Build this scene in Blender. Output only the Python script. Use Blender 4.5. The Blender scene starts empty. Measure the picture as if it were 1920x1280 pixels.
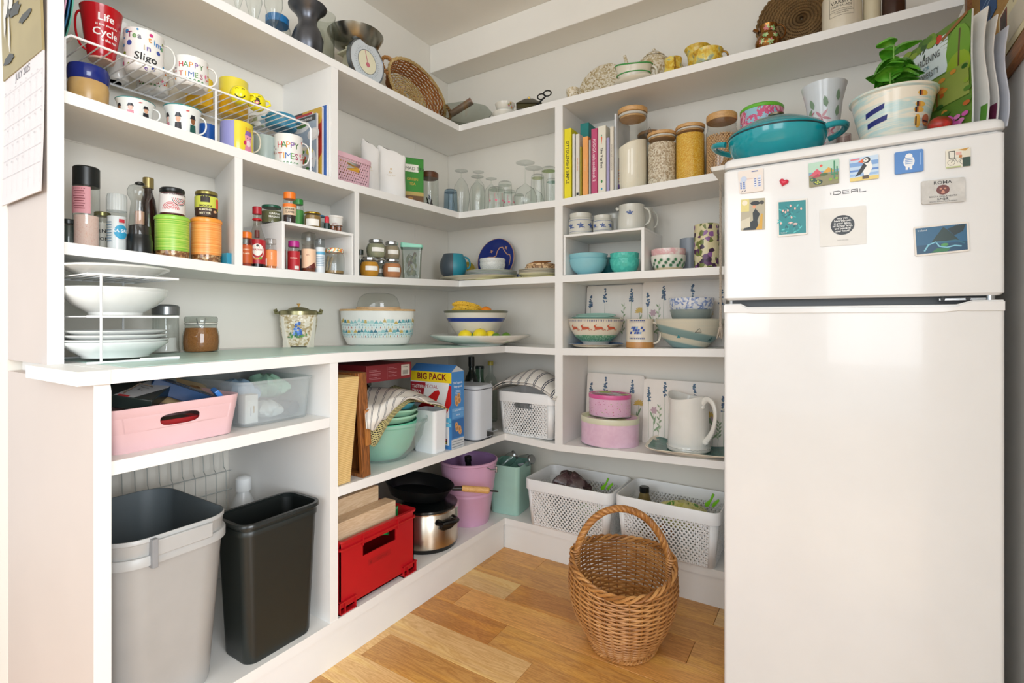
import bpy, math, random
from math import sin, cos, pi, radians, sqrt, atan2
from mathutils import Vector, Matrix
SC = bpy.context.scene
COL = SC.collection
# ---------------------------------------------------------------- camera
F, Y0, TH = 949.0, 600.2, 0.5616
CX, CY, EZ = 1.8797, -2.289, 1.0795
cam_d = bpy.data.cameras.new('camera'); cam = bpy.data.objects.new('camera', cam_d); COL.objects.link(cam)
cam.location = (CX, CY, EZ); cam.rotation_euler = (pi/2, 0, TH)
cam_d.sensor_width = 36; cam_d.lens = F/1920*36; cam_d.shift_y = -(640-Y0)/1920; cam_d.clip_start = 0.02
SC.camera = cam
# ---------------------------------------------------------------- light
W = bpy.data.worlds.new('world'); SC.world = W; W.use_nodes = True
bg = W.node_tree.nodes['Background']; bg.inputs[0].default_value = (0.87, 0.94, 1.0, 1); bg.inputs[1].default_value = 0.92
def area(name, loc, aim, w, h, power, col):
    l = bpy.data.lights.new(name, 'AREA'); l.shape = 'RECTANGLE'; l.size = w; l.size_y = h; l.energy = power; l.color = col
    o = bpy.data.objects.new(name, l); COL.objects.link(o); o.location = loc
    o.rotation_euler = (Vector(aim)-Vector(loc)).to_track_quat('-Z', 'Y').to_euler(); return o
area('window_light', (4.6, -3.0, 1.6), (0.3, -0.8, 1.1), 1.8, 1.8, 84, (0.90, 0.95, 1.0))
area('back_run_fill', (2.6, -5.6, 1.6), (1.5, 0, 1.2), 1.8, 2.0, 30, (0.90, 0.95, 1.0))  # unseen fill lamp added behind the camera to brighten the back run
area('right_wall_fill', (.3, -5.2, 1.7), (2.3, -.8, 1.2), 1.2, 1.6, 20, (0.92, 0.96, 1.0))  # extra fill lamp, added only to lift the dark right wall
SC.view_settings.view_transform = 'Standard'; SC.view_settings.look = 'None'; SC.view_settings.gamma = 1
SC.cycles.transparent_max_bounces = 32
SC.view_settings.use_curve_mapping = False; SC.view_settings.exposure = 0.50
# ---------------------------------------------------------------- materials
def lin(h):
    h = h.lstrip('#'); r = []
    for i in (0, 2, 4):
        c = int(h[i:i+2], 16)/255; r.append(c/12.92 if c <= .04045 else ((c+.055)/1.055)**2.4)
    return (r[0], r[1], r[2], 1)
_M = {}
class NT:
    def __init__(s, name):
        s.m = bpy.data.materials.new(name); s.m.use_nodes = True; s.t = s.m.node_tree; s.n = s.t.nodes; s.b = s.n['Principled BSDF']
        s.out = s.n['Material Output']
    def node(s, typ, **k):
        x = s.n.new(typ)
        for a, b in k.items():
            if a.startswith('i_'):
                key = a[2:]; key = int(key) if key.isdigit() else key.replace('_', ' ')
                x.inputs[key].default_value = b
            else: setattr(x, a, b)
        return x
    def link(s, a, b): s.t.links.new(a, b)
    def ramp(s, fac, stops, const=False):
        r = s.n.new('ShaderNodeValToRGB'); e = r.color_ramp.elements
        if const: r.color_ramp.interpolation = 'CONSTANT'
        while len(e) < len(stops): e.new(.5)
        for i, (p, c) in enumerate(stops): e[i].position = p; e[i].color = lin(c) if isinstance(c, str) else c
        s.link(fac, r.inputs[0]); return r.outputs[0]
    def coord(s, kind='Object', scale=(1, 1, 1), rot=(0, 0, 0)):
        c = s.n.new('ShaderNodeTexCoord'); m = s.n.new('ShaderNodeMapping'); m.inputs['Scale'].default_value = scale; m.inputs['Rotation'].default_value = rot
        s.link(c.outputs[kind], m.inputs[0]); return m.outputs[0]
    def noise(s, vec, scale=5, detail=3, rough=.5, dist=0):
        n = s.node('ShaderNodeTexNoise'); n.inputs['Scale'].default_value = scale; n.inputs['Detail'].default_value = detail
        n.inputs['Roughness'].default_value = rough; n.inputs['Distortion'].default_value = dist
        if vec is not None: s.link(vec, n.inputs['Vector'])
        return n.outputs['Fac']
    def bump(s, fac, strength=.2, dist=.002):
        b = s.n.new('ShaderNodeBump'); b.inputs['Strength'].default_value = strength; b.inputs['Distance'].default_value = dist
        s.link(fac, b.inputs['Height']); s.link(b.outputs[0], s.b.inputs['Normal'])
    def mix(s, fac, a, b, typ='MIX'):
        x = s.n.new('ShaderNodeMix'); x.data_type = 'RGBA'; x.blend_type = typ
        for inp, v in ((x.inputs[0], fac), (x.inputs[6], a), (x.inputs[7], b)):
            if isinstance(v, (int, float)): inp.default_value = v
            elif isinstance(v, str): inp.default_value = lin(v)
            elif isinstance(v, tuple): inp.default_value = v
            else: s.link(v, inp)
        return x.outputs[2]
def P(hexc, rough=.5, metal=0., var=.04, scale=14, bump=0, bscale=60, sub=0, stretch=(1, 1, 1), coat=0):
    key = (hexc, rough, metal, var, scale, bump, bscale, sub, stretch, coat)
    if key in _M: return _M[key]
    t = NT('mat_'+hexc.strip('#')); b = t.b; c = lin(hexc)
    vec = t.coord('Object', stretch); n = t.noise(vec, scale, 3)
    lo = tuple(x*(1-var) for x in c[:3])+(1,); hi = tuple(min(1, x*(1+var)) for x in c[:3])+(1,)
    t.link(t.ramp(n, [(.3, lo), (.7, hi)]), b.inputs['Base Color'])
    b.inputs['Roughness'].default_value = rough; b.inputs['Metallic'].default_value = metal
    if sub: b.inputs['Subsurface Weight'].default_value = sub; b.inputs['Subsurface Radius'].default_value = (.01, .01, .01)
    if coat: b.inputs['Coat Weight'].default_value = coat
    if bump: t.bump(t.noise(vec, bscale, 4), bump, .002)
    _M[key] = t.m; return t.m
def glass(tint='#EEF4F2', edge=.42, rough=.02, key2=0):
    tint = '#'+''.join('%02X' % int(255-(255-int(tint[i:i+2], 16))*.55) for i in (1, 3, 5)); edge = .30+.58*edge
    key = ('glass', tint, edge, rough, key2)
    if key in _M: return _M[key]
    t = NT('mat_glass_'+tint.strip('#')); t.n.remove(t.b)
    lw = t.node('ShaderNodeLayerWeight', i_Blend=.5)
    dark = tuple(x*edge for x in lin(tint)[:3])+(1,)
    col = t.ramp(lw.outputs['Facing'], [(0.0, lin(tint)), (.62, lin(tint)), (1.0, dark)])
    tr = t.node('ShaderNodeBsdfTransparent'); t.link(col, tr.inputs[0])
    gl = t.node('ShaderNodeBsdfGlossy', i_Roughness=rough)
    pw = t.node('ShaderNodeMath', operation='POWER'); t.link(lw.outputs['Facing'], pw.inputs[0]); pw.inputs[1].default_value = 5.0
    fr = t.node('ShaderNodeMath', operation='MULTIPLY_ADD'); t.link(pw.outputs[0], fr.inputs[0]); fr.inputs[1].default_value = .55; fr.inputs[2].default_value = .055
    mx = t.node('ShaderNodeMixShader'); t.link(fr.outputs[0], mx.inputs[0]); t.link(tr.outputs[0], mx.inputs[1]); t.link(gl.outputs[0], mx.inputs[2])
    t.link(mx.outputs[0], t.out.inputs[0]); _M[key] = t.m; return t.m
def frost(hexc='#E6EBEC', alpha=.45, rough=.25):
    key = ('frost', hexc, alpha)
    if key in _M: return _M[key]
    t = NT('mat_frosted_plastic'); t.b.inputs['Base Color'].default_value = lin(hexc); t.b.inputs['Roughness'].default_value = rough
    tr = t.node('ShaderNodeBsdfTransparent'); tr.inputs[0].default_value = lin('#F2F5F5')
    n = t.noise(t.coord('Object'), 8, 2); r = t.ramp(n, [(.3, (alpha*.9,)*3+(1,)), (.7, (alpha*1.1,)*3+(1,))])
    mx = t.node('ShaderNodeMixShader'); t.link(r, mx.inputs[0]); t.link(tr.outputs[0], mx.inputs[1]); t.link(t.b.outputs[0], mx.inputs[2])
    t.link(mx.outputs[0], t.out.inputs[0]); _M[key] = t.m; return t.m
def wood(base, dark, rough=.45, axis=0, scale=1., ring=6., rnd=0.):
    key = ('wood', base, dark, rough, axis, scale, ring, rnd)
    if key in _M: return _M[key]
    t = NT('mat_wood'); st = [14*scale]*3; st[axis] = 1.2*scale
    c = t.n.new('ShaderNodeTexCoord'); m = t.n.new('ShaderNodeMapping'); m.inputs['Scale'].default_value = st
    vec = c.outputs['Object']
    if rnd:
        oi = t.n.new('ShaderNodeObjectInfo'); va = t.n.new('ShaderNodeVectorMath'); va.operation = 'MULTIPLY_ADD'
        cb = t.n.new('ShaderNodeCombineXYZ')
        for i in range(3): t.link(oi.outputs['Random'], cb.inputs[i])
        va.inputs[1].default_value = (7, 9, 3); t.link(cb.outputs[0], va.inputs[0]); t.link(vec, va.inputs[2]); vec = va.outputs[0]
    t.link(vec, m.inputs[0]); v = m.outputs[0]
    n1 = t.noise(v, ring*.35, 3, .55, 1.6); n2 = t.noise(v, ring*4, 4, .6, .3)
    w = t.node('ShaderNodeMath', operation='MULTIPLY'); t.link(n1, w.inputs[0]); w.inputs[1].default_value = 9
    fr = t.node('ShaderNodeMath', operation='PINGPONG'); t.link(w.outputs[0], fr.inputs[0]); fr.inputs[1].default_value = .5
    mm = t.node('ShaderNodeMath', operation='MULTIPLY_ADD'); t.link(n2, mm.inputs[0]); mm.inputs[1].default_value = .55; t.link(fr.outputs[0], mm.inputs[2])
    col = t.ramp(mm.outputs[0], [(.12, dark), (.75, base)])
    if rnd:
        hs = t.node('ShaderNodeHueSaturation'); mr = t.node('ShaderNodeMapRange'); mr.inputs['To Min'].default_value = 1-rnd; mr.inputs['To Max'].default_value = 1+rnd
        t.link(oi.outputs['Random'], mr.inputs[0]); t.link(mr.outputs[0], hs.inputs['Value']); t.link(col, hs.inputs['Color'])
        n3 = t.noise(v, .9, 2, .5, .8); col = t.mix(t.ramp(n3, [(.52, '#000000'), (.6, '#FFFFFF')]), hs.outputs[0], t.mix(1.0, hs.outputs[0], '#E3D8C4', 'SOFT_LIGHT'))
    t.link(col, t.b.inputs['Base Color']); t.b.inputs['Roughness'].default_value = rough; t.bump(n2, .08, .001)
    _M[key] = t.m; return t.m
def speckle(stops, scale=60, rough=.4, kind='voronoi', coords='Object', bump=0, smooth=False, stretch=(1, 1, 1), metal=0):
    key = ('spk', tuple(stops), scale, rough, kind, coords, bump, smooth, stretch, metal)
    if key in _M: return _M[key]
    t = NT('mat_pattern'); vec = t.coord(coords, stretch)
    if kind == 'voronoi':
        v = t.node('ShaderNodeTexVoronoi'); v.inputs['Scale'].default_value = scale; t.link(vec, v.inputs['Vector'])
        s = t.node('ShaderNodeSeparateColor'); t.link(v.outputs['Color'], s.inputs[0]); fac = s.outputs[0]; hgt = v.outputs['Distance']
    else:
        fac = hgt = t.noise(vec, scale, 4, .65, .4)
    t.link(t.ramp(fac, stops, not smooth), t.b.inputs['Base Color']); t.b.inputs['Roughness'].default_value = rough; t.b.inputs['Metallic'].default_value = metal
    if bump: t.bump(hgt, bump, .004)
    _M[key] = t.m; return t.m
def stripes_uv(base, line, n=6, w=.06, rough=.9, pair=True):
    key = ('str', base, line, n, w, pair)
    if key in _M: return _M[key]
    t = NT('mat_striped_cloth'); tc = t.n.new('ShaderNodeTexCoord'); sp = t.n.new('ShaderNodeSeparateXYZ'); t.link(tc.outputs['UV'], sp.inputs[0])
    def m(op, a, b=0):
        x = t.node('ShaderNodeMath', operation=op)
        if isinstance(a, (int, float)): x.inputs[0].default_value = a
        else: t.link(a, x.inputs[0])
        if isinstance(b, (int, float)): x.inputs[1].default_value = b
        else: t.link(b, x.inputs[1])
        return x.outputs[0]
    fr = m('FRACT', m('MULTIPLY', sp.outputs[0], n))
    a = m('LESS_THAN', m('ABSOLUTE', m('SUBTRACT', fr, .42)), w)
    if pair: a = m('MAXIMUM', a, m('LESS_THAN', m('ABSOLUTE', m('SUBTRACT', fr, .58)), w))
    t.link(t.mix(a, base, line), t.b.inputs['Base Color']); t.b.inputs['Roughness'].default_value = rough
    t.bump(t.noise(t.coord('UV'), 160, 2), .3, .001); _M[key] = t.m; return t.m
# ---------------------------------------------------------------- mesh builder
class MB:
    def __init__(s): s.v = []; s.f = []; s.m = []; s.uv = {}
    def add(s, vs, fs, mi=0, uvs=None):
        o = len(s.v); s.v += [tuple(p) for p in vs]
        for k, f in enumerate(fs):
            s.f.append(tuple(i+o for i in f)); s.m.append(mi[k] if isinstance(mi, list) else mi)
        if uvs:
            for i, w in enumerate(uvs): s.uv[o+i] = w
        return s
    def box(s, x0, y0, z0, x1, y1, z1, mi=0):
        if x0 > x1: x0, x1 = x1, x0
        if y0 > y1: y0, y1 = y1, y0
        if z0 > z1: z0, z1 = z1, z0
        vs = [(x, y, z) for z in (z0, z1) for y in (y0, y1) for x in (x0, x1)]
        return s.add(vs, [(0, 2, 3, 1), (4, 5, 7, 6), (0, 1, 5, 4), (2, 6, 7, 3), (0, 4, 6, 2), (1, 3, 7, 5)], mi)
    def lathe(s, prof, seg=32, mi=0, sx=1, sy=1, cx=0, cy=0, cz=0, lobes=0, amp=0):
        n = len(prof); vs = []; fs = []; ms = []; ring = []
        for r, z in prof:
            if r < 1e-6: ring.append([len(vs)]); vs.append((cx, cy, cz+z))
            else:
                ring.append(list(range(len(vs), len(vs)+seg)))
                for k in range(seg):
                    a = 2*pi*k/seg; q = r*(1+amp*cos(lobes*a)) if lobes else r
                    vs.append((cx+q*cos(a)*sx, cy+q*sin(a)*sy, cz+z))
        for i in range(n-1):
            a, b = ring[i], ring[i+1]; mm = mi[i] if isinstance(mi, (list, tuple)) else mi
            for k in range(seg):
                k2 = (k+1) % seg
                if len(a) == 1 and len(b) == 1: break
                if len(a) == 1: f = (a[0], b[k2], b[k])
                elif len(b) == 1: f = (a[k], a[k2], b[0])
                else: f = (a[k], a[k2], b[k2], b[k])
                fs.append(f); ms.append(mm)
        return s.add(vs, fs, ms)
    def loft(s, rings, mi=0, cap0=True, cap1=True, closed=True, uv=False):
        n = len(rings[0]); vs = [p for r in rings for p in r]; fs = []; ms = []
        for i in range(len(rings)-1):
            mm = mi[i] if isinstance(mi, (list, tuple)) else mi
            for k in range(n if closed else n-1):
                k2 = (k+1) % n; fs.append((i*n+k, i*n+k2, (i+1)*n+k2, (i+1)*n+k)); ms.append(mm)
        if cap0: fs.append(tuple(range(n-1, -1, -1))); ms.append(mi[0] if isinstance(mi, (list, tuple)) else mi)
        if cap1: fs.append(tuple((len(rings)-1)*n+k for k in range(n))); ms.append(mi[-1] if isinstance(mi, (list, tuple)) else mi)
        uvs = [(k/(n-1), i/(len(rings)-1)) for i in range(len(rings)) for k in range(n)] if uv else None
        return s.add(vs, fs, ms, uvs)
    def tube(s, pts, r, seg=6, closed=False, mi=0, flat=1.):
        pts = [Vector(p) for p in pts]; n = len(pts); rings = []; nrm = None
        for i in range(n):
            if closed: t = pts[(i+1) % n]-pts[i-1]
            else: t = pts[min(i+1, n-1)]-pts[max(i-1, 0)]
            if t.length < 1e-9: t = Vector((0, 0, 1))
            t.normalize()
            if nrm is None:
                nrm = t.cross(Vector((0, 0, 1)))
                if nrm.length < .1: nrm = t.cross(Vector((0, 1, 0)))
            nrm = (nrm-t*nrm.dot(t)).normalized(); bi = t.cross(nrm); rr = r[i] if isinstance(r, (list, tuple)) else r
            rings.append([tuple(pts[i]+nrm*rr*cos(2*pi*k/seg)+bi*rr*flat*sin(2*pi*k/seg)) for k in range(seg)])
        if closed: rings.append(rings[0]); return s.loft(rings, mi, False, False)
        return s.loft(rings, mi)
    def prism(s, poly, h0, h1, axis='z', mi=0):
        def q(a, b, h): return {'z': (a, b, h), 'y': (a, h, b), 'x': (h, a, b)}[axis]
        n = len(poly); return s.loft([[q(a, b, h0) for a, b in poly], [q(a, b, h1) for a, b in poly]], mi)
    def xf(s, M):
        s.v = [tuple(M @ Vector(p)) for p in s.v]; return s
    def build(s, name, mats, parent=None, smooth=True, ang=38, bevel=0, loc=None, rot=None):
        me = bpy.data.meshes.new(name); me.from_pydata(s.v, [], s.f)
        if not isinstance(mats, (list, tuple)): mats = [mats]
        for m in mats: me.materials.append(m)
        if len(mats) > 1: me.polygons.foreach_set('material_index', s.m)
        if s.uv:
            ul = me.uv_layers.new(name='UVMap')
            for lp in me.loops: ul.data[lp.index].uv = s.uv.get(lp.vertex_index, (0, 0))
        me.validate(); me.update()
        if smooth:
            me.shade_smooth(); me.set_sharp_from_angle(angle=radians(ang))
        o = bpy.data.objects.new(name, me); COL.objects.link(o)
        if parent is not None: o.parent = parent
        if loc: o.location = loc
        if rot: o.rotation_euler = rot
        if bevel:
            b = o.modifiers.new('bevel', 'BEVEL'); b.width = bevel; b.segments = 2; b.limit_method = 'ANGLE'
        return o
def rrect(w, d, r, z, n=5, cx=0, cy=0):
    pts = []; r = min(r, w/2-1e-4, d/2-1e-4)
    for (sx, sy, a0) in ((1, 1, 0), (-1, 1, pi/2), (-1, -1, pi), (1, -1, 1.5*pi)):
        for k in range(n+1):
            a = a0+pi/2*k/n; pts.append((cx+sx*(w/2-r)+r*cos(a), cy+sy*(d/2-r)+r*sin(a), z))
    return pts
def tag(o, label, cat, group=None, kind=None):
    o['label'] = label; o['category'] = cat
    if group: o['group'] = group
    if kind: o['kind'] = kind
    return o
def thing(name, label, cat, loc, rz=0, group=None, rot=None):
    o = bpy.data.objects.new(name, None); COL.objects.link(o); o.location = loc; o.rotation_euler = rot or (0, 0, rz); o.empty_display_size = .05
    return tag(o, label, cat, group)
def structure(o): o['kind'] = 'structure'; return o
# ---------------------------------------------------------------- text and flat print
_T = {}
def text2d(s, size=1., align='CENTER', bold=0., sx=1., shear=0):
    key = (s, bold, shear)
    if key not in _T:
        cu = bpy.data.curves.new('t', 'FONT'); cu.body = s; cu.size = 1; cu.resolution_u = 2; cu.offset = bold; cu.shear = shear
        ob = bpy.data.objects.new('t', cu); me = bpy.data.meshes.new_from_object(ob)
        vs = [(v.co.x, v.co.y) for v in me.vertices]; fs = [tuple(p.vertices) for p in me.polygons]
        bpy.data.objects.remove(ob); bpy.data.curves.remove(cu); bpy.data.meshes.remove(me); _T[key] = (vs, fs)
    vs, fs = _T[key]
    if not vs: return [], []
    x0 = min(v[0] for v in vs); x1 = max(v[0] for v in vs)
    off = {'CENTER': (x0+x1)/2, 'LEFT': x0, 'RIGHT': x1}[align]
    return [((x-off)*size*sx, y*size) for x, y in vs], fs
class Print:
    def __init__(s): s.l = []; s.layer = 0
    def poly(s, pts, col): s.l.append((list(pts), [tuple(range(len(pts)))], col, len(s.l))); return s
    def rect(s, u0, v0, u1, v1, col, n=1):
        vs = []; fs = []
        for i in range(n+1): u = u0+(u1-u0)*i/n; vs += [(u, v0), (u, v1)]
        for i in range(n): fs.append((2*i, 2*i+2, 2*i+3, 2*i+1))
        s.l.append((vs, fs, col, len(s.l))); return s
    def disc(s, u, v, r, col, ry=None, n=12, rot=0):
        ry = ry or r; c, k = cos(rot), sin(rot)
        return s.poly([(u+r*cos(2*pi*i/n)*c-ry*sin(2*pi*i/n)*k, v+r*cos(2*pi*i/n)*k+ry*sin(2*pi*i/n)*c) for i in range(n)], col)
    def text(s, t, u, v, size, col, align='CENTER', bold=0., sx=1., rot=0, shear=0):
        vs, fs = text2d(t, size, align, bold, sx, shear); c, k = cos(rot), sin(rot)
        s.l.append(([(u+a*c-b*k, v+a*k+b*c) for a, b in vs], fs, col, len(s.l))); return s
    def line(s, pts, w, col):
        vs = []; fs = []; n = len(pts)
        for i, (a, b) in enumerate(pts):
            p = pts[max(i-1, 0)]; q = pts[min(i+1, n-1)]; dx, dy = q[0]-p[0], q[1]-p[1]; L = sqrt(dx*dx+dy*dy) or 1
            vs += [(a-dy/L*w/2, b+dx/L*w/2), (a+dy/L*w/2, b-dx/L*w/2)]
        for i in range(n-1): fs.append((2*i, 2*i+1, 2*i+3, 2*i+2))
        s.l.append((vs, fs, col, len(s.l))); return s
    def leaf(s, u, v, L, w, rot, col):
        c, k = cos(rot), sin(rot); pts = [(0, 0), (L*.3, w/2), (L*.7, w*.4), (L, 0), (L*.7, -w*.4), (L*.3, -w/2)]
        return s.poly([(u+a*c-b*k, v+a*k+b*c) for a, b in pts], col)
    def put(s, parent, fn, name='print', rough=.5, eps=.0004, step=.00006):
        mb = MB(); cols = []; step = min(step, getattr(fn, 'cap', .0012)/max(1, len(s.l)))
        for vs, fs, col, ly in s.l:
            if not vs: continue
            if col not in cols: cols.append(col)
            if getattr(fn, 'cell', None): vs, fs = dice(vs, fs, fn.cell)
            mb.add([fn(a, b, eps+ly*step) for a, b in vs], fs, cols.index(col))
        return mb.build(name, [c if not isinstance(c, str) else P(c, rough, var=.03) for c in cols], parent, smooth=0)
def _clip(P, ax, lo, hi):
    for s_, lim in ((1, lo), (-1, hi)):
        Q = []
        for i in range(len(P)):
            a, b = P[i-1], P[i]; da, db = s_*(a[ax]-lim), s_*(b[ax]-lim)
            if (da >= 0) != (db >= 0): k = da/(da-db); Q.append((a[0]+(b[0]-a[0])*k, a[1]+(b[1]-a[1])*k))
            if db >= 0: Q.append(b)
        P = Q
        if len(P) < 3: return []
    return P
def dice(vs, fs, cell):
    for ax in (0, 1):
        c = cell[ax]
        if not c: continue
        nv, nf = [], []
        for f in fs:
            P = [vs[i] for i in f]; lo = min(p[ax] for p in P); hi = max(p[ax] for p in P)
            if hi-lo < c: nf.append(tuple(range(len(nv), len(nv)+len(P)))); nv += P; continue
            for k in range(math.floor(lo/c), math.floor(hi/c)+1):
                Q = _clip(P, ax, k*c, (k+1)*c)
                if len(Q) > 2: nf.append(tuple(range(len(nv), len(nv)+len(Q)))); nv += Q
        vs, fs = nv, nf
    return vs, fs
def wrap(r, a0=0):
    def f(u, v, e):
        q = (r(v) if callable(r) else r); a = a0+u/max(q, .005); return ((q+e)*cos(a), (q+e)*sin(a), v)
    f.cell = (.005, .012 if callable(r) else 0); return f
def prof_r(prof):
    pr = [p for p in prof]
    def f(z):
        for (r0, z0), (r1, z1) in zip(pr, pr[1:]):
            if z1 > z0 and z0 <= z <= z1: return r0+(r1-r0)*(z-z0)/(z1-z0)
        return pr[-1][0] if z > pr[-1][1] else pr[0][0]
    return f
def plane_map(o, ux, vx):
    o, ux, vx = Vector(o), Vector(ux).normalized(), Vector(vx).normalized(); n = ux.cross(vx)
    return lambda u, v, e: tuple(o+ux*u+vx*v+n*e)
# ---------------------------------------------------------------- placing
def gdir(px):
    u = (px-960)/F; s, c = sin(TH), cos(TH); return (-s+u*c, c+u*s, u)
def AT(run, d, px):
    gx, gy, u = gdir(px)
    if run == 'A': t = (d-CX)/gx
    else: t = (-d-CY)/gy
    return CX+t*gx, CY+t*gy, t, u
def zpx(py, t): return EZ+(Y0-py)*t/F
def face(x, y): return atan2(CY-y, CX-x)
A_UP, B_DP, A_LO = 0.30, 0.275, 0.573      # shelf depths: upper left run, back run, lower left run
L_END = -1.857                              # near end of the left run
TK = 0.030
XR = 2.27                                   # right wall
XF = 1.600                                  # right end of the back run's lower shelves
def _st(run, d, pts):
    r = []
    for px, py in pts:
        x, y, t, u = AT(run, d, px); r.append(((y if run == 'A' else x), zpx(py, t)))
    return r
SH = {
 'L1': ([(L_END, 2.030), (-B_DP, 2.030)], [(A_UP, 2.030), (XR, 2.030)]),
 'L2': (_st('A', A_UP, [(110, 188.5), (480, 306), (635, 351), (866.7, 409.5)]), _st('B', B_DP, [(866.7, 409.5), (1041, 387.5), (1352, 336.7)])),
 'L3': (_st('A', A_UP, [(110, 475), (440, 514), (637, 528.7), (721, 532.5), (866, 538)]), _st('B', B_DP, [(866, 537), (1041, 529.5), (1349, 514.5)])),
 'C':  (_st('A', A_LO, [(172, 722.5), (202.5, 719.5), (634, 679), (934, 660.6)]), _st('B', B_DP, [(934, 660.6), (1041, 665.3), (1355, 669)])),
 'M1': (_st('A', A_LO, [(172, 899), (202, 893), (619, 800.8)]), []),
 'M2': (_st('A', A_LO, [(620, 936), (934.5, 825.5)]), _st('B', B_DP, [(934.5, 825.5), (1041, 844.5), (1355, 880)])),
 'S':  ([(L_END, .1129), (-B_DP, .1129)], [(A_LO, .1129), (XF, .1129)]),
}
for k, (a, b) in SH.items():                # make both runs meet at one corner height
    if a and b:
        z = (a[-1][1]+b[0][1])/2; ax = A_UP if k in ('L1', 'L2', 'L3') else A_LO
        SH[k] = ([(p, q) for p, q in a[:-1]]+[(-B_DP, z)], [(ax, z)]+b[1:])
def _ip(st, c):
    if c <= st[0][0]: return st[0][1]
    for (a, z0), (b, z1) in zip(st, st[1:]):
        if c <= b: return z0+(z1-z0)*(c-a)/(b-a)
    return st[-1][1]
def top(k, x, y):
    a, b = SH[k]; ax = A_UP if k in ('L1', 'L2', 'L3') else A_LO
    if not b or x <= ax: return _ip(a, min(y, -B_DP) if b else y)+TK
    return _ip(b, x)+TK
def spot(run, d, px, k, z=None):
    x, y, t, u = AT(run, d, px)
    z = (top(k, x, y) if z is None else z)
    return dict(x=x, y=y, z=z+.0004, t=t, u=u, face=face(x, y), s=t/F, k=sqrt(1+u*u))
def rad(S, w): return w/2*S['s']/S['k']
def hgt(S, py): return zpx(py, S['t'])-S['z']
# ================================================================ the room
def paint(hexc='#E9E7E2', rough=.42):
    key = ('paint', hexc)
    if key in _M: return _M[key]
    t = NT('mat_painted_board'); c = lin(hexc); vec = t.coord('Object', (1, 1, 1)); n = t.noise(vec, 3, 4, .6)
    t.link(t.ramp(n, [(.25, tuple(x*.955 for x in c[:3])+(1,)), (.75, c)]), t.b.inputs['Base Color'])
    t.b.inputs['Roughness'].default_value = rough; t.bump(t.noise(t.coord('Object', (2, 60, 60)), 5, 3), .05, .001); _M[key] = t.m; return t.m
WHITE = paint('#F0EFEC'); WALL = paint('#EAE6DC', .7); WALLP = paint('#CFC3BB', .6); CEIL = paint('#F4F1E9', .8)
def panel(name, x0, y0, z0, x1, y1, z1, m, parent=None, bevel=0):
    return MB().box(x0, y0, z0, x1, y1, z1).build(name, m, parent, smooth=0, bevel=bevel)
HC = 2.60
structure(panel('wall_left', -.12, L_END-.001, 0, 0, .12, HC, WALL))
structure(panel('wall_back', 0, 0, 0, XR, .12, HC, WALL))
structure(panel('wall_right', XR, -1.7, 0, XR+.12, .12, HC, paint('#F2F0EC', .6)))
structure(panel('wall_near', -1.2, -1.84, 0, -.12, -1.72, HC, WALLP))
structure(panel('ceiling', -1.2, -6, HC, 5.5, .12, HC+.1, CEIL))
structure(panel('trim_1', 0, -.156, 2.449, XR, 0, HC, CEIL, bevel=.004))
tag(bpy.data.objects['trim_1'], 'boxed-in white beam running along the back wall under the ceiling', 'beam'); del bpy.data.objects['trim_1']['category']
structure(MB().box(-1.2, -1.857, 0, -.005, -1.8405, .15).build('baseboard_near', WHITE, bevel=.004))
# floor planks ------------------------------------------------------------
fl = MB().box(-1.2, -6, -.06, 5.5, .12, -.012).build('floor', P('#AE9068', .6), smooth=0); structure(fl)
random.seed(5)
rows = {0: [.586, 1.9], 1: [.81, 1.495], 2: [.66, 1.62], 3: [.911, 1.75], 4: [1.085, 2.1], 5: [.597, 1.33]}
WD = [wood('#E2A95F', '#BC8040', .30, 0, 1., 5., .14), wood('#EEC588', '#D29E5C', .30, 0, 1., 5., .12), wood('#CF9148', '#A8692C', .30, 0, 1., 6., .12)]
mi = 0
for r in range(-3, 22):
    y1 = -.389-.1295*r+.0; y0 = y1-.1295+.0012
    js = rows.get(r)
    if js is None: js = [random.uniform(.3, 1.1)]; js.append(js[0]+random.uniform(.6, .9))
    step = js[1]-js[0] if len(js) > 1 else .7
    xs = sorted([js[0]-step*k for k in range(1, 3)]+js+[js[-1]+step*k*1.03 for k in range(1, 4)])
    for a, b in zip(xs, xs[1:]):
        if b < .1 or a > 2.6 or y0 < -2.9 or y1 > .0+.13: continue
        h = random.uniform(0, .0005)
        MB().box(-(b-a)/2+.0006, -(y1-y0)/2, -.012, (b-a)/2-.0006, (y1-y0)/2, 0).build('plank', WD[mi % 3 if random.random() < .7 else random.randint(0, 2)], fl, smooth=0, bevel=.0008, loc=((a+b)/2, (y0+y1)/2, -h)); mi += 1
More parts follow.
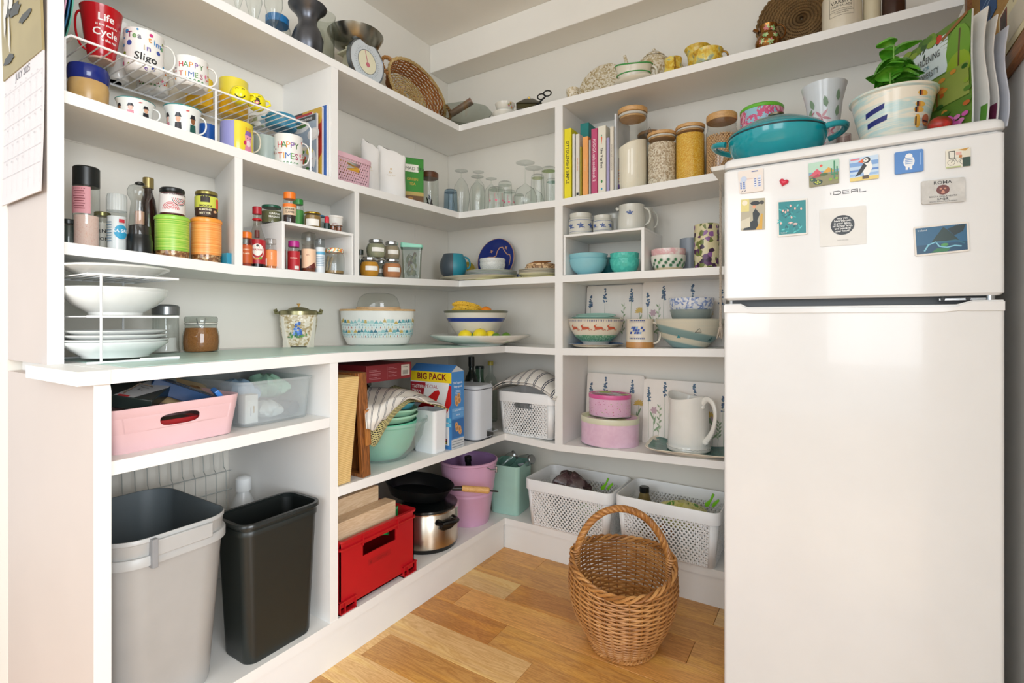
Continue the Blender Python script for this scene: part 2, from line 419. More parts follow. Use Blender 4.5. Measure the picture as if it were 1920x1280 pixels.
# ================================================================ built-in shelving
su = thing('built_in_shelving', 'white painted built-in corner shelving lining the left and back walls', 'shelving', (0, 0, 0)); su['kind'] = 'structure'
del su['category']
def shelf(k, ax, x_end=None, y_start=L_END+.028, back=.003, mat=WHITE, front=None):
    a, b = SH[k]; mb = MB()
    def quadstrip(P0, P1):  # list of (x,y,z) front and back edges (bottom), makes a slab
        n = len(P0); vs = []; fs = []
        for (p, q) in zip(P0, P1): vs += [p, q, (q[0], q[1], q[2]+TK), (p[0], p[1], p[2]+TK)]
        for i in range(n-1):
            o = 4*i
            for j in range(4): fs.append((o+j, o+(j+1) % 4, o+4+(j+1) % 4, o+4+j))
        fs += [(3, 2, 1, 0), tuple(4*(n-1)+j for j in range(4))]
        mb.add(vs, fs)
    ys = sorted(set([max(y_start, y) for y, z in a if y > y_start-.5]+[y_start]))
    if b: ys = [y for y in ys if y < -B_DP]+[-B_DP]
    quadstrip([(ax, y, _ip(a, y)) for y in ys], [(back, y, _ip(a, y)) for y in ys])
    if b:
        z = a[-1][1]; mb.box(back, -B_DP, z, ax, -back, z+TK)
        xs = [x for x, zz in b if x < x_end-.01]+[x_end]
        quadstrip([(x, -B_DP, _ip(b, x)) for x in xs], [(x, -back, _ip(b, x)) for x in xs])
    return mb.build('shelf', mat, su, smooth=0)
shelf('L1', A_UP, 2.220); shelf('L2', A_UP, XR-.004); shelf('L3', A_UP, XF)
shelf('S', A_LO, XF); shelf('M2', A_LO, XF, y_start=-1.236)
# M1: only in the near cell
a = SH['M1'][0]; mb = MB(); ya, yb = L_END+.028, -1.267
mb.add([(A_LO, ya, _ip(a, ya)), (.003, ya, _ip(a, ya)), (.003, ya, _ip(a, ya)+TK), (A_LO, ya, _ip(a, ya)+TK), (A_LO, yb, _ip(a, yb)), (.003, yb, _ip(a, yb)), (.003, yb, _ip(a, yb)+TK), (A_LO, yb, _ip(a, yb)+TK)],
       [(3, 2, 1, 0), (4, 5, 6, 7), (0, 1, 5, 4), (1, 2, 6, 5), (2, 3, 7, 6), (3, 0, 4, 7)])
mb.build('shelf', WHITE, su, smooth=0)
# the worktop: deeper, with an overhang at the near end
ct = shelf('C', A_LO+.004, XF); ct.name = 'worktop'
a = SH['C'][0]; z0 = _ip(a, L_END)
MB().loft([[(.262, L_END-.030, z0), (A_LO+.004, L_END-.030, z0), (A_LO+.004, L_END+.028, z0), (.262, L_END+.028, z0)], [(.262, L_END-.030, z0+TK), (A_LO+.004, L_END-.030, z0+TK), (A_LO+.004, L_END+.028, z0+TK), (.262, L_END+.028, z0+TK)]]).build('worktop_end', WHITE, su, smooth=0, bevel=.001)
def vboard(name, pts, z0, z1, m=WHITE):
    f0 = z0 if callable(z0) else (lambda x, y: z0); f1 = z1 if callable(z1) else (lambda x, y: z1)
    return MB().loft([[(x, y, f0(x, y)) for x, y in pts], [(x, y, f1(x, y)) for x, y in pts]]).build(name, m, su, smooth=0)
bot = lambda k: (lambda x, y: top(k, x, y)-TK); tp = lambda k: (lambda x, y: top(k, x, y))
# near end panel (upper / lower)
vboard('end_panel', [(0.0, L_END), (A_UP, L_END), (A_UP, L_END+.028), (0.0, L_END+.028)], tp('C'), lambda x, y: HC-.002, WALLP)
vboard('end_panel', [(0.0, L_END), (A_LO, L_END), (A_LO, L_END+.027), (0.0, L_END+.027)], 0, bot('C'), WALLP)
vboard('post', [(A_UP-.001, L_END-.001), (A_UP+.005, L_END-.001), (A_UP+.005, L_END+.029), (A_UP-.001, L_END+.029)], tp('C'), HC-.003)
vboard('post', [(A_LO-.001, L_END-.001), (A_LO+.005, L_END-.001), (A_LO+.005, L_END+.028), (A_LO-.001, L_END+.028)], 0, bot('C'))
def divA(y0, y1, yb0, yb1, ax, z0, z1): vboard('divider', [(.003, yb0), (ax, y0), (ax, y1), (.003, yb1)], z0, z1)
divA(-1.047, -1.0155, -1.047, -1.0155, A_UP-.001, tp('L2'), bot('L1'))
divA(-1.409, -1.384, -1.316, -1.291, A_UP-.001, tp('L3'), bot('L2'))
divA(-.937, -.9144, -.818, -.795, A_UP-.001, tp('L3'), bot('L2'))
divA(-1.2655, -1.2357, -1.2655, -1.2357, A_LO-.001, tp('S'), bot('C'))
XP0, XP1 = .839, .877
for z0, z1 in ((tp('L2'), bot('L1')), (tp('L3'), bot('L2')), (tp('C'), bot('L3')), (tp('M2'), bot('C'))):
    vboard('divider', [(XP0, -B_DP+.0005), (XP1, -B_DP+.0005), (XP1, -.003), (XP0, -.003)], z0, z1)
for z0, z1 in ((tp('L3'), bot('L2')), (tp('C'), bot('L3')), (tp('M2'), bot('C')), (tp('S'), bot('M2')), (tp('L2'), lambda x, y: 1.80)):
    pass
# plinth under the bottom shelf
panel('plinth', A_LO-.026, L_END+.028, 0, A_LO-.008, -B_DP-.0, .1125, WHITE, su)
panel('plinth', A_LO-.026, -B_DP+.008, 0, XF, -B_DP+.026, .1125, WHITE, su)
# boards lining the wall behind the shelves, with a visible joint
for k0, k1 in (('L2', 'L1'), ('L3', 'L2'), ('C', 'L3')):
    z0 = min(top(k0, 0.1, -1.8), top(k0, .1, -.3))-.02; z1 = top(k1, .1, -1)-.04
    for y0, y1 in ((L_END+.03, -.2790), (-.2755, -.004)):
        panel('back_panel', .0001, y0, z0, .0028, y1, z1, WALL, su)
# two little white risers
def riser(name, label, x0, y0, x1, y1, z, h, run, legs):
    r = thing(name, label, 'shelf riser', (x0, y0, z))
    mb = MB().box(0, 0, h-.010, x1-x0, y1-y0, h); mb.build('riser_top', WHITE, r, smooth=0, bevel=.001)
    for l in legs: MB().box(*l).build('leg', WHITE, r, smooth=0, bevel=.001)
    return r
# left riser: px 530-664 on L3
ya, yb = AT('A', A_UP-.006, 529)[1], AT('A', A_UP-.006, 663)[1]
zz = top('L3', .2, ya); hR = zpx(412, AT('A', A_UP, 530)[2])-zz-.003
zA_RIS = zz+hR
riser('shelf_riser', 'small white wooden riser among the spice jars on the left wall', .06, ya, A_UP-.006, yb, zz+.001, hR, 'A',
      [(0, 0, 0, A_UP-.066, .010, hR-.010), (0, yb-ya-.008, 0, A_UP-.066, yb-ya, hR-.010)])
xa, xb = AT('B', B_DP-.004, 1056.5)[0], AT('B', B_DP-.004, 1208)[0]
zz = top('L3', (xa+xb)/2, -.2); hR = zpx(425.7, AT('B', B_DP, 1208)[2])-zz
zB_RIS = zz+hR
riser('shelf_riser', 'small white wooden riser holding blue patterned crocks above turquoise bowls', xa, -B_DP+.004, xb, -.02, zz+.001, hR, 'B',
      [(0, 0, 0, .010, B_DP-.024, hR-.010), (xb-xa-.013, 0, 0, xb-xa, B_DP-.024, hR-.010)])
# ================================================================ reusable makers
def root(name, label, cat, S, group=None, dr=0, rot=None):
    return thing(name, label, cat, (S['x'], S['y'], S['z']), S['face']+dr, group, rot)
def shell(prof, t, floor=None):
    floor = t if floor is None else floor
    inner = [(max(r-t, 0.0005), max(z, floor)) for r, z in prof if r > t and z > 0]
    inner = [(r, z if i < len(inner)-1 else prof[-1][1]-t*.3) for i, (r, z) in enumerate(inner)]
    return [(0, 0)]+list(prof)+[(prof[-1][0]-t*.5, prof[-1][1]+t*.25)]+inner[::-1]+[(0, floor)]
def handle(r, z0, z1, out, th, a=0, seg=8, flat=1., n=14, rt=None, tilt=0):
    rt = r if rt is None else rt; pts = []
    for i in range(n+1):
        k = i/n; q = pi*(k-.5); zz = (z0+z1)/2+(z1-z0)/2*sin(q); rr = (r+(rt-r)*k)-th*.5+out*max(0, cos(q))**.7
        pts.append((rr*cos(a), rr*sin(a), zz+tilt*max(0, cos(q))))
    return MB().tube(pts, th/2, seg, flat=flat)
def scale_prof(p, R, H): return [(r*R, z*H) for r, z in p]
MUGP = [(.86, 0), (.96, .03), (1, .1), (1, .5), (1, 1)]
def mug(label, S, R, H, m, prof=MUGP, ha=pi/2, hout=.55, hth=.13, z0=.2, z1=.85, hm=None, inner=None, name='mug', cat='mug', group=None, dr=0, rim=None, t=.003, bands=None, rot=None):
    r = root(name, label, cat, S, group, dr, rot); pr = scale_prof(prof, R, H)
    pf = shell(pr, t); mats = [m, inner or m, rim or m]+(bands[1] if bands else [])
    no = len(pr)+1; mi = []
    for i in range(len(pf)-1): mi.append(0 if i < len(pr) else (2 if i == len(pr) else 1))
    if bands:
        for i in range(len(pr)):
            zm = (pf[i][1]+pf[i+1][1])/2/H
            for k, (a, b) in enumerate(bands[0]):
                if a <= zm <= b: mi[i] = 3+k
    MB().lathe(pf, 40, mi).build('body', mats, r)
    if ha is not None:
        q = prof_r(pr); handle(q(z0*H)-.001, z0*H, z1*H, hout*R, hth*R, ha, rt=q(z1*H)-.001, flat=.8).build('handle', hm or m, r)
    return r, q if ha is not None else prof_r(pr)
def bands_prof(prof, cuts):
    f = prof_r(prof); zs = sorted(set([z for r, z in prof]+[c for c in cuts]))
    out = []
    for z in zs:
        out.append((f(z), z))
    return out
def ceramic(h, rough=.18, **k): return P(h, rough, var=.03, **k)
def pot(label, name, cat, S, prof, m, t=.004, seg=44, bandsz=None, inner=None, group=None, dr=0, top_level=True, parent=None, sx=1, sy=1, rim=None, rz=None, lobes=0, amp=0, part=None):
    pr = list(prof)
    if bandsz: pr = bands_prof(pr, [z for b in bandsz for z in b[:2] if 0 < z < pr[-1][1]])
    pf = shell(pr, t); mats = [m, inner or m, rim or m]; mi = []
    for i in range(len(pf)-1):
        q = 0 if i < len(pr) else (2 if i == len(pr) else 1)
        if i < len(pr) and bandsz:
            zm = (pf[i][1]+pf[i+1][1])/2
            for k, (a, b, bm) in enumerate(bandsz):
                if a <= zm <= b and i > 0:
                    if bm not in mats: mats.append(bm)
                    q = mats.index(bm)
        mi.append(q)
    mb = MB().lathe(pf, seg, mi, sx, sy, lobes=lobes, amp=amp)
    if parent is not None: return mb.build(part or name, mats, parent)
    o = mb.build(name, mats, None, loc=(S['x'], S['y'], S['z']), rot=(0, 0, (S['face'] if rz is None else rz)+dr))
    return tag(o, label, cat, group)
def plate(label, x, y, z, R, H, m, name='plate', cat='plate', group=None, seg=48, sx=1, sy=1, rz=0, foot=.55, t=.004, rim=None, inner=None, lobes=0, amp=0):
    pr = [(foot*R, 0), (foot*R+.002, H*.12), (R*.8, H*.45), (R*.985, H*.86), (R, H)]
    pf = shell(pr, t, H*.22); n = len(pr)
    mi = [0 if i < n else (2 if i == n else 1) for i in range(len(pf)-1)]
    o = MB().lathe(pf, seg, mi, sx, sy, lobes=lobes, amp=amp).build(name, [m, inner or m, rim or m], None, loc=(x, y, z), rot=(0, 0, rz))
    return tag(o, label, cat, group)
def contents(parent, prof, level, m, name='contents', t=.0025, seg=32, hump=0.):
    f = prof_r(prof); zs = [t+.0005]+[z for r, z in prof if t+.001 < z < level]+[level]
    pf = [(0, t+.0005)]+[(max(f(z)-t, .001), z) for z in zs]+[(f(level)*.5, level+hump*.8), (0, level+hump)]
    return MB().lathe(pf, seg).build(name, m, parent)
def lid(parent, R, z, h, m, name='lid', ridges=0, seg=32, dome=.0, bev=.12, r0=None):
    b = min(R*bev, h*.35); pf = [(0, z), (r0 or R-b*.3, z), (R, z+b*.3), (R, z+h-b), (R-b, z+h), (R*.5, z+h+dome*.8), (0, z+h+dome)]
    return MB().lathe(pf, seg if not ridges else ridges*4, 0, lobes=ridges, amp=.015 if ridges else 0).build(name, m, parent)
def label_band(parent, f, z0, z1, col, a0=0., span=2*pi, name='label', eps=.0006, rough=.5):
    n = max(6, int(28*span/2/pi)); vs = []; fs = []
    for i in range(n+1):
        a = a0-span/2+span*i/n
        for z in (z0, z1): r = (f(z) if callable(f) else f)+eps; vs.append((r*cos(a), r*sin(a), z))
    for i in range(n): fs.append((2*i, 2*i+2, 2*i+3, 2*i+1))
    return MB().add(vs, fs).build(name, P(col, rough, var=.03) if isinstance(col, str) else col, parent)
GL = glass()
JARP = [(.90, 0), (.98, .03), (1, .08), (1, .86), (.9, .93), (.86, 1)]
def jar(label, S, R, H, lidh, lidm, fill=None, level=.8, prof=JARP, gm=None, lab=None, name='jar', cat='jar', group=None, lidr=None, ridges=0, txt=None, hump=0, dr=0, lidname='lid', domed=0):
    r = root(name, label, cat, S, group, dr); h = H-lidh*.8; pr = scale_prof(prof, R, h)
    MB().lathe([(0, 0)]+pr, 36).build('glass_body', gm or GL, r)
    if fill: contents(r, pr, h*level, fill, hump=hump)
    f = prof_r(pr)
    lid(r, lidr or pr[-1][0]+.0015, h-lidh*.2, lidh, lidm, lidname, ridges, dome=domed)
    if lab: label_band(r, f, lab[0]*h, lab[1]*h, lab[2], span=lab[3] if len(lab) > 3 else 2*pi)
    if txt:
        p = Print(); txt(p, R, h); p.put(r, wrap(f), eps=.0009)
    return r
def wn(o): q = o.modifiers.new('normals', 'WEIGHTED_NORMAL'); q.keep_sharp = True; q.weight = 80; return o
def rbin(name, label, cat, loc, rz, w, d, h, rad_, taper, m, t=.0025, lip=None, group=None, mi_in=None, top_level=True, z0=0, parent=None, n=5, base=None):
    rg = []
    for k in (0, .02, .5, 1):
        q = taper+(1-taper)*k; e = .004 if k == 0 else 0
        rg.append(rrect(w*q-e, d*q-e, rad_, h*k, n))
    lipm = []
    if lip:
        lw, lh = lip; rg[-1] = rrect(w*(taper+(1-taper)*(1-lh/h)), d*(taper+(1-taper)*(1-lh/h)), rad_, h-lh, n)
        rg += [rrect(w+2*lw, d+2*lw, rad_+lw, h-lh, n), rrect(w+2*lw, d+2*lw, rad_+lw, h-.001, n), rrect(w+2*lw-.002, d+2*lw-.002, rad_+lw, h, n)]
    no = len(rg)
    for k in (1, .5, 0):
        q = taper+(1-taper)*k; rg.append(rrect(w*q-2*t, d*q-2*t, max(rad_-t, .002), max(h*k, t)+(0 if k < 1 else 0), n))
    mi = [0]*(no-1)+[1]*(len(rg)-no+1)
    mb = MB().loft(rg, mi)
    if parent is not None: return wn(mb.build(name, [m, mi_in or m], parent))
    o = mb.build(name, [m, mi_in or m], None, loc=loc, rot=(0, 0, rz)); wn(o); return tag(o, label, cat, group)
def perf_wall(mb, A, B, C, D, nu, nv, hole, shape=8, margin=0., window=None):
    A, B, C, D = map(Vector, (A, B, C, D))
    def q(u, v): return tuple((A*(1-u)+B*u)*(1-v)+(D*(1-u)+C*u)*v)
    W_ = (B-A).length; H_ = (D-A).length
    for j in range(nv):
        v0, v1 = j/nv, (j+1)/nv; off = .5/nu if j % 2 else 0; edges = [0.]
        cells = []
        if off: cells.append((0, off, False))
        k = 0
        while True:
            a = off+k/nu; b = a+1/nu
            if b > 1+1e-6: break
            cells.append((a, b, True)); k += 1
        if cells[-1][1] < 1-1e-6: cells.append((cells[-1][1], 1., False))
        for a, b, hl in cells:
            um, vm = (a+b)/2, (v0+v1)/2
            if window and window[0] < um < window[1] and window[2] < vm < window[3]: continue
            s = hole(um, vm) if hl else 0
            if s <= .05: mb.add([q(a, v0), q(b, v0), q(b, v1), q(a, v1)], [(0, 1, 2, 3)]); continue
            cw, ch = W_/nu, H_/nv; r = min(cw, ch)/2*s; vs = []
            for i in range(8):
                an = pi/4*i; cu, sv = cos(an), sin(an); m = max(abs(cu), abs(sv)); vs.append(q(um+cu/m*(b-a)/2, vm+sv/m*(v1-v0)/2))
            for i in range(8):
                an = pi/4*i; vs.append(q(um+cos(an)*r/W_, vm+sin(an)*r/H_))
            mb.add(vs, [(i, (i+1) % 8, 8+(i+1) % 8, 8+i) for i in range(8)])
def perf_basket(label, loc, rz, w, d, h, m, taper=.86, nu=26, nv=10, rimh=.045, group=None, rr=.03, name='perforated_basket', hw=.1, small=False, holef=None, handle_open=True, window=None):
    r = thing(name, label, 'basket', loc, rz, group); bh = h-rimh; k = taper; kk = taper+(1-taper)*bh/h
    wb, db, wt, dt = w*k, d*k, w*kk, d*kk; cb, c2 = rr*.8, rr
    mb = MB()
    hole = holef or (lambda u, v: .72*(.45+.55*max(0, 1-abs(u-.5)*1.7))*(1 if v < .93 else .6))
    def P3(sx, sy, w_, d_, c, z, along): # corner tangent points
        return (sx*(w_/2-(c if along == 'x' else 0)), sy*(d_/2-(0 if along == 'x' else c)), z)
    z0, z1 = .004, bh
    perf_wall(mb, P3(-1, -1, wb, db, cb, z0, 'x'), P3(1, -1, wb, db, cb, z0, 'x'), P3(1, -1, wt, dt, c2, z1, 'x'), P3(-1, -1, wt, dt, c2, z1, 'x'), nu, nv, hole, window=window)
    perf_wall(mb, P3(1, 1, wb, db, cb, z0, 'x'), P3(-1, 1, wb, db, cb, z0, 'x'), P3(-1, 1, wt, dt, c2, z1, 'x'), P3(1, 1, wt, dt, c2, z1, 'x'), nu, nv, hole)
    nd = max(6, int(nu*d/w))
    perf_wall(mb, P3(1, -1, wb, db, cb, z0, 'y'), P3(1, 1, wb, db, cb, z0, 'y'), P3(1, 1, wt, dt, c2, z1, 'y'), P3(1, -1, wt, dt, c2, z1, 'y'), nd, nv, hole)
    perf_wall(mb, P3(-1, 1, wb, db, cb, z0, 'y'), P3(-1, -1, wb, db, cb, z0, 'y'), P3(-1, -1, wt, dt, c2, z1, 'y'), P3(-1, 1, wt, dt, c2, z1, 'y'), nd, nv, hole)
    for sx, sy, a0 in ((1, 1, 0), (-1, 1, pi/2), (-1, -1, pi), (1, -1, 1.5*pi)):
        rg = []
        for z, w_, d_, c in ((z0, wb, db, cb), (z1, wt, dt, c2)):
            rg.append([(sx*(w_/2-c)+c*cos(a0+pi/2*i/5), sy*(d_/2-c)+c*sin(a0+pi/2*i/5), z) for i in range(6)])
        mb.loft(rg, 0, False, False, closed=False)
    mb.loft([rrect(wb-.004, db-.004, cb, 0), rrect(wb, db, cb, z0)])
    o = mb.build('body', m, r); so = o.modifiers.new('wall', 'SOLIDIFY'); so.thickness = .0018
    # plain rim band, with grip openings in the short sides
    rg = [rrect(wt-.001, dt-.001, c2, bh-.003), rrect(w+.004, d+.004, rr+.003, bh-.002), rrect(w+.006, d+.006, rr+.004, h-.004), rrect(w+.002, d+.002, rr+.004, h), rrect(w-.006, d-.006, rr-.002, h), rrect(w-.010, d-.010, rr-.003, h-.006), rrect(wt-.006, dt-.006, c2-.002, bh-.001)]
    rg.append(rg[0])
    if not handle_open: MB().loft(rg, 0, False, False).build('rim', m, r)
    else:
        n = len(rg[0]); full = MB().loft(rg, 0, False, False)
        full.build('rim', m, r)
    return r
def slab_text(parent, s, o, ux, vx, size, col, name='print', **k):
    p = Print(); p.text(s, 0, 0, size, col, **k); return p.put(parent, plane_map(o, ux, vx), name)
def wire(pts, r=.0016, m=None, name='wire', parent=None, closed=False, seg=6):
    return MB().tube(pts, r, seg, closed).build(name, m, parent)
def cloth_grid(fn, nu, nv, m, name, parent=None, th=.0015, smooth=True):
    vs = []; uvs = []; fs = []
    for j in range(nv+1):
        for i in range(nu+1): vs.append(fn(i/nu, j/nv)); uvs.append((i/nu, j/nv))
    for j in range(nv):
        for i in range(nu): a = j*(nu+1)+i; fs.append((a, a+1, a+nu+2, a+nu+1))
    o = MB().add(vs, fs, 0, uvs).build(name, m, parent, ang=180)
    so = o.modifiers.new('thick', 'SOLIDIFY'); so.thickness = th; so.offset = 0
    return o
# ================================================================ fridge freezer
FW = P('#EDEEEE', .16, var=.01, coat=.3); RUB = P('#6D7072', .6); DRK = P('#1A1C1E', .4); CHR = P('#B9BDC0', .18, 1.)
fx0, fx1, fy = 1.618, 2.216, -.720; fm = (fx0+fx1)/2
fr = thing('fridge_freezer', 'tall white fridge freezer covered in souvenir magnets on its upper door', 'fridge', (fm, -.40, 0))
fw = fx1-fx0
def fbox(name, w, d0, d1, z0, z1, r, m, bev=.003):
    ring = lambda z, g=0: rrect(w-2*g, (d1-d0)-2*g, r, z, 5, 0, (d0+d1)/2+.40)
    return MB().loft([ring(z0, bev), ring(z0+bev), ring(z1-bev), ring(z1, bev)]).build(name, m, fr)
fbox('cabinet', fw-.012, fy+.058, -.055, .02, 1.512, .006, FW)
fbox('freezer_door', fw, fy, fy+.052, 1.1375, 1.513, .010, FW, .006)
fbox('fridge_door', fw, fy, fy+.052, .012, 1.108, .010, FW, .004)
fbox('door_seal', fw-.03, fy+.050, fy+.060, .06, 1.507, .004, RUB, .001)
rg = []
for g_, z in ((.003, 1.5165), (0, 1.519), (0, 1.5285), (.001, 1.534), (.0035, 1.539), (.008, 1.5425), (.014, 1.5437)): rg.append(rrect(fw+.004-2*g_, .674-2*g_, .022, z, 7, 0, fy-.004+.337+.40))
MB().loft(rg).build('worktop', FW, fr)
fbox('base_grille', fw-.03, fy+.06, fy+.09, .0, .03, .004, P('#C9C9C7', .5), .001)
# moulded grip running along the top edge of the lower door
hp = [(-fw/2+.002, 1.108), (-fw/2+.002, 1.1265), (-fw/2+.045, 1.1265), (-fw/2+.062, 1.117), (fw/2-.085, 1.117), (fw/2-.055, 1.1265), (fw/2-.002, 1.1265), (fw/2-.002, 1.108)]
MB().prism(hp, fy+.4-.0005, fy+.45, 'y').build('grip', FW, fr, bevel=.002)
MB().prism([(-fw/2+.001, 1.1010), (-fw/2+.001, 1.1235), (-fw/2+.044, 1.1235), (-fw/2+.064, 1.112), (fw/2-.086, 1.112), (fw/2-.056, 1.1235), (fw/2-.001, 1.1235), (fw/2-.001, 1.1010), (fw/2-.08, 1.1020), (fw/2-.11, 1.0985), (-fw/2+.08, 1.0985), (-fw/2+.05, 1.1015)], fy+.4-.0042, fy+.402, 'y').build('grip_lip', FW, fr, bevel=.0012)
hg = MB().box(fw/2-.115, fy+.4+.012, 1.1265, fw/2-.03, fy+.4+.04, 1.1325); hg.build('hinge', CHR, fr, bevel=.001)
for xx in (fw/2-.108, fw/2-.062): MB().lathe([(0, 0), (.0045, 0), (.0045, .003), (0, .003)], 12).xf(Matrix.Translation((xx, fy+.4+.012, 1.1305)) @ Matrix.Rotation(pi/2, 4, 'X')).build('screw', DRK, fr)
MB().lathe([(0, 0), (.009, 0), (.009, .011), (0, .011)], 14, cx=fw/2-.022, cy=fy+.4+.02, cz=1.1265).build('hinge_pin', CHR, fr)
pr = Print()
bx = lambda px, py: (AT('B', -fy, px)[0]-fm, zpx(py, AT('B', -fy, px)[2]))
u0, v0 = bx(1556.5, 365.5); u1, v1 = bx(1624, 357); hh = .0085; s_ = '#4A4C4E'
wl = (u1-u0); L = .0016
def bl(pts): pr.line([(u0+a*wl, v0+b*hh-.0005) for a, b in pts], L, s_)
bl([(.02, 0), (.02, .62)]); bl([(0, .62), (.03, .62)]); bl([(.10, 0), (.10, 1), (.24, 1), (.30, .8), (.30, .2), (.24, 0), (.10, 0)]); bl([(.36, 0), (.36, 1), (.54, 1)]); bl([(.36, .5), (.53, .5)]); bl([(.36, 0), (.54, 0)])
bl([(.60, 0), (.60, 1), (.77, 1), (.77, 0)]); bl([(.60, .42), (.77, .42)]); bl([(.83, 1), (.83, 0), (1., 0)])
pr.put(fr, plane_map((0, fy+.4, 0), (1, 0, 0), (0, 0, 1)), 'badge_lettering')
# ---- magnets: corners are points on the freezer door (tl, tr, br, bl)
def magnet(label, corners, th, edge, art, name='fridge_magnet', group=None, cat='magnet', shape=None):
    pts = [(AT('B', -fy, a)[0], zpx(b, AT('B', -fy, a)[2])) for a, b in corners]
    cx = sum(p[0] for p in pts)/4; cz = sum(p[1] for p in pts)/4; P4 = [(a-cx, b-cz) for a, b in pts]
    r = thing(name, label, cat, (cx, fy-.0005, cz), 0, group); tl, tr, br, bl_ = P4
    W_ = sqrt((br[0]-bl_[0])**2+(br[1]-bl_[1])**2); H_ = sqrt((tl[0]-bl_[0])**2+(tl[1]-bl_[1])**2)
    def q(u, v, e=0):
        a = u/W_; b = v/H_
        return ((bl_[0]*(1-a)+br[0]*a)*(1-b)+(tl[0]*(1-a)+tr[0]*a)*b, -th-e, (bl_[1]*(1-a)+br[1]*a)*(1-b)+(tl[1]*(1-a)+tr[1]*a)*b)
    c = .0025; ol = [(c, 0), (W_-c, 0), (W_, c), (W_, H_-c), (W_-c, H_), (c, H_), (0, H_-c), (0, c)]
    MB().loft([[(q(u, v)[0], 0, q(u, v)[2]) for u, v in ol], [q(u, v) for u, v in ol]]).build('tile', edge if not isinstance(edge, str) else P(edge, .35), r, smooth=0)
    p = Print(); art(p, W_, H_); p.put(r, lambda u, v, e: q(u, v, e), 'picture', .3, eps=.0003)
    return r
def art_city(p, w, h):
    B = '#5A6FB0'
    p.line([(w*.04, h*.50), (w*.3, h*.60), (w*.6, h*.60), (w*.95, h*.48)], .0008, '#D9A08A')
    p.disc(w*.22, h*.62, w*.13, '#C9D6EC'); p.rect(w*.05, h*.18, w*.13, h*.55, '#D5DDF0'); p.rect(w*.16, h*.18, w*.27, h*.5, '#B9C7E6')
    for x0, x1, hh_ in ((.62, .74, .62), (.78, .92, .7)):
        p.rect(w*x0, h*.2, w*x1, h*hh_, '#E4E8F2')
        for i in range(4): p.rect(w*(x0+.02), h*(.24+.1*i), w*(x1-.03), h*(.28+.1*i), B)
    for i in range(4): p.rect(w*.06, h*(.2+.08*i), w*.12, h*(.23+.08*i), B); p.rect(w*.18, h*(.2+.08*i), w*.25, h*(.23+.08*i), B)
    p.line([(w*.08, h*.06), (w*.16, h*.11)], .0014, '#2A3560'); p.line([(w*.2, h*.06), (w*.28, h*.11)], .0014, '#2A3560'); p.rect(w*.55, h*.88, w*.8, h*.92, '#7A88B8')
magnet('white magnet with a blue sketch of buildings, top left on the freezer door', [(1384, 322.5), (1431, 315), (1432, 358), (1387, 364)], .005, '#EDE4DC', art_city)
def art_cactus(p, w, h):
    p.rect(0, 0, w, h, '#B9DCC8'); p.rect(0, 0, w, h*.5, '#8F8B66'); p.rect(0, h*.48, w, h*.6, '#7FA8C4'); p.disc(w*.42, h*.82, w*.05, '#E4503C')
    p.poly([(0, h*.45), (w*.28, h*.72), (w*.5, h*.45)], '#D9566A'); p.poly([(w*.45, h*.5), (w*.66, h*.72), (w*.9, h*.5)], '#E0A63C')
    p.poly([(w*.05, h*.35), (w*.3, h*.52), (w*.42, h*.38)], '#B4404E'); p.disc(w*.3, h*.16, w*.16, '#2E4440', h*.11); p.disc(w*.13, h*.3, w*.1, '#2F5A50', h*.08)
    for a, b in ((.22, .17), (.3, .2), (.36, .14), (.28, .11), (.1, .3)): p.disc(w*a, h*b, w*.035, '#B8C64A')
    p.rect(w*.83, h*.2, w*.88, h*.95, '#3F8E64'); p.rect(w*.74, h*.4, w*.78, h*.65, '#3F8E64'); p.rect(w*.92, h*.35, w*.96, h*.7, '#3F8E64'); p.rect(w*.74, h*.38, w*.96, h*.42, '#3F8E64'); p.disc(w*.72, h*.2, w*.06, '#8DB03A'); p.disc(w*.92, h*.2, w*.05, '#8DB03A'); p.disc(w*.5, h*.45, w*.14, '#4E6E3C', h*.06)
magnet('magnet painted with a cactus garden and red hills under a red sun', [(1516, 307.5), (1572.6, 298), (1573.2, 343.3), (1517.6, 352)], .004, '#8E8B78', art_cactus)
def art_puffin(p, w, h):
    p.rect(0, 0, w, h, '#C7DDF2'); p.rect(0, h*.62, w, h*.8, '#7FA9DE'); p.rect(0, h*.4, w, h*.48, '#5E8ACF'); p.rect(0, h*.2, w, h*.3, '#9CC0EA'); p.rect(0, 0, w, h*.16, '#E8D07A'); p.rect(w*.04, h*.9, w*.36, h*.96, '#E07A8A')
    p.poly([(w*.48, h*.78), (w*.74, h*.8), (w*.8, h*.5), (w*.66, h*.2), (w*.5, h*.2), (w*.45, h*.5)], '#F2F2EE'); p.poly([(w*.5, h*.74), (w*.6, h*.6), (w*.4, h*.28), (w*.18, h*.18), (w*.36, h*.5)], '#1E2228')
    p.disc(w*.6, h*.84, w*.13, '#1E2228'); p.disc(w*.57, h*.84, w*.085, '#F0F0EA'); p.poly([(w*.48, h*.92), (w*.3, h*.8), (w*.47, h*.74)], '#E8642C'); p.disc(w*.57, h*.86, w*.02, '#1E2228'); p.rect(w*.44, h*.05, w*.66, h*.2, '#5A4A38')
magnet('magnet showing a black and white puffin with an orange beak on a post', [(1592.3, 299.2), (1646.6, 290), (1647.5, 334.8), (1593.8, 341.7)], .004, '#DCDCD4', art_puffin)
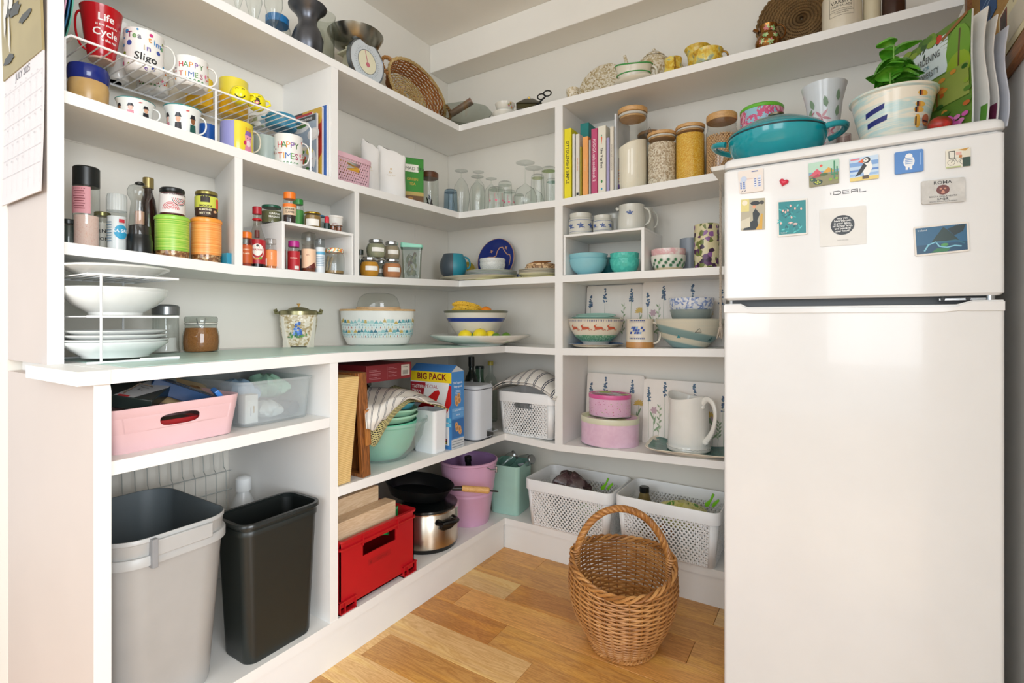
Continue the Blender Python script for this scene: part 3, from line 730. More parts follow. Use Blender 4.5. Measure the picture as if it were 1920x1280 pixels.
def art_blue(p, w, h):
    p.rect(w*.03, h*.03, w*.97, h*.97, '#4C86CC'); p.rect(w*.88, h*.3, w*.91, h*.85, '#8FB6E6')
    p.disc(w*.5, h*.5, w*.2, '#EEF1F4', h*.27); p.disc(w*.5, h*.75, w*.13, '#F4F5F6', h*.12); p.rect(w*.38, h*.14, w*.47, h*.36, '#EEF1F4'); p.rect(w*.52, h*.14, w*.61, h*.36, '#EEF1F4')
    for i in range(4): p.rect(w*.37, h*(.40+.08*i), w*.63, h*(.43+.08*i), '#6B9AD4')
magnet('plain blue glossy magnet with a pale rounded figure in its middle', [(1676.8, 287), (1730.6, 279.8), (1731.2, 321.2), (1677.4, 328)], .005, '#4C86CC', art_blue)
def art_bike(p, w, h):
    p.rect(0, 0, w, h, '#EAE6D6'); p.rect(w*.68, 0, w, h*.55, '#2E4A3C'); p.rect(w*.68, h*.5, w, h*.95, '#E2DCC8'); p.rect(w*.12, h*.5, w*.38, h*.9, '#4A4A42'); p.rect(w*.15, h*.54, w*.35, h*.86, '#E6E4D8')
    p.rect(w*.42, h*.66, w*.64, h*.82, '#E4B4A8'); p.poly([(w*.48, h*.92), (w*.95, h), (w*.8, h*.84)], '#C9973E')
    for cx_ in (.22, .72):
        p.line([(w*cx_+w*.15*cos(2*pi*i/14), h*.28+w*.15*sin(2*pi*i/14)) for i in range(15)], .0007, '#3A3A34')
    p.line([(w*.22, h*.28), (w*.36, h*.5), (w*.62, h*.5), (w*.48, h*.26), (w*.36, h*.5)], .0009, '#3A3A34'); p.line([(w*.62, h*.5), (w*.72, h*.28)], .0009, '#3A3A34'); p.rect(w*.54, h*.5, w*.66, h*.64, '#C07A3A'); p.rect(0, 0, w*.6, h*.07, '#B7C48A')
magnet('small cream magnet of a parked bicycle, at the top right of the freezer door', [(1772, 282), (1818.8, 276.8), (1819, 311.5), (1773, 316.7)], .004, '#E8E4D8', art_bike)
def art_roma(p, w, h):
    D = '#3A3634'; p.text('ROMA', w*.5, h*.80, h*.19, D, bold=.012, sx=1.1); p.disc(w*.5, h*.55, w*.155, '#6E2C20', h*.21)
    for a, b, q in ((-.05, .05, .03), (.05, .05, .03), (0, -.03, .025), (0, -.1, .045)): p.disc(w*(.5+a), h*(.55+b), w*q, '#C98A70', h*q*1.2)
    p.text('BOCCA DELLA VERITA', w*.5, h*.245, h*.095, D, sx=.95); p.text('S.P.Q.R.', w*.5, h*.125, h*.12, D, bold=.02); p.text('SENATUS POPULUS QUE ROMANUS', w*.5, h*.045, h*.06, D, sx=.95)
magnet('grey stone magnet reading ROMA with a reddish carved mask', [(1726.7, 340.8), (1808.2, 332.4), (1809, 378), (1727.6, 384)], .006, speckle([(.3, '#C3C2BE'), (.7, '#D9D8D4')], 40, .5, 'noise', smooth=True), art_roma)
def art_poster(p, w, h):
    p.rect(0, 0, w, h, '#B9B29A'); p.rect(0, h*.6, w*.35, h, '#E2D68A'); p.disc(w*.16, h*.88, w*.12, '#F0E8D0'); p.poly([(w*.1, 0), (w*.25, h*.2), (w*.52, h*.3), (w*.5, h*.55), (w*.62, h*.68), (w*.8, h*.5), (w*.7, h*.3), (w*.74, h*.1), (w*.62, 0)], '#22282A')
    p.disc(w*.6, h*.85, w*.2, '#22282A', h*.07); p.disc(w*.56, h*.74, w*.07, '#E8A07A'); p.poly([(w*.62, 0), (w*.78, h*.2), (w*.84, h*.5), (w*.92, h*.5), (w*.9, 0)], '#D9A93A'); p.poly([(0, h*.3), (w*.4, h*.42), (w*.4, h*.1), (0, h*.05)], '#D6CFB8'); p.disc(w*.88, h*.86, w*.09, '#3A3A34')
magnet('upright magnet of a black silhouette on khaki and yellow patches', [(1389.8, 374.7), (1434.3, 371), (1434, 430), (1389.2, 432.4)], .003, '#D8D2C4', art_poster)
def art_fuchsia(p, w, h):
    p.rect(w*.05, h*.05, w*.95, h*.95, '#1E8A90'); random.seed(3)
    for i in range(46): p.leaf(w*random.uniform(.1, .82), h*random.uniform(.1, .86), w*.14, w*.05, random.uniform(0, 6.28), random.choice(['#37B4B6', '#5CCBCB', '#0F6670', '#2AA0A4', '#167880']))
    for a, b in ((.2, .7), (.28, .66), (.36, .7), (.45, .82), (.6, .74), (.8, .72), (.48, .5), (.12, .36)): p.disc(w*a, h*b, w*.03, '#F2C4B8', h*.035)
    for a, b in ((.45, .38), (.6, .34)):
        for k in range(5): p.leaf(w*a, h*b, w*.11, w*.025, -pi/2+(k-2)*.55, '#F2D0C8')
    p.text('Ireland', w*.12, h*.08, h*.05, '#F0F0F0', 'LEFT')
magnet('white-bordered teal magnet with pink hanging fuchsia flowers', [(1457.2, 376.5), (1513.7, 371.6), (1514.3, 439.6), (1458.4, 444.4)], .004, '#E9E6E0', art_fuchsia)
def art_card(p, w, h):
    p.disc(w*.5, h*.54, w*.255, '#22272B', h*.26, 28)
    for i, s in enumerate(['may you', 'have warmth', 'in your igloo,', 'oil in your lamp,', 'and peace in', 'your heart!']): p.text(s, w*.5, h*(.70-.068*i), h*.075, '#F2F2F0', bold=.02, sx=[.95, .95, .95, .9, .95, .95][i])
    p.text('ESKIMO PROVERB', w*.5, h*.13, h*.032, '#8A8A86')
magnet('square off-white card with a proverb in white script on a black disc', [(1536.4, 393.7), (1624, 384.6), (1624.6, 457), (1537.3, 463.2)], .0015, '#E7E6E1', art_card, name='proverb_card', cat='card')
def art_sea(p, w, h):
    p.rect(w*.035, h*.06, w*.965, h*.94, '#1E5E84'); p.rect(w*.035, h*.06, w*.965, h*.35, '#14496A'); p.poly([(w*.32, h*.42), (w*.55, h*.9), (w*.62, h*.8), (w*.82, h*.42)], '#1C3834'); p.poly([(w*.62, h*.82), (w*.8, h*.92), (w*.95, h*.92), (w*.9, h*.7), (w*.74, h*.58)], '#162C2C')
    p.line([(w*.18, h*.14), (w*.26, h*.34), (w*.40, h*.42), (w*.46, h*.26), (w*.6, h*.2), (w*.74, h*.24), (w*.86, h*.2)], h*.045, '#7EC0D4'); p.line([(w*.4, h*.42), (w*.56, h*.40), (w*.76, h*.42), (w*.92, h*.28)], h*.04, '#2A6A80'); p.poly([(w*.3, h*.07), (w*.42, h*.2), (w*.66, h*.16), (w*.6, h*.07)], '#2E7A4A'); p.disc(w*.56, h*.3, w*.07, '#4E9A4E', h*.05); p.text('Ireland', w*.08, h*.82, h*.09, '#DDE6EC', 'LEFT')
magnet('wide white-bordered sea postcard of dark rocks, lowest magnet on the right', [(1712, 426), (1815, 415.4), (1818, 470.7), (1715.5, 481)], .003, '#E9E3DA', art_sea)
# heart
hx, hz = AT('B', -fy, 1469.5)[0], zpx(342, AT('B', -fy, 1469.5)[2])
ht = []
for i in range(40):
    a = 2*pi*i/40; ht.append((16*sin(a)**3*.00072, (13*cos(a)-5*cos(2*a)-2*cos(3*a)-cos(4*a))*.00072))
c_, k_ = cos(-.35), sin(-.35); ht = [(a*c_-b*k_, a*k_+b*c_) for a, b in ht]
mbh = MB().loft([[(a*s, -d, b*s) for a, b in ht] for s, d in ((1, 0), (1, .003), (.85, .0065), (.5, .0085), (.1, .009))])
tag(mbh.build('heart_magnet', P('#D8334F', .2, var=.06), None, loc=(hx, fy-.0006, hz)), 'small glossy red heart magnet on the freezer door', 'magnet')
# ================================================================ bottom shelf
ZS = .1129+TK+.0004
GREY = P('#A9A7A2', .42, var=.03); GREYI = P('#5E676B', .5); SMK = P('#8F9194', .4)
gb = thing('waste_bin', 'tall open grey plastic waste bin at the near end of the bottom shelf', 'bin', (.362, -1.686, ZS))
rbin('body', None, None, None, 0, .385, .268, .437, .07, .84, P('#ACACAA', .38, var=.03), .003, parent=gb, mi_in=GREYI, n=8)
def rimring(parent, w, d, r, z0, z1, out, m, name, t=.003, open_=False):
    rg = [rrect(w, d, r, z0, 8), rrect(w+2*out, d+2*out, r+out, z0+.002, 8), rrect(w+2*out, d+2*out, r+out, z1-.003, 8), rrect(w+2*out-.003, d+2*out-.003, r+out, z1, 8), rrect(w, d, r, z1, 8)]
    rg.append(rg[0]); return MB().loft(rg, 0, False, False).build(name, m, parent)
RIM = P('#B4B5B4', .35)
rimring(gb, .378, .261, .068, .372, .396, .009, RIM, 'rim_band'); rimring(gb, .383, .266, .07, .425, .437, .003, RIM, 'rim_edge')
MB().box(.186, -.055, .392, .2025, .075, .428).build('latch', RIM, gb, bevel=.002)
MB().box(.188, -.062, .368, .2085, -.050, .434).build('latch_hinge', SMK, gb, bevel=.001)
bb = thing('waste_bin', 'slim black plastic waste bin beside the tall grey one', 'bin', (.487, -1.413, ZS))
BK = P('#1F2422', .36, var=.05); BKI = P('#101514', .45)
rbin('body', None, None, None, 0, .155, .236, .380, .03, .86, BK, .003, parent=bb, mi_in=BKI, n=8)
rimring(bb, .150, .231, .03, .376, .388, .012, P('#1E2221', .25), 'rim'); rimring(bb, .150, .231, .03, .352, .368, .005, BK, 'collar')
# wire rack leaning at the back of the near cell
wr = thing('wire_rack', 'grey wire basket rack leaning on the wall behind the bins', 'rack', (.03, -1.42, .505))
WM = P('#B9BCB8', .35, .3)
for i in range(12):
    y = -.26+.034*i; MB().tube([(.0, y, .17), (.012, y, .05), (.05, y-.012, .045), (.055, y-.012, -.10)], .0016, 5).build('wire', WM, wr)
for p_ in (((.056, -.28, -.02), (.056, .12, -.02)), ((.056, -.28, -.10), (.056, .12, -.10)), ((.05, -.28, .045), (.05, .12, .045)), ((0, -.28, .17), (0, .12, .17))): MB().tube(p_, .0022, 5).build('rail', WM, wr)
MB().tube([(.056, -.28, -.10), (.056, -.28, -.36)], .0025, 5).build('leg', WM, wr); MB().tube([(.056, .12, -.10), (.056, .12, -.36)], .0025, 5).build('leg', WM, wr)
S = spot('A', .16, 456, 'S', .1429); R = rad(S, 30)
bt = root('spray_bottle', 'white plastic bottle showing only its cap behind the black bin', 'bottle', S)
MB().lathe([(0, 0), (.035, 0), (.038, .01), (.038, .30), (.02, .34), (.018, .35)], 24).build('body', P('#DADDDD', .3), bt); lid(bt, .024, .348, .045, P('#E9ECEC', .3), 'cap', dome=.006)
# red crate
RED = P('#B5141E', .35, var=.08, scale=6); cr = thing('crate', 'bright red plastic crate holding pale wood boards on the bottom shelf', 'crate', (.425, -1.050, ZS))
cw, cd, ch = .27, .337, .228   # x, y, z
def crate():
    b = MB(); x0, x1, y0, y1 = -cw/2, cw/2, -cd/2, cd/2; t = .004
    b.box(x0, y0, .012, x1, y1, .016)
    # front wall (x1) with a grip opening: four panels around the hole
    hy0, hy1, hz0, hz1 = -.075, .075, .150, .190
    b.box(x1-t, y0, .012, x1, y1, hz0); b.box(x1-t, y0, hz0, x1, hy0, ch); b.box(x1-t, hy1, hz0, x1, y1, ch); b.box(x1-t, hy0, hz1, x1, hy1, ch)
    b.box(x0, y0, .012, x0+t, y1, ch); b.box(x0, y0, .012, x1, y0+t, ch); b.box(x0, y1-t, .012, x1, y1, ch)
    return b
crate().build('body', RED, cr, smooth=0)
rg = [rrect(cw+.001, cd+.001, .012, .200), rrect(cw+.016, cd+.014, .016, .200), rrect(cw+.018, cd+.016, .016, .206), rrect(cw+.004, cd+.004, .014, .208), rrect(cw+.006, cd+.006, .014, .222), rrect(cw+.020, cd+.018, .018, .226), rrect(cw+.020, cd+.018, .018, .232), rrect(cw-.006, cd-.006, .012, .232)]
rg.append(rrect(cw-.006, cd-.006, .012, .2)); rg.append(rg[0]); MB().loft(rg, 0, False, False).build('rim', RED, cr)
for y in (-.08, .08): MB().box(cw/2-.001, y-.0025, .190, cw/2+.009, y+.0025, .230).build('rib', RED, cr)
for y0, y1 in ((-cd/2-.006, -cd/2+.06), (cd/2-.06, cd/2+.006)):
    b = MB(); x1 = cw/2
    b.box(x1-.03, y0, 0, x1+.008, y1, .004); b.box(x1-.03, y0, .036, x1+.010, y1, .040); b.box(x1-.02, y0, 0, x1+.008, y0+.003, .038); b.box(x1-.02, y1-.003, 0, x1+.008, y1, .038); b.box(x1-.02, (y0+y1)/2-.012, 0, x1+.007, (y0+y1)/2-.009, .038)
    b.build('foot', RED, cr, smooth=0)
p = Print(); p.rect(-.052, .108, .052, .128, P('#A5121B', .4)); p.text('curver', .012, .1125, .018, P('#8E0F17', .4), bold=.02); p.rect(-.046, .112, -.036, .122, P('#8E0F17', .4)); p.put(cr, plane_map((cw/2, 0, 0), (0, 1, 0), (0, 0, 1)), 'moulded_lettering')
PW = wood('#D9C0A0', '#C4A581', .55, 1, 1.2, 5)
for i, (x0, x1, y0, y1, z0, z1, l) in enumerate([(.485, .540, -1.215, -.955, .345, .425, 'pale wooden board in the red crate, the nearer and lower of two'), (.470, .484, -1.218, -.985, .345, .478, 'pale wooden board in the red crate, the taller one behind')]):
    tag(MB().box(0, 0, 0, x1-x0, y1-y0, z1-z0).build('wooden_board', PW, None, smooth=0, bevel=.0015, loc=(x0, y0, z0)), l, 'board')
tag(MB().box(-.15, -.11, 0, .0, .11, .004).build('wooden_board', wood('#B9A286', '#9A8468', .5, 1), None, smooth=0, bevel=.001, loc=(.468, -1.10, .474)), 'thin wooden board lying flat on top of the boards in the red crate', 'board')
gp = tag(cloth_grid(lambda u, v: (.03*sin(6*u), .16*u-.08, .07*v+.01*sin(9*u+4*v)), 14, 8, P('#1F8A45', .35, var=.2), 'plastic_bag'), 'green plastic bag tucked in the back corner of the red crate', 'bag'); gp.location = (.50, -.955, ZS+.16)
# slow cooker and pan
STEEL = P('#C9BFB0', .26, 1., var=.06, scale=3, stretch=(1, 1, .1)); BLK = P('#0E1010', .22);
sc = thing('slow_cooker', 'round brushed steel slow cooker with black lid and side handles', 'slow cooker', (.43, -.665, ZS), face(.43, -.665)); sc.scale = (1, 1, .84)
MB().lathe([(0, .006), (.118, .006), (.120, .0), (.126, 0), (.130, .012), (.132, .022)], 48).build('base', BLK, sc)
MB().lathe([(.128, .020), (.133, .022), (.134, .182), (.131, .186)], 48).build('body', STEEL, sc)
MB().lathe([(.120, .186), (.137, .184), (.137, .190), (.130, .194), (.10, .194)], 48).build('rim', P('#D8D4CC', .2, 1.), sc)
MB().lathe([(.128, .190), (.130, .200), (.10, .214), (.05, .222), (0, .224)], 48).build('lid', BLK, sc)
for sg in (.62, -2.2):
    pts = [(.134*cos(sg-.28), .134*sin(sg-.28), .150), (.165*cos(sg-.2), .165*sin(sg-.2), .150), (.172*cos(sg), .172*sin(sg), .152), (.165*cos(sg+.2), .165*sin(sg+.2), .150), (.134*cos(sg+.28), .134*sin(sg+.28), .150)]
    MB().tube(pts, [.014, .012, .013, .012, .014], 8, flat=1.1).build('handle', BLK, sc)
    MB().prism([(-.035, .118), (-.03, .155), (.03, .155), (.035, .118), (.02, .108), (-.02, .108)], .131, .146, 'x').xf(Matrix.Rotation(sg, 4, 'Z')).build('handle_mount', BLK, sc, bevel=.003)
fp = thing('frying_pan', 'black frying pan with a pale wooden handle resting on the slow cooker', 'pan', (.405, -.690, ZS+.1925), 0)
MB().lathe(shell([(.10, 0), (.118, .008), (.142, .052), (.146, .055)], .0025), 44).build('pan_body', P('#15181A', .3, .3), fp)
fp.rotation_euler = Matrix.Rotation(.14, 3, Vector((-sin(.72), cos(.72), 0))).to_euler(); fp.location.z += .006
ha = .72; hd = Vector((cos(ha), sin(ha), .0))
MB().tube([tuple(hd*.138+Vector((0, 0, .040))), tuple(hd*.185+Vector((0, 0, .044)))], [.009, .010], 10).build('ferrule', P('#141414', .3), fp)
MB().tube([tuple(hd*q+Vector((0, 0, .044+.006*(q-.18)))) for q in (.180, .19, .24, .295, .300)], [.0125, .0140, .0135, .0145, .010], 14).build('handle', wood('#DDAE6C', '#C08D4A', .45, 0), fp)
MB().tube([tuple(hd*(.318+.020*cos(a))+Vector((-hd.y, hd.x, 0))*.006*sin(a)+Vector((0, 0, .044))) for a in [2*pi*i/16 for i in range(16)]], .0022, 6, True).build('hanging_loop', P('#141414', .3), fp)
# pink bucket
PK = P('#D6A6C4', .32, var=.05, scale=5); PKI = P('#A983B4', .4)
pb = thing('metal_bucket', 'lilac pink metal bucket with a black bottle inside, in the corner', 'bucket', (.442, -.385, ZS))
bp = [(.092, 0), (.095, .006), (.113, .13), (.115, .133), (.115, .139), (.1135, .142), (.115, .150), (.117, .152), (.132, .276), (.136, .280), (.136, .287), (.132, .289)]
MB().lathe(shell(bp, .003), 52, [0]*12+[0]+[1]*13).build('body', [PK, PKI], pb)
MB().tube([(.128, .03, .262), (.138, .03, .262), (.138, .03, .238), (.129, .03, .238)], .003, 6).build('handle_lug', CHR, pb)
MB().tube([(.137, .03, .250), (.140, -.02, .262), (.139, -.045, .276)], .0024, 6).build('bail', CHR, pb)
bo = thing('bottle', 'black bottle neck sticking up out of the pink bucket', 'bottle', (.475, -.405, ZS+.007), 0, None, (.10, .0, 0))
MB().lathe([(0, 0), (.034, 0), (.036, .005), (.036, .18), (.02, .23), (.014, .25), (.0135, .292)], 24).build('body', P('#101413', .12), bo); lid(bo, .016, .285, .024, P('#0B0D0D', .3), 'cap')
# mint tin
MT = P('#A6CFC2', .3, var=.03); mt = thing('storage_tin', 'mint green metal storage tin full of glass jars, in the bottom corner', 'tin', (.535, -.165, ZS), .12)
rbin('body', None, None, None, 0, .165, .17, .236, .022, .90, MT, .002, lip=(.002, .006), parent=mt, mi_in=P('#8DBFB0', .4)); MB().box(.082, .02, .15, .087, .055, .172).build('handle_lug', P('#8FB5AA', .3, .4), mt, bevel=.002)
for i, (x, y, rx, ry, l, c) in enumerate([(.50, -.19, .9, .6, 'clear glass jar lying on its side in the mint tin, the nearer one', '#DDE3E4'), (.575, -.15, 1.25, -.2, 'silver-labelled glass jar leaning at the rim of the mint tin', '#C9CED0')]):
    j = thing('glass_jar', l, 'jar', (x+.03, y+.01, ZS+.245), 0, None, (0, rx, ry))
    MB().lathe([(0, -.045), (.026, -.045), (.028, -.04), (.028, .02), (.022, .035), (.021, .045)], 26).build('glass_body', glass('#E4EAEA', .3), j); lid(j, .023, .038, .012, P('#A9AEB0', .3, .9), seg=24)
    if i: label_band(j, .0285, -.03, .01, '#B9C0C4', 0, 2.6)
# white perforated baskets
PL = P('#EFF0F0', .38, var=.01)
hole_f = lambda u, v: (.50+.40*max(0, 1-((u-.5)/.42)**2))*(1 if .06 < v < .92 else .6)
def wbasket(label, x0, x1, y0, y1, z, h, nu=20, nv=16, **k):
    return perf_basket(label, ((x0+x1)/2, (y0+y1)/2, z), 0, x1-x0, y1-y0, h, PL, .90, nu, nv, holef=hole_f, group=None, **k)
wbasket('white perforated plastic basket on the bottom shelf holding a dark wrapped bag', .690, 1.108, -.292, -.020, ZS, .212)
wbasket('white perforated plastic basket on the bottom shelf next to the fridge', 1.128, 1.532, -.298, -.025, ZS, .218)
zb = top('M2', .7, -.2)
wbasket('white perforated basket with a folded striped cloth on top, in the middle corner', .522, .828, -.268, -.03, zb+.001, .205, 16, 16, window=(.26, .64, .80, 1.1))
# contents of the baskets
def lumpy(name, label, cat, loc, sx, sy, sz, m, seed=0, amp=.18, rz=0, seg=24):
    rnd = random.Random(seed); ph = [rnd.uniform(0, 6.28) for _ in range(6)]; rg = []
    for j in range(1, 12):
        th = pi*j/12; rg.append([])
        for k in range(seg):
            a = 2*pi*k/seg; q = 1+amp*(sin(3*a+ph[0])*sin(2*th+ph[1])+.6*sin(5*a+ph[2]+2*th)+.4*sin(7*a+ph[3]-3*th))
            rg[-1].append((sx*sin(th)*cos(a)*q, sy*sin(th)*sin(a)*q, sz*(1-cos(th))*.5*(1+.3*amp*sin(4*a+ph[4]))*1.0))
    return tag(MB().loft(rg).build(name, m, None, loc=loc, rot=(0, 0, rz), ang=30), label, cat)
FOIL = speckle([(.3, '#3A2A2C'), (.55, '#4E383A'), (.8, '#8A7A7A')], 45, .22, 'noise', smooth=True)
lumpy('foil_bag', 'crumpled dark brown foil bag in the left white basket', 'bag', (.865, -.17, ZS+.10), .085, .06, .135, FOIL, 3, .22)
lumpy('potato_bag', 'yellow and green printed net bag in the basket by the fridge', 'bag', (1.37, -.16, ZS+.08), .10, .07, .115, speckle([(.0, '#C9C96A'), (.45, '#DAD68E'), (.6, '#5E9A46'), (.7, '#D3CE7A')], 26, .4, 'noise'), 8, .10)
lumpy('green_bag', 'pale bag of green vegetables low in the left white basket', 'bag', (.99, -.16, ZS+.012), .075, .07, .13, speckle([(.0, '#DDE3DC'), (.5, '#6FAE4A'), (.62, '#E4E8E2')], 22, .4, 'noise'), 5, .12)
lumpy('orange_bag', 'orange and blue packet low inside the basket by the fridge', 'bag', (1.285, -.17, ZS+.012), .045, .06, .07, speckle([(.0, '#C97A3A'), (.5, '#3A4E8A'), (.6, '#D9D0C0')], 20, .4, 'noise'), 6, .12)
def peg(label, loc, rz):
    r = thing('bag_clip', label, 'clip', loc, rz, 'bright green bag clips in the white baskets'); G = P('#77C21E', .35)
    MB().prism([(-.022, 0), (-.010, .004), (.012, .052), (.004, .056), (-.006, .03), (-.026, .012)], -.006, .006, 'y').build('jaw', G, r, bevel=.001)
    MB().prism([(.000, 0), (.010, .004), (.030, .030), (.026, .036), (.006, .018)], -.006, .006, 'y').build('jaw', G, r, bevel=.001)
peg('bright green bag clip standing in the left white basket', (1.025, -.13, ZS+.170), .3); peg('bright green bag clip standing in the basket by the fridge', (1.475, -.14, ZS+.185), .2)
j = thing('sauce_bottle', 'brown glass bottle with a black cap in the basket by the fridge', 'bottle', (1.195, -.12, ZS+.004)); MB().lathe([(0, 0), (.026, 0), (.028, .01), (.028, .15), (.02, .18), (.018, .19)], 24).build('body', P('#7A6A3E', .2), j); lid(j, .021, .186, .024, BLK, 'cap')
# ================================================================ wicker shopping basket on the floor
WK = speckle([(.2, '#8A5A2C'), (.45, '#B47C42'), (.62, '#C99356'), (.85, '#D8A86C')], 9, .42, 'noise', smooth=True, stretch=(1, 1, 4), bump=.1)
WKD = speckle([(.2, '#7A4A22'), (.5, '#A06A34'), (.85, '#BE8848')], 12, .42, 'noise', smooth=True, bump=.1)
bk = thing('wicker_basket', 'oval wicker shopping basket with a tall hoop handle standing on the floor', 'basket', (1.283, -.640, 0), .36)
def bprof(t):   # t 0..1 up the side -> (radius factor x, radius factor y, z)
    q = sin(min(1, t*1.02)*pi*.5)**.8
    bul = 1+.10*sin(pi*min(1, t/1.0))*1.0
    return (.105+(.168-.105)*q)*bul, (.125+(.218-.125)*q)*bul, .012+.258*t
NS = 30
def bpt(a, t, off=0):
    rx, ry, z = bprof(t); zz = z+ (.012*t*cos(2*a))
    return ((rx+off)*cos(a), (ry+off)*sin(a), zz)
for k in range(NS):
    a = 2*pi*k/NS; MB().tube([bpt(a, t/12) for t in range(13)], .0026, 5).build('stake', WKD, bk)
nrow = 33
for j in range(nrow):
    t = (j+.5)/nrow*.93; n = NS*4; pts = []
    for i in range(n):
        a = 2*pi*i/n; pts.append(bpt(a, t, .0038*cos(NS/2*a+pi*(j % 2))))
    MB().tube(pts, .0034 if t < .86 else .003, 5, True).build('weaver', WK, bk)
for j in range(3):   # plaited border
    n = 150; pts = []
    for i in range(n):
        a = 2*pi*i/n; ph = 12*a+2*pi*j/3; q = bpt(a, .975, .006*cos(ph)); pts.append((q[0], q[1], q[2]+.0075*sin(ph)))
    MB().tube(pts, .0048, 6, True).build('border_cane', WKD if j == 1 else WK, bk)
for j in range(3):
    n = 120; pts = []
    for i in range(n):
        a = 2*pi*i/n; ph = 22*a+2*pi*j/3; pts.append(((.110+.006*cos(ph))*cos(a), (.132+.006*cos(ph))*sin(a), .009+.004*sin(ph)))
    MB().tube(pts, .0040, 5, True).build('foot_cane', WK, bk)
for j in range(9):
    q = 1-j/9.5; MB().tube([(.108*q*cos(2*pi*i/40), .128*q*sin(2*pi*i/40), .014+.002*cos(7.5*2*pi*i/40*2+pi*(j % 2))) for i in range(40)], .004, 5, True).build('base_cane', WK, bk)
hx_ = bprof(.9)[0]-.012
def hpt(q): a = pi*q; return Vector((hx_*cos(a)*(1.0), 0, .19+.252*sin(a)**.85))
for j in range(6):
    pts = []
    for i in range(121):
        q = i/120; c0 = hpt(q); c1 = hpt(min(1, q+.01)); c_1 = hpt(max(0, q-.01)); T = (c1-c_1).normalized(); N = Vector((0, 1, 0)); Bn = T.cross(N); ph = 2*pi*(11*q)+2*pi*j/6
        pts.append(tuple(c0+N*.0075*cos(ph)+Bn*.0075*sin(ph)))
    MB().tube(pts, .0052, 6).build('handle_cane', WK if j % 2 else WKD, bk)
for sg in (-1, 1):
    for i in range(9):
        z = .222+.0085*i; MB().tube([(sg*(hx_-.002)+.0150*cos(2*pi*k/14), .0155*sin(2*pi*k/14), z+.003*sin(2*pi*k/14)) for k in range(14)], .0038, 5, True).build('handle_binding', WK, bk)
# ================================================================ middle shelf of the lower unit (left run)
def zM(x, y): return top('M2', x, y)+.0006
# woven bamboo tray standing on edge, then a dark wooden tray around it
BAM = NT('mat_bamboo_mat'); v_ = BAM.coord('Object', (1, 1, 1)); w_ = BAM.node('ShaderNodeTexWave', bands_direction='Z'); w_.inputs['Scale'].default_value = 55; w_.inputs['Distortion'].default_value = 1.2
BAM.link(v_, w_.inputs[0]); BAM.link(BAM.mix(BAM.noise(v_, 9, 3), BAM.ramp(w_.outputs['Fac'], [(.1, '#C59F5C'), (.5, '#E6C88C')]), '#D9B676'), BAM.b.inputs['Base Color']); BAM.bump(w_.outputs['Fac'], .5, .002); BAM.b.inputs['Roughness'].default_value = .6; BAM = BAM.m
x_, y_ = .565, -1.233
o = MB().loft([[(0, .0, 0), (-.30, .0, 0), (-.30, .060, 0), (-.012, .060, 0), (0, .052, 0)], [(0, .0, .34), (-.30, .0, .34), (-.30, .098, .34), (-.015, .098, .34), (0, .088, .338)]]).build('bamboo_mat_box', BAM, None, smooth=0, bevel=.003, loc=(x_, y_, zM(x_, y_)))
tag(o, 'pale woven bamboo box standing upright against the divider', 'box')
DW = wood('#9A5F2E', '#4A2A14', .4, 2, 1.2, 6); dt = thing('wooden_tray', 'dark stained wooden tray standing on its side over the bamboo box', 'tray', (.560, -1.130, zM(.56, -1.1)), 0, None, (0.055, 0, 0))
H_ = .350
MB().box(-.30, .030, 0, 0, .036, H_).build('tray_base', DW, dt, bevel=.001)
MB().box(-.012, 0, 0, .004, .036, H_).build('side_rail', DW, dt, bevel=.0015); MB().box(-.30, 0, 0, -.29, .036, H_).build('side_rail', DW, dt, bevel=.0015)
MB().box(-.29, 0, 0, -.012, .036, .012).build('end_rail', DW, dt, bevel=.001); MB().box(-.29, 0, H_-.012, -.012, .036, H_).build('end_rail', DW, dt, bevel=.001)
MB().box(.004, .014, .105, .014, .036, .225).build('handle', wood('#B87A3C', '#7A4A20', .4, 2), dt, bevel=.003)
# nest of mixing bowls
bx_, by_ = .415, -.905; zc = zM(bx_, by_)
BP = [(.55, 0), (.60, .02), (.74, .22), (.88, .55), (.97, .88), (1.0, 1)]
def bowlprof(R, H, p=BP): return [(r*R, z*H) for r, z in p]
o = MB().lathe(shell(bowlprof(.172, .150, [(.50, 0), (.56, .02), (.76, .25), (.90, .55), (.97, .90), (1.03, .93), (1.03, 1)]), .0035), 56).build('mixing_bowl', frost('#EAF2EF', .17, .12), None, loc=(bx_, by_, zc)); tag(o, 'large clear plastic mixing bowl around the mint one, under the striped towel', 'bowl')
MIN = P('#74DDB8', .25, var=.03, sub=0)
o = MB().lathe(shell(bowlprof(.140, .140, [(.55, 0), (.62, .03), (.82, .25), (.95, .6), (1., 1)]), .003), 56).build('mixing_bowl', MIN, None, loc=(bx_-.004, by_-.004, zc+.005)); tag(o, 'mint green mixing bowl nested inside the clear plastic bowl', 'bowl')
LG = P('#A9DDBE', .3); LB = P('#5DBACB', .3)
for i, (R, z, m, tx, l) in enumerate([(.138, .147, LG, .03, 'pale green rimmed bowl nested above the mint mixing bowl'), (.120, .172, LG, .10, 'smaller pale green bowl, second from the top of the nest'), (.092, .200, LB, .22, 'sky blue plastic dish tilted on top of the nest of green bowls')]):
    pr_ = shell([(R*.86, 0), (R*.9, .004), (R*.985, .018), (R, .020), (R, .026)], .003, .004)
    tag(MB().lathe(pr_, 48).build(['mixing_bowl', 'mixing_bowl', 'saucer_dish'][i], m, None, loc=(bx_+.01*i, by_+.012*i, zc+z), rot=(-tx*.6, tx*.6, 0)), l, ['bowl', 'bowl', 'dish'][i])
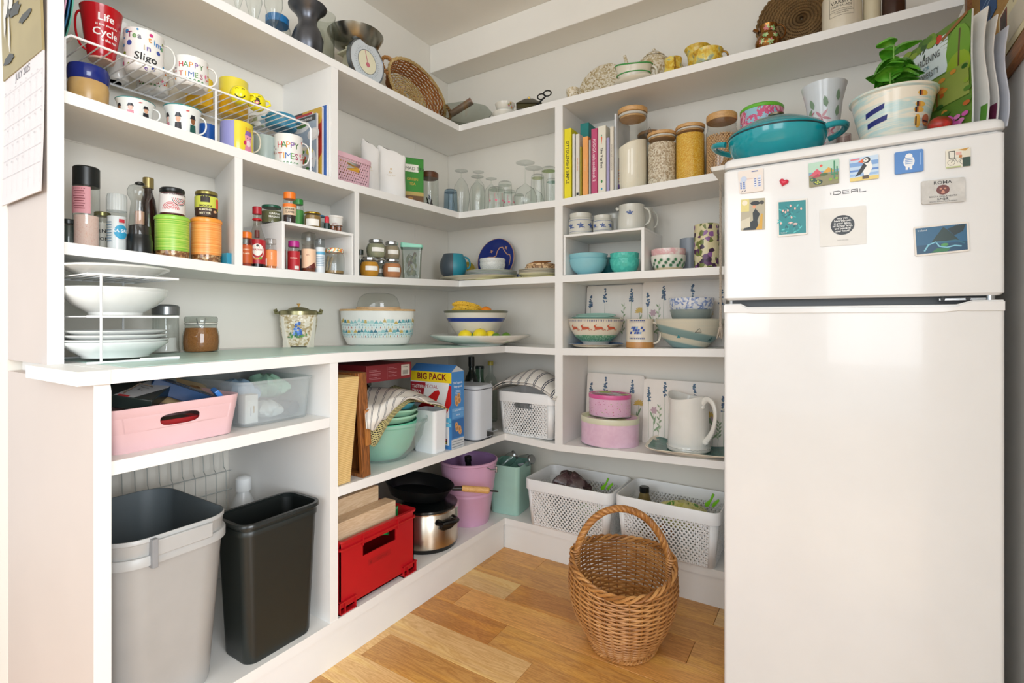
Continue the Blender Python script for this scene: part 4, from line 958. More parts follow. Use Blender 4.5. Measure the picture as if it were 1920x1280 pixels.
# olive net mat draped under the striped towel
OLV = NT('mat_net_mat'); v_ = OLV.coord('UV', (11, 26, 1)); b_ = OLV.node('ShaderNodeTexBrick'); b_.inputs['Color1'].default_value = lin('#2A2C22'); b_.inputs['Color2'].default_value = lin('#33352A'); b_.inputs['Mortar'].default_value = lin('#D6D094'); b_.inputs['Mortar Size'].default_value = .13; b_.inputs['Scale'].default_value = 1.0; b_.inputs['Brick Width'].default_value = 1.; b_.inputs['Row Height'].default_value = .5
OLV.link(v_, b_.inputs['Vector']); OLV.link(b_.outputs['Color'], OLV.b.inputs['Base Color']); OLV.bump(b_.outputs['Fac'], .6, .002); OLV.b.inputs['Roughness'].default_value = .9; OLV = OLV.m
def M3(px, py, x): y, t = AT('A', x, px)[1], AT('A', x, px)[2]; return Vector((x, y, zpx(py, t)))
def patch(rows):   # bilinear sample in a list of rows of points
    nr = len(rows); nc = len(rows[0])
    def cr_(p, t):
        n = len(p)-1; i = min(int(t*n), n-1); f = t*n-i; P0 = p[max(i-1, 0)]; P1 = p[i]; P2 = p[i+1]; P3_ = p[min(i+2, n)]
        return .5*((2*P1)+(P2-P0)*f+(2*P0-5*P1+4*P2-P3_)*f*f+(-P0+3*P1-3*P2+P3_)*f**3)
    return lambda u, v: cr_([cr_(r, u) for r in rows], v)
mat_ = patch([[M3(686, 822, .555), M3(703, 836, .545), M3(727, 790, .565)],
              [M3(690, 790, .560), M3(722, 785, .575), M3(757, 762, .575)],
              [M3(700, 750, .50), M3(745, 750, .56), M3(775, 752, .575)],
              [M3(715, 735, .36), M3(765, 742, .45), M3(800, 755, .56)],
              [M3(740, 722, .26), M3(790, 742, .40), M3(842, 768, .57)]])
o = cloth_grid(lambda u, v: tuple(mat_(u, v)), 20, 40, OLV, 'net_mat', th=.003); tag(o, 'olive and cream rubber net mat draped over the mixing bowls', 'mat')
TOW = stripes_uv('#DCD8D0', '#3A4254', 7, .035)
tw = patch([[M3(688, 812, .590), M3(700, 815, .585), M3(712, 800, .59), M3(722, 796, .59)],
            [M3(686, 790, .575), M3(706, 792, .60), M3(735, 778, .60), M3(762, 752, .585)],
            [M3(686, 765, .52), M3(712, 768, .58), M3(745, 756, .59), M3(790, 752, .595)],
            [M3(688, 745, .42), M3(720, 750, .50), M3(760, 742, .55), M3(812, 764, .595)],
            [M3(692, 730, .32), M3(730, 735, .38), M3(780, 738, .45), M3(836, 770, .585)]])
o = cloth_grid(lambda u, v: tuple(tw(u, v)+Vector((.006, -.008, .016+.004*sin(9*u+5*v)+.003*sin(17*v)))), 36, 36, TOW, 'tea_towel', th=.003); tag(o, 'rumpled cream tea towel with thin dark stripes over the mixing bowls', 'towel')
tf = patch([[M3(690, 800, .592), M3(720, 800, .60), M3(745, 778, .60)], [M3(688, 814, .597), M3(705, 813, .608), M3(728, 792, .605)], [M3(688, 819, .590), M3(700, 821, .598), M3(712, 806, .598)]])
# red box on a dark storage jar
zj = zM(.15, -.86)
sj = thing('storage_jar', 'dark glass storage jar under the red box, behind the mixing bowls', 'jar', (.20, -.872, zj)); MB().lathe([(0, 0), (.08, 0), (.085, .01), (.085, .24), (.07, .26)], 32).build('body', P('#1C2524', .12), sj); lid(sj, .082, .255, .034, glass('#A9B3AE', .3), 'lid', dome=.004)
rb = thing('cardboard_box', 'flat dark red cardboard box with a barcode label, under the worktop', 'box', (.41, -.856, zj+.292))
MB().box(-.33, -.120, 0, 0, .120, .064).build('carton', P('#8E2A30', .5), rb, bevel=.001)
p = Print(); PN = '#C98A8C'
for i in range(3): p.rect(-.108, .044-.014*i, -.07+.02*(i % 2), .046-.014*i, PN); p.rect(-.108, .039-.014*i, -.05, .0405-.014*i, PN); p.rect(-.01, .048-.014*i, .022, .0495-.014*i, PN); p.rect(-.01, .043-.014*i, .035, .0445-.014*i, PN)
p.rect(-.016, .006, -.0155, .056, PN); p.rect(.060, .012, .108, .056, '#D9CFC0'); [p.rect(.068+.0026*i, .017, .0692+.0026*i, .034, '#3A3634') for i in range(12)]; p.rect(.068, .046, .095, .048, '#6A6460')
p.put(rb, plane_map((.0005, 0, 0), (0, 1, 0), (0, 0, 1)))
# white plastic container, cereal box, pedal bin
wb = thing('plastic_container', 'plain white plastic container beside the cereal box', 'container', (.500, -.722, zM(.5, -.72)))
rbin('body', None, None, None, 0, .12, .082, .170, .015, .93, P('#E9ECEE', .3, var=.01), .002, parent=wb)
cb = thing('cereal_box', 'large red, white and blue cereal box with a yellow BIG PACK banner', 'box', (.565, -.6655, zM(.56, -.62)))
CW, CD, CHh = .225, .084, .318
MB().box(-CW, 0, 0, 0, CD, CHh).build('carton', P('#3F83C2', .4), cb, smooth=0)
MB().add([(-CW, 0, CHh), (0, 0, CHh), (0, CD*.42, CHh+.026), (-CW, CD*.42, CHh+.026)], [(0, 1, 2, 3)]).build('top_flap', P('#3E7DBE', .45), cb, smooth=0)
MB().add([(-CW, CD, CHh), (0, CD, CHh), (0, CD*.42, CHh+.026), (-CW, CD*.42, CHh+.026)], [(0, 1, 2, 3)]).build('top_flap', P('#BFC3C4', .6), cb, smooth=0)
MB().prism([(0, CHh), (CD, CHh), (CD*.42, CHh+.024)], -.0012, 0, 'x').build('side_flap', P('#B9BDBE', .6), cb, smooth=0)
p = Print()
p.rect(-CW, 0, -.012, CHh*.985, '#E9ECEE'); p.rect(-CW, .272, 0, CHh*.99, '#EFD21E'); p.text('BIG PACK', -CW*.47, .283, .036, '#7A1626', bold=.03, sx=1.02)
p.text('SPECIAL', -CW*.5, .246, .020, '#B3202C', sx=1.15); p.poly([(-CW, .268), (-CW*.62, .268), (-CW*.70, .195), (-CW*.76, .180), (-CW, .180)], '#A32030')
for i, s_ in enumerate(('TASTIER', 'THAN', 'EVER!')): p.text(s_, -CW+.008, .243-.020*i, .0185, '#F2ECEA', 'LEFT', bold=.02)
KR = '#C8161E'
p.poly([(-CW*.92, .10), (-CW*.80, .165), (-CW*.40, .235), (-CW*.30, .240), (-CW*.27, .228), (-CW*.36, .190), (-CW*.55, .12), (-CW*.62, .07)], KR); p.poly([(-CW*.42, .13), (-CW*.16, .175), (-.012, .262), (0, .262), (0, .19), (-CW*.10, .15), (-CW*.30, .115), (-CW*.44, .105)], KR); p.poly([(-CW*.60, .12), (-CW*.44, .145), (-CW*.16, .03), (-CW*.35, .03)], KR)
for a, b in ((-.10, .135), (-.085, .128), (-.115, .125), (-.06, .14)): p.disc(a, b, .010, '#C99A5A', .008)
p.rect(-.075, .110, 0, .128, '#5FB9DC'); p.rect(-.05, .092, 0, .106, '#74C6E4'); p.rect(-.035, .02, -.022, .042, '#22262A'); p.rect(-.032, .022, -.026, .028, '#E8D23C'); p.rect(-.032, .034, -.026, .040, '#E05050'); p.rect(-.06, 0, 0, .016, '#3F83C2'); p.rect(-CW, 0, -.06, .02, '#DCE2E6')
p.put(cb, plane_map((0, 0, 0), (1, 0, 0), (0, 0, 1)), 'front_print')
p = Print(); p.rect(.004, .125, CD-.003, .150, '#5F9BD2'); p.rect(.004, .152, CD-.003, .166, '#6FA8DA'); p.rect(.004, .045, CD-.003, .120, '#2F69A8'); p.rect(0, 0, CD, .040, '#C9CED2')
for i in range(3): p.rect(.004, .006+.011*i, CD-.004, .010+.011*i, '#8E969C')
p.text("Don't good.", CD/2, .268, .013, '#EEF4FA', bold=.01); p.text('They good.', CD/2, .252, .013, '#EEF4FA', bold=.01); p.text("DARK, MILK", CD/2, .155, .008, '#EEF4FA'); p.text("WHITE", CD/2, .135, .008, '#EEF4FA')
for i in range(4): p.rect(CD*.3, .238-.006*i, CD*.72, .240-.006*i, '#C9DDF0')
for a, b, q in ((.35, .205, .3), (.55, .215, -.2), (.40, .188, .5), (.60, .198, .1), (.38, .095, .2), (.44, .083, -.4), (.66, .068, .3), (.62, .078, 0)): p.disc(CD*a, b, CD*.13, '#D3A06A', CD*.17, rot=q); p.disc(CD*a, b, CD*.07, '#B07A44', CD*.1, rot=q)
p.put(cb, plane_map((0, 0, 0), (0, 1, 0), (0, 0, 1)), 'side_print')
pd = thing('pedal_bin', 'slim pale grey pedal bin with a chrome foot pedal beside the cereal box', 'bin', (.484, -.425, zM(.48, -.42)))
PB = P('#CDD3DA', .3, var=.01)
rbin('body', None, None, None, 0, .175, .142, .225, .035, .99, PB, .003, parent=pd); MB().loft([rrect(.176, .143, .035, .225), rrect(.176, .143, .035, .229)]).build('seam', P('#30353A', .5), pd); MB().loft([rrect(.178, .145, .036, .229), rrect(.178, .145, .036, .236), rrect(.165, .132, .03, .243)]).build('lid', P('#C3C9D0', .3), pd)
MB().loft([rrect(.176, .143, .035, 0), rrect(.176, .143, .035, .006)]).build('base_ring', P('#30353A', .5), pd)
MB().box(.086, .005, .012, .094, .045, .034).build('pedal_slot', DRK, pd); MB().loft([[(.085, y, z) for y, z in ((.0, .036), (.055, .036), (.055, .041), (.0, .041))], [(.115, y, z) for y, z in ((.005, .034), (.05, .034), (.05, .039), (.005, .039))]]).build('pedal', CHR, pd, bevel=.001)
# bottles in the dark corner
def bottle(label, loc, R, H, m, capm, cap=.02, neck=.35, shoulder=.62, name='bottle', capr=None, fill=None):
    r = thing(name, label, 'bottle', loc); nr = R*neck
    pr_ = [(R*.9, 0), (R, .006), (R, H*shoulder), (R*.8, H*(shoulder+.09)), (nr, H*(shoulder+.17)), (nr, H-cap)]
    MB().lathe([(0, 0)]+pr_, 28).build('body', m, r); lid(r, capr or nr+.002, H-cap-.001, cap, capm, 'cap')
    if fill: contents(r, pr_, H*.5, fill)
    return r
GB = P('#15211C', .1); zc_ = zM(.3, -.2)
S = dict(zip('xyt', AT('A', .30, 884)[:3])); bottle('dark green wine bottle standing in the corner behind the pedal bin', (.33, -.215, zc_), .036, .352, GB, P('#0E1513', .3), .05, .38)
bottle('short green glass tumbler-like bottle beside the dark wine bottle', (.335, -.150, zc_), .030, .30, glass('#6FA084', .4), P('#1E2E28', .3), .015, .7)
bottle('clear plastic bottle with a yellow cap beside the striped cloth', (.350, -.072, zc_), .036, .320, glass('#E4EEEA', .7), P('#B9A83C', .35), .022, .36)
# folded cloth on the corner basket
zt_ = zb+.207
fc = lambda u, v: (.505+.345*u, -.290+.235*v+.006*sin(7*u), zt_+.010+.088*sin(pi*min(1, max(0, u*1.03)))**.75*(.55+.45*sin(pi*v))+.004*sin(11*u+3*v)+(.0 if v > .12 else -.020*(1-v/.12)*max(0, u-.25)))
o = cloth_grid(fc, 34, 22, stripes_uv('#DDD9D2', '#3E4658', 8, .04), 'folded_cloth', th=.004); tag(o, 'folded cream cloth with dark pinstripes lying on the corner basket', 'cloth')
o = cloth_grid(lambda u, v: tuple(Vector(fc(u, v))*1.0-Vector((0.004, -.004, .012))), 26, 16, stripes_uv('#D3CEC6', '#3E4658', 8, .04), 'folded_cloth', th=.003); tag(o, 'lower striped cloth of the two stacked on the corner basket', 'cloth')
# ================================================================ M2, back run right cell: tins, placemats, pitcher, platter
def zMB(x): return top('M2', x, -.2)+.0006
LAV = '#3F5C78'
def placemat(label, x0, x1, z0, h, ymat, lean, seed, sprays):
    r = thing('placemat', label, 'placemat', ((x0+x1)/2, ymat, z0), 0, None, (lean, 0, 0)); w = x1-x0
    MB().prism([(a, b+h/2) for a, b, _ in rrect(w, h, .012, 0)], 0, .005, 'y').build('board', P('#E6DFD6', .45, var=.03), r, smooth=0)
    p = Print(); rnd = random.Random(seed)
    for (fx, top_, kind) in sprays:
        u = -w/2+fx*w; zt = h*top_
        if kind == 'l':
            p.line([(u+.004, h*.1), (u, zt*.6), (u, zt)], .0014, '#7F9478')
            for k in range(26): q = rnd.random(); p.disc(u+rnd.uniform(-.009, .009)*(1-q*.7), zt-.062*(1-q)+.004, .0045, rnd.choice([LAV, '#5A7290', '#3A4E6E', '#4A6A7A']), .0038, 6)
        elif kind == 'g':
            p.line([(u, h*.1), (u+.006, zt)], .0012, '#7F9478')
            for k in range(9): z = h*.2+(zt-h*.2)*k/9; p.leaf(u+.003, z, .018, .007, 1.0 if k % 2 else 2.2, rnd.choice(['#8FA47E', '#7F9470', '#A8B592']))
        elif kind == 'y':
            p.line([(u-.005, h*.08), (u, zt-.012)], .0016, '#7F9478')
            for k in range(9): p.leaf(u, zt-.014, .026, .008, pi*k/8, '#D3B25A')
            for k in range(3): p.leaf(u-.004, h*.25+k*.02, .04, .008, 2.2-k*.5, '#7F9A74')
        elif kind == 'p':
            p.line([(u, h*.08), (u, zt-.01)], .0014, '#7F9478')
            for k in range(6): p.leaf(u, zt-.010, .018, .011, 2*pi*k/6, '#B79AA2')
            for k in range(3): p.leaf(u, h*.2+k*.025, .045, .008, .8+k*.6, '#7F9A74')
    p.put(r, plane_map((0, 0, 0), (1, 0, 0), (0, 0, 1)), 'picture', .5)
    return r
def xB(px, d): return AT('B', d, px)[0]
zq = zMB(1.0)
placemat('lavender painted placemat leaning in the lower cell, behind the pink tins', xB(1101, .03), xB(1208, .03), zq, .295, -.055, -.10, 4, [(.08, .84, 'l'), (.34, .92, 'l'), (.8, .92, 'l'), (.66, .66, 'g'), (.92, .60, 'y'), (.5, .4, 'g')])
placemat('lavender painted placemat leaning in the lower cell, behind the white pitcher', xB(1207, .06), xB(1365, .06), zq, .285, -.085, -.10, 7, [(.07, .86, 'l'), (.27, .95, 'l'), (.62, .95, 'l'), (.95, .80, 'l'), (.14, .56, 'p'), (.20, .62, 'g'), (.80, .55, 'y'), (.84, .5, 'p'), (.9, .45, 'g')])
def otin(label, S, R, H, sy, body, lidm, lidh, rz=0):
    r = thing('cake_tin', label, 'tin', (S['x'], S['y'], S['z']), rz); MB().lathe([(0, 0), (R-.001, 0), (R, .002), (R, H-lidh*.5)], 56, 0, 1, sy).build('body', body, r)
    MB().lathe([(R+.0015, H-lidh), (R+.0022, H-lidh*.9), (R+.0022, H-.004), (R+.001, H), (R-.002, H-.001), (R-.006, H-.003), (0, H-.003)], 56, [0, 0, 0, 0, 0, 1], 1, sy).build('lid', lidm, r)
    MB().lathe([(R+.0005, .0), (R+.0018, .002), (R+.0005, .004)], 56, 0, 1, sy).build('base_seam', CHR, r); return r
S = spot('B', .165, 1143, 'M2');
PINK = speckle([(.3, '#DFB8D0'), (.6, '#E8C6DA')], 30, .3, 'noise', smooth=True)
otin('large oval pink cake tin with a cream and green lid, at the bottom', S, .128, .122, .80, PINK, [P('#D9D8BE', .3), speckle([(0, '#C9D2A0'), (.4, '#E4DFD0'), (.75, '#E3BCD0')], 14, .3)], .024)
S2 = dict(S); S2['z'] = S['z']+.1225; S2['x'] -= .004; S2['y'] += .012
GRD = NT('mat_gingham'); v_ = GRD.coord('Object', (1, 1, 1)); ck = GRD.node('ShaderNodeTexBrick', offset=0.); ck.inputs['Color1'].default_value = lin('#ECD9E4'); ck.inputs['Color2'].default_value = lin('#E2C3D4'); ck.inputs['Mortar'].default_value = lin('#D99CC0'); ck.inputs['Mortar Size'].default_value = .09; ck.inputs['Brick Width'].default_value = .5; ck.inputs['Row Height'].default_value = .5
tc_ = GRD.n.new('ShaderNodeTexCoord'); s3 = GRD.n.new('ShaderNodeSeparateXYZ'); GRD.link(tc_.outputs['Object'], s3.inputs[0]); at2 = GRD.node('ShaderNodeMath', operation='ARCTAN2'); GRD.link(s3.outputs[1], at2.inputs[0]); GRD.link(s3.outputs[0], at2.inputs[1]); cb3 = GRD.n.new('ShaderNodeCombineXYZ')
m1 = GRD.node('ShaderNodeMath', operation='MULTIPLY'); GRD.link(at2.outputs[0], m1.inputs[0]); m1.inputs[1].default_value = 9; m2 = GRD.node('ShaderNodeMath', operation='MULTIPLY'); GRD.link(s3.outputs[2], m2.inputs[0]); m2.inputs[1].default_value = 100
GRD.link(m1.outputs[0], cb3.inputs[0]); GRD.link(m2.outputs[0], cb3.inputs[1]); GRD.link(cb3.outputs[0], ck.inputs['Vector']); GRD.link(ck.outputs['Color'], GRD.b.inputs['Base Color']); GRD.b.inputs['Roughness'].default_value = .3; GRD = GRD.m
t2 = otin('smaller round tin with pink check sides and a striped magenta lid, on top', S2, .0925, .096, .82, GRD, [P('#D8609A', .3), P('#DBE0DA', .3)], .018)
p = Print()
for i in range(-9, 10):
    if i % 2: continue
    q = i*.0092; L_ = sqrt(max(0, .0915**2-q*q));
    p.rect(q-.0046, -L_*.8, q+.0046, -.02, '#C23C84'); p.rect(q-.0046, .035, q+.0046, L_*.8, '#C23C84')
p.disc(0, .008, .045, '#C9CFD0', .03, 24); p.disc(-.055, .02, .028, '#A8C25A', .028); p.disc(.06, .035, .022, '#A8C25A', .018); p.disc(-.01, .01, .02, '#D85A9A', .008)
p.put(t2, lambda u, v, e: (u*cos(-.5)-v*sin(-.5), (u*sin(-.5)+v*cos(-.5))*.92, .0932+e), 'lid_picture')
p = Print(); rnd = random.Random(2)
for i in range(60): p.disc(rnd.uniform(-.13, .13), rnd.uniform(.008, .072), .0016, rnd.choice(['#C0397A', '#C0397A', '#9ABF5A', '#A8507A']), n=6)
p.put(t2, lambda u, v, e: ((.0935+e)*cos(-pi/2+u/.092), (.0935+e)*.82*sin(-pi/2+u/.092), v), 'dots')
# square platter under the pitcher
CRM = ceramic('#E4DAC8'); zpp = zMB(1.40)
S = spot('B', .175, 1293, 'M2')
pp = thing('serving_platter', 'square dark green and cream platter under the white pitcher', 'platter', (1.405, -.175, zpp), .12)
def sq(w, z, r=.05): return rrect(w, w*.82, r, z, 6)
MB().loft([sq(.20, 0), sq(.21, .004), sq(.33, .020, .07), sq(.345, .026, .075), sq(.340, .028, .072), sq(.32, .024, .068), sq(.20, .008)], [0, 0, 0, 1, 1, 2]).build('dish', [CRM, CRM, speckle([(.0, '#3C6E68'), (.55, '#4A7E76'), (.62, '#D9CFBC')], 4, .25, 'noise')], pp)
MB().loft([sq(.2, .0079), sq(.12, .0081, .04)], 0, False, True).build('well', P('#34645E', .25), pp)
PT = ceramic('#E6E4DD', .14); S = spot('B', .175, 1291, 'M2', zpp+.0085)
R = rad(S, 80); Hh = hgt(S, 737)
pj = root('pitcher', 'tall white ceramic pitcher with a curled handle standing on the platter', 'jug', S, None, -.75)
pr_ = [(R*.98, 0), (R*1.02, .004), (R*1.02, .012), (R*.99, .016), (R, .03), (R*.97, Hh*.4), (R*.93, Hh*.8), (R*.95, Hh*.93)]
b_ = MB(); pf = shell(pr_, .004); n0 = len(pr_)
b_.lathe(pf, 48); vv = []
for x, y, z in b_.v:
    a = atan2(y, x); lipf = max(0, cos(a+pi/2))**6
    if z > Hh*.8: k = (z-Hh*.8)/(Hh*.13); x *= 1+.10*k*lipf; y *= 1+.22*k*lipf; z += (.016*lipf+.012*max(0, -cos(a+pi/2))**2-.004*sin(a+pi/2)**2)*k
    vv.append((x, y, z))
b_.v = vv; b_.build('body', PT, pj)
hp_ = [(0, R*.88, Hh*.86), (0, R*1.15, Hh*.95), (0, R*1.5, Hh*.88), (0, R*1.62, Hh*.68), (0, R*1.45, Hh*.42), (0, R*1.12, Hh*.24), (0, R*.99, Hh*.19)]
sm = patch([[Vector(q) for q in hp_], [Vector(q) for q in hp_]])
MB().tube([tuple(sm(i/20, 0)) for i in range(21)], [.0085+.002*cos(i/20*6.28) for i in range(21)], 10, flat=1.2).build('handle', PT, pj)
for q in ((0, R*.86, Hh*.80), (0, R*1.06, Hh*.2)): MB().lathe([(0, -.012), (.010, -.006), (.012, 0), (.010, .006), (0, .012)], 16).xf(Matrix.Translation(q)).build('scroll', PT, pj)
MB().tube([(R*1.025*cos(2*pi*i/60), R*1.025*sin(2*pi*i/60), .016+.001*cos(30*2*pi*i/60)) for i in range(60)], .0016, 5, True).build('beading', PT, pj)
# ================================================================ M1: pink basket and clear box
zq = top('M1', .5, -1.7)+.0006; zq2 = top('M1', .4, -1.35)
PKB = P('#E2BCBF', .35, var=.02); pk = thing('plastic_basket', 'low pale pink plastic basket full of food packets', 'basket', (.405, -1.672, zq), 0)
pk.rotation_euler = (radians(1.0), 0, 0)
w_, d_, h_ = .27, .305, .103
b_ = MB(); t = .003
def trap(sx_, sy_, w, d, h, tp=.90): return [(sx_*w/2*tp, sy_*d/2*tp, 0), (sx_*w/2, sy_*d/2, h)]
rg = [rrect(w_*.9, d_*.9, .03, 0, 10)]
full = [rrect(w_*(.9+.1*k), d_*(.9+.1*k), .03, h_*k, 10) for k in (.02, .45, .80, 1)]; nn = len(full[0])
b_.loft([rg[0], full[0]], 0, True, False)
n_ = nn
for lvl in range(3):
    A_, B_ = full[lvl], full[lvl+1]; vs = A_+B_; fs = []
    for k in range(n_):
        k2 = (k+1) % n_; mid = (A_[k][1]+A_[k2][1])/2
        if lvl == 1 and A_[k][0] > w_*.3 and A_[k2][0] > w_*.3 and abs(A_[k][1]-A_[k2][1]) > .05:
            # front wall band with the grip hole: strips left and right of a rounded opening
            (xa_, ya_, za_), (xb_, yb_, zb_) = A_[k], A_[k2]; (xc_, yc_, zc2), (xd_, yd_, zd_) = B_[k2], B_[k]
            def ql(u, v): return (((xa_*(1-u)+xb_*u)*(1-v)+(xd_*(1-u)+xc_*u)*v), ((ya_*(1-u)+yb_*u)*(1-v)+(yd_*(1-u)+yc_*u)*v), (za_*(1-v)+zd_*v))
            N_ = 24; cu_, cv_, ru, rv = .5, .5, .19, .40; ring_o = []; ring_i = []
            for i in range(N_):
                a = 2*pi*i/N_; c2, s2 = cos(a), sin(a); m_ = max(abs(c2), abs(s2)); ring_o.append(ql(.5+.5*c2/m_, .5+.5*s2/m_)); rr_ = 3.2
                e = (abs(c2)**rr_+abs(s2)**rr_)**(-1/rr_); ring_i.append(ql(cu_+ru*c2*e, cv_+rv*s2*e))
            b_.add(ring_o+ring_i, [(i, (i+1) % N_, N_+(i+1) % N_, N_+i) for i in range(N_)])
            continue
        fs.append((k, k2, n_+k2, n_+k))
    b_.add(vs, fs)
o = b_.build('body', PKB, pk, smooth=True, ang=12); so = o.modifiers.new('wall', 'SOLIDIFY'); so.thickness = .003; so.offset = -1; wn(o)
def packet(name, label, cat, w, h, th, loc, rot, m, art=None, bevel=.002, group=None):
    r = thing(name, label, cat, loc, 0, group, rot)
    MB().loft([[(-w/2, -h/2, 0), (w/2, -h/2, 0), (w/2, h/2, 0), (-w/2, h/2, 0)], [(-w/2, -h/2, th), (w/2, -h/2, th), (w/2, h/2, th), (-w/2, h/2, th)]]).build('pack', m, r, smooth=0, bevel=bevel)
    if art: p = Print(); art(p, w, h); p.put(r, lambda u, v, e: (u, v, th+e), 'print', .35)
    return r
zi = zq+.058
DKP = P('#1E2826', .25, var=.2)
def art_k(p, w, h): p.rect(-w/2, -h*.1, w/2, h*.35, '#1F3F66'); p.rect(-w*.05, .08*h, w*.3, h*.4, '#A39688'); p.text('Kitchen', -w*.08, -h*.08, h*.34, '#C9D3DC', rot=0, bold=.02); p.text('30', w*.34, -h*.08, h*.34, '#C9D3DC', bold=.02); [p.rect(-w/2+w*i/22, -h*.48, -w/2+w*(i+.5)/22, -h*.36, '#B9BDC0') for i in range(22)]
packet('foil_packet', 'long dark blue kitchen foil packet lying across the pink basket', 'packet', .20, .06, .035, (.415, -1.60, zi+.026), (.10, .45, 1.30), P('#23456E', .3), art_k)
def art_b(p, w, h): p.rect(-w*.46, -h*.4, w*.46, h*.4, '#3F86D2'); p.rect(-w*.4, h*.1, w*.4, h*.2, '#D6E6F6'); p.rect(-w*.3, -h*.1, w*.35, 0, '#BFD8F2'); p.rect(-w*.1, -h*.32, w*.3, -h*.22, '#E6F0FA')
packet('sachet', 'bright blue foil sachet at the front of the pink basket', 'packet', .062, .045, .012, (.500, -1.562, zi+.032), (.15, .95, 1.45), P('#3A7BC8', .25), art_b)
def art_n(p, w, h): p.rect(-w/2, -h*.5, w*.5, -h*.18, '#1B2E7E'); p.rect(-w/2, h*.25, w*.1, h*.45, '#C9CFC6'); p.text('Brownie', -w*.2, h*.28, h*.16, '#4A4E3A'); [p.disc(random.uniform(-.4, .4)*w, random.uniform(-.12, .2)*h, w*.05, random.choice(['#A8763E', '#8A5A2A', '#C9975A'])) for i in range(14)]
random.seed(9); packet('snack_bag', 'large tan and blue snack bag lying at the back of the pink basket', 'packet', .20, .15, .028, (.320, -1.615, zi+.040), (.25, .32, 1.25), P('#C9AE82', .35, var=.15), art_n)
def art_d(p, w, h): p.poly([(-w*.1, -h*.5), (w*.2, -h*.5), (w*.5, h*.2), (w*.5, h*.5), (w*.1, h*.45)], '#A9ADB0'); p.text('H', -w*.3, -h*.42, h*.2, '#8E9698'); p.text('r l', w*.22, -h*.05, h*.2, '#1A1E20', rot=1.2); p.rect(-w*.05, -h*.5, w*.12, -h*.42, '#B3252B')
packet('coffee_bag', 'black and silver foil coffee bag folded at the near end of the pink basket', 'packet', .13, .15, .03, (.425, -1.735, zi+.052), (.16, .22, .9), DKP, art_d)
packet('coffee_bag', 'dark foil bag sticking up behind the silver coffee bag', 'packet', .11, .10, .02, (.33, -1.745, zi+.048), (.15, .2, .6), P('#26302E', .2), None)
tag(MB().tube([(.49, -1.775, zi+.075), (.50, -1.745, zi+.095), (.505, -1.72, zi+.085)], .0018, 6).build('bag_clip_wire', CHR), 'silver wire clip on the near coffee bag in the pink basket', 'clip')
packet('carton', 'red and black carton seen through the grip hole of the pink basket', 'packet', .05, .11, .05, (.478, -1.665, zq+.008), (0, 0, 0), P('#B4282C', .4), lambda p, w, h: p.rect(-w*.5, -h*.3, w*.5, h*.3, '#1E2020'))
packet('carton', 'cream carton standing in the near corner of the pink basket', 'packet', .03, .05, .085, (.500, -1.775, zq+.004), (0, 0, .2), P('#D9C7B4', .5))
CLR = frost('#F2F5F6', .22, .2); cx_ = thing('storage_box', 'clear plastic storage box with bags and a dark roll inside', 'box', (.312, -1.392, zq2+.001), 0)
rg = [rrect(.37, .205, .02, 0, 4), rrect(.375, .21, .022, .004, 4), rrect(.395, .228, .025, .118, 4), rrect(.405, .236, .028, .120, 4), rrect(.405, .236, .028, .127, 4), rrect(.390, .222, .024, .127, 4), rrect(.368, .203, .02, .006, 4)]
MB().loft(rg).build('tub', CLR, cx_)
zx = zq2+.008
def carton(name, label, cat, x0, y0, z0, x1, y1, z1, m, art=None, face_='x', rz=0):
    r = thing(name, label, cat, ((x0+x1)/2, (y0+y1)/2, z0), rz); w, d, h = x1-x0, y1-y0, z1-z0
    MB().box(-w/2, -d/2, 0, w/2, d/2, h).build('carton', m, r, smooth=0, bevel=.0008)
    if art:
        p = Print(); art(p, d if face_ == 'x' else w, h)
        p.put(r, plane_map((w/2, -d/2, 0), (0, 1, 0), (0, 0, 1)) if face_ == 'x' else plane_map((-w/2, -d/2, 0), (1, 0, 0), (0, 0, 1)))
    return r
carton('carton', 'small white carton inside the clear storage box', 'box', .45, -1.483, zx, .485, -1.445, zx+.080, P('#E9E6E2', .5), lambda p, w, h: (p.rect(w*.15, h*.1, w*.85, h*.8, '#F2EFEC'), p.rect(w*.4, h*.25, w*.46, h*.55, '#9AA0A8'), p.rect(w*.62, h*.35, w*.72, h*.6, '#C9A86E')))
lumpy('plastic_bag', 'pale green plastic bag bundled at the far side of the clear box', 'bag', (.35, -1.335, zx+.045), .08, .045, .075, P('#A9D6BE', .35), 2, .2)
lumpy('plastic_bag', 'pale blue plastic bag bundled in the middle of the clear box', 'bag', (.33, -1.415, zx+.035), .08, .045, .075, P('#9FC0DC', .35), 4, .2)
lumpy('plastic_bag', 'milky white plastic bag bundled low at the front of the clear box', 'bag', (.440, -1.388, zx), .045, .038, .05, P('#D6D9D6', .3), 6, .2)
rl = tag(MB().tube([(.39, -1.345, zx+.024), (.478, -1.325, zx+.024)], .022, 18).build('bag_roll', P('#3E454E', .4)), 'dark grey roll of bin bags in the clear storage box', 'roll')
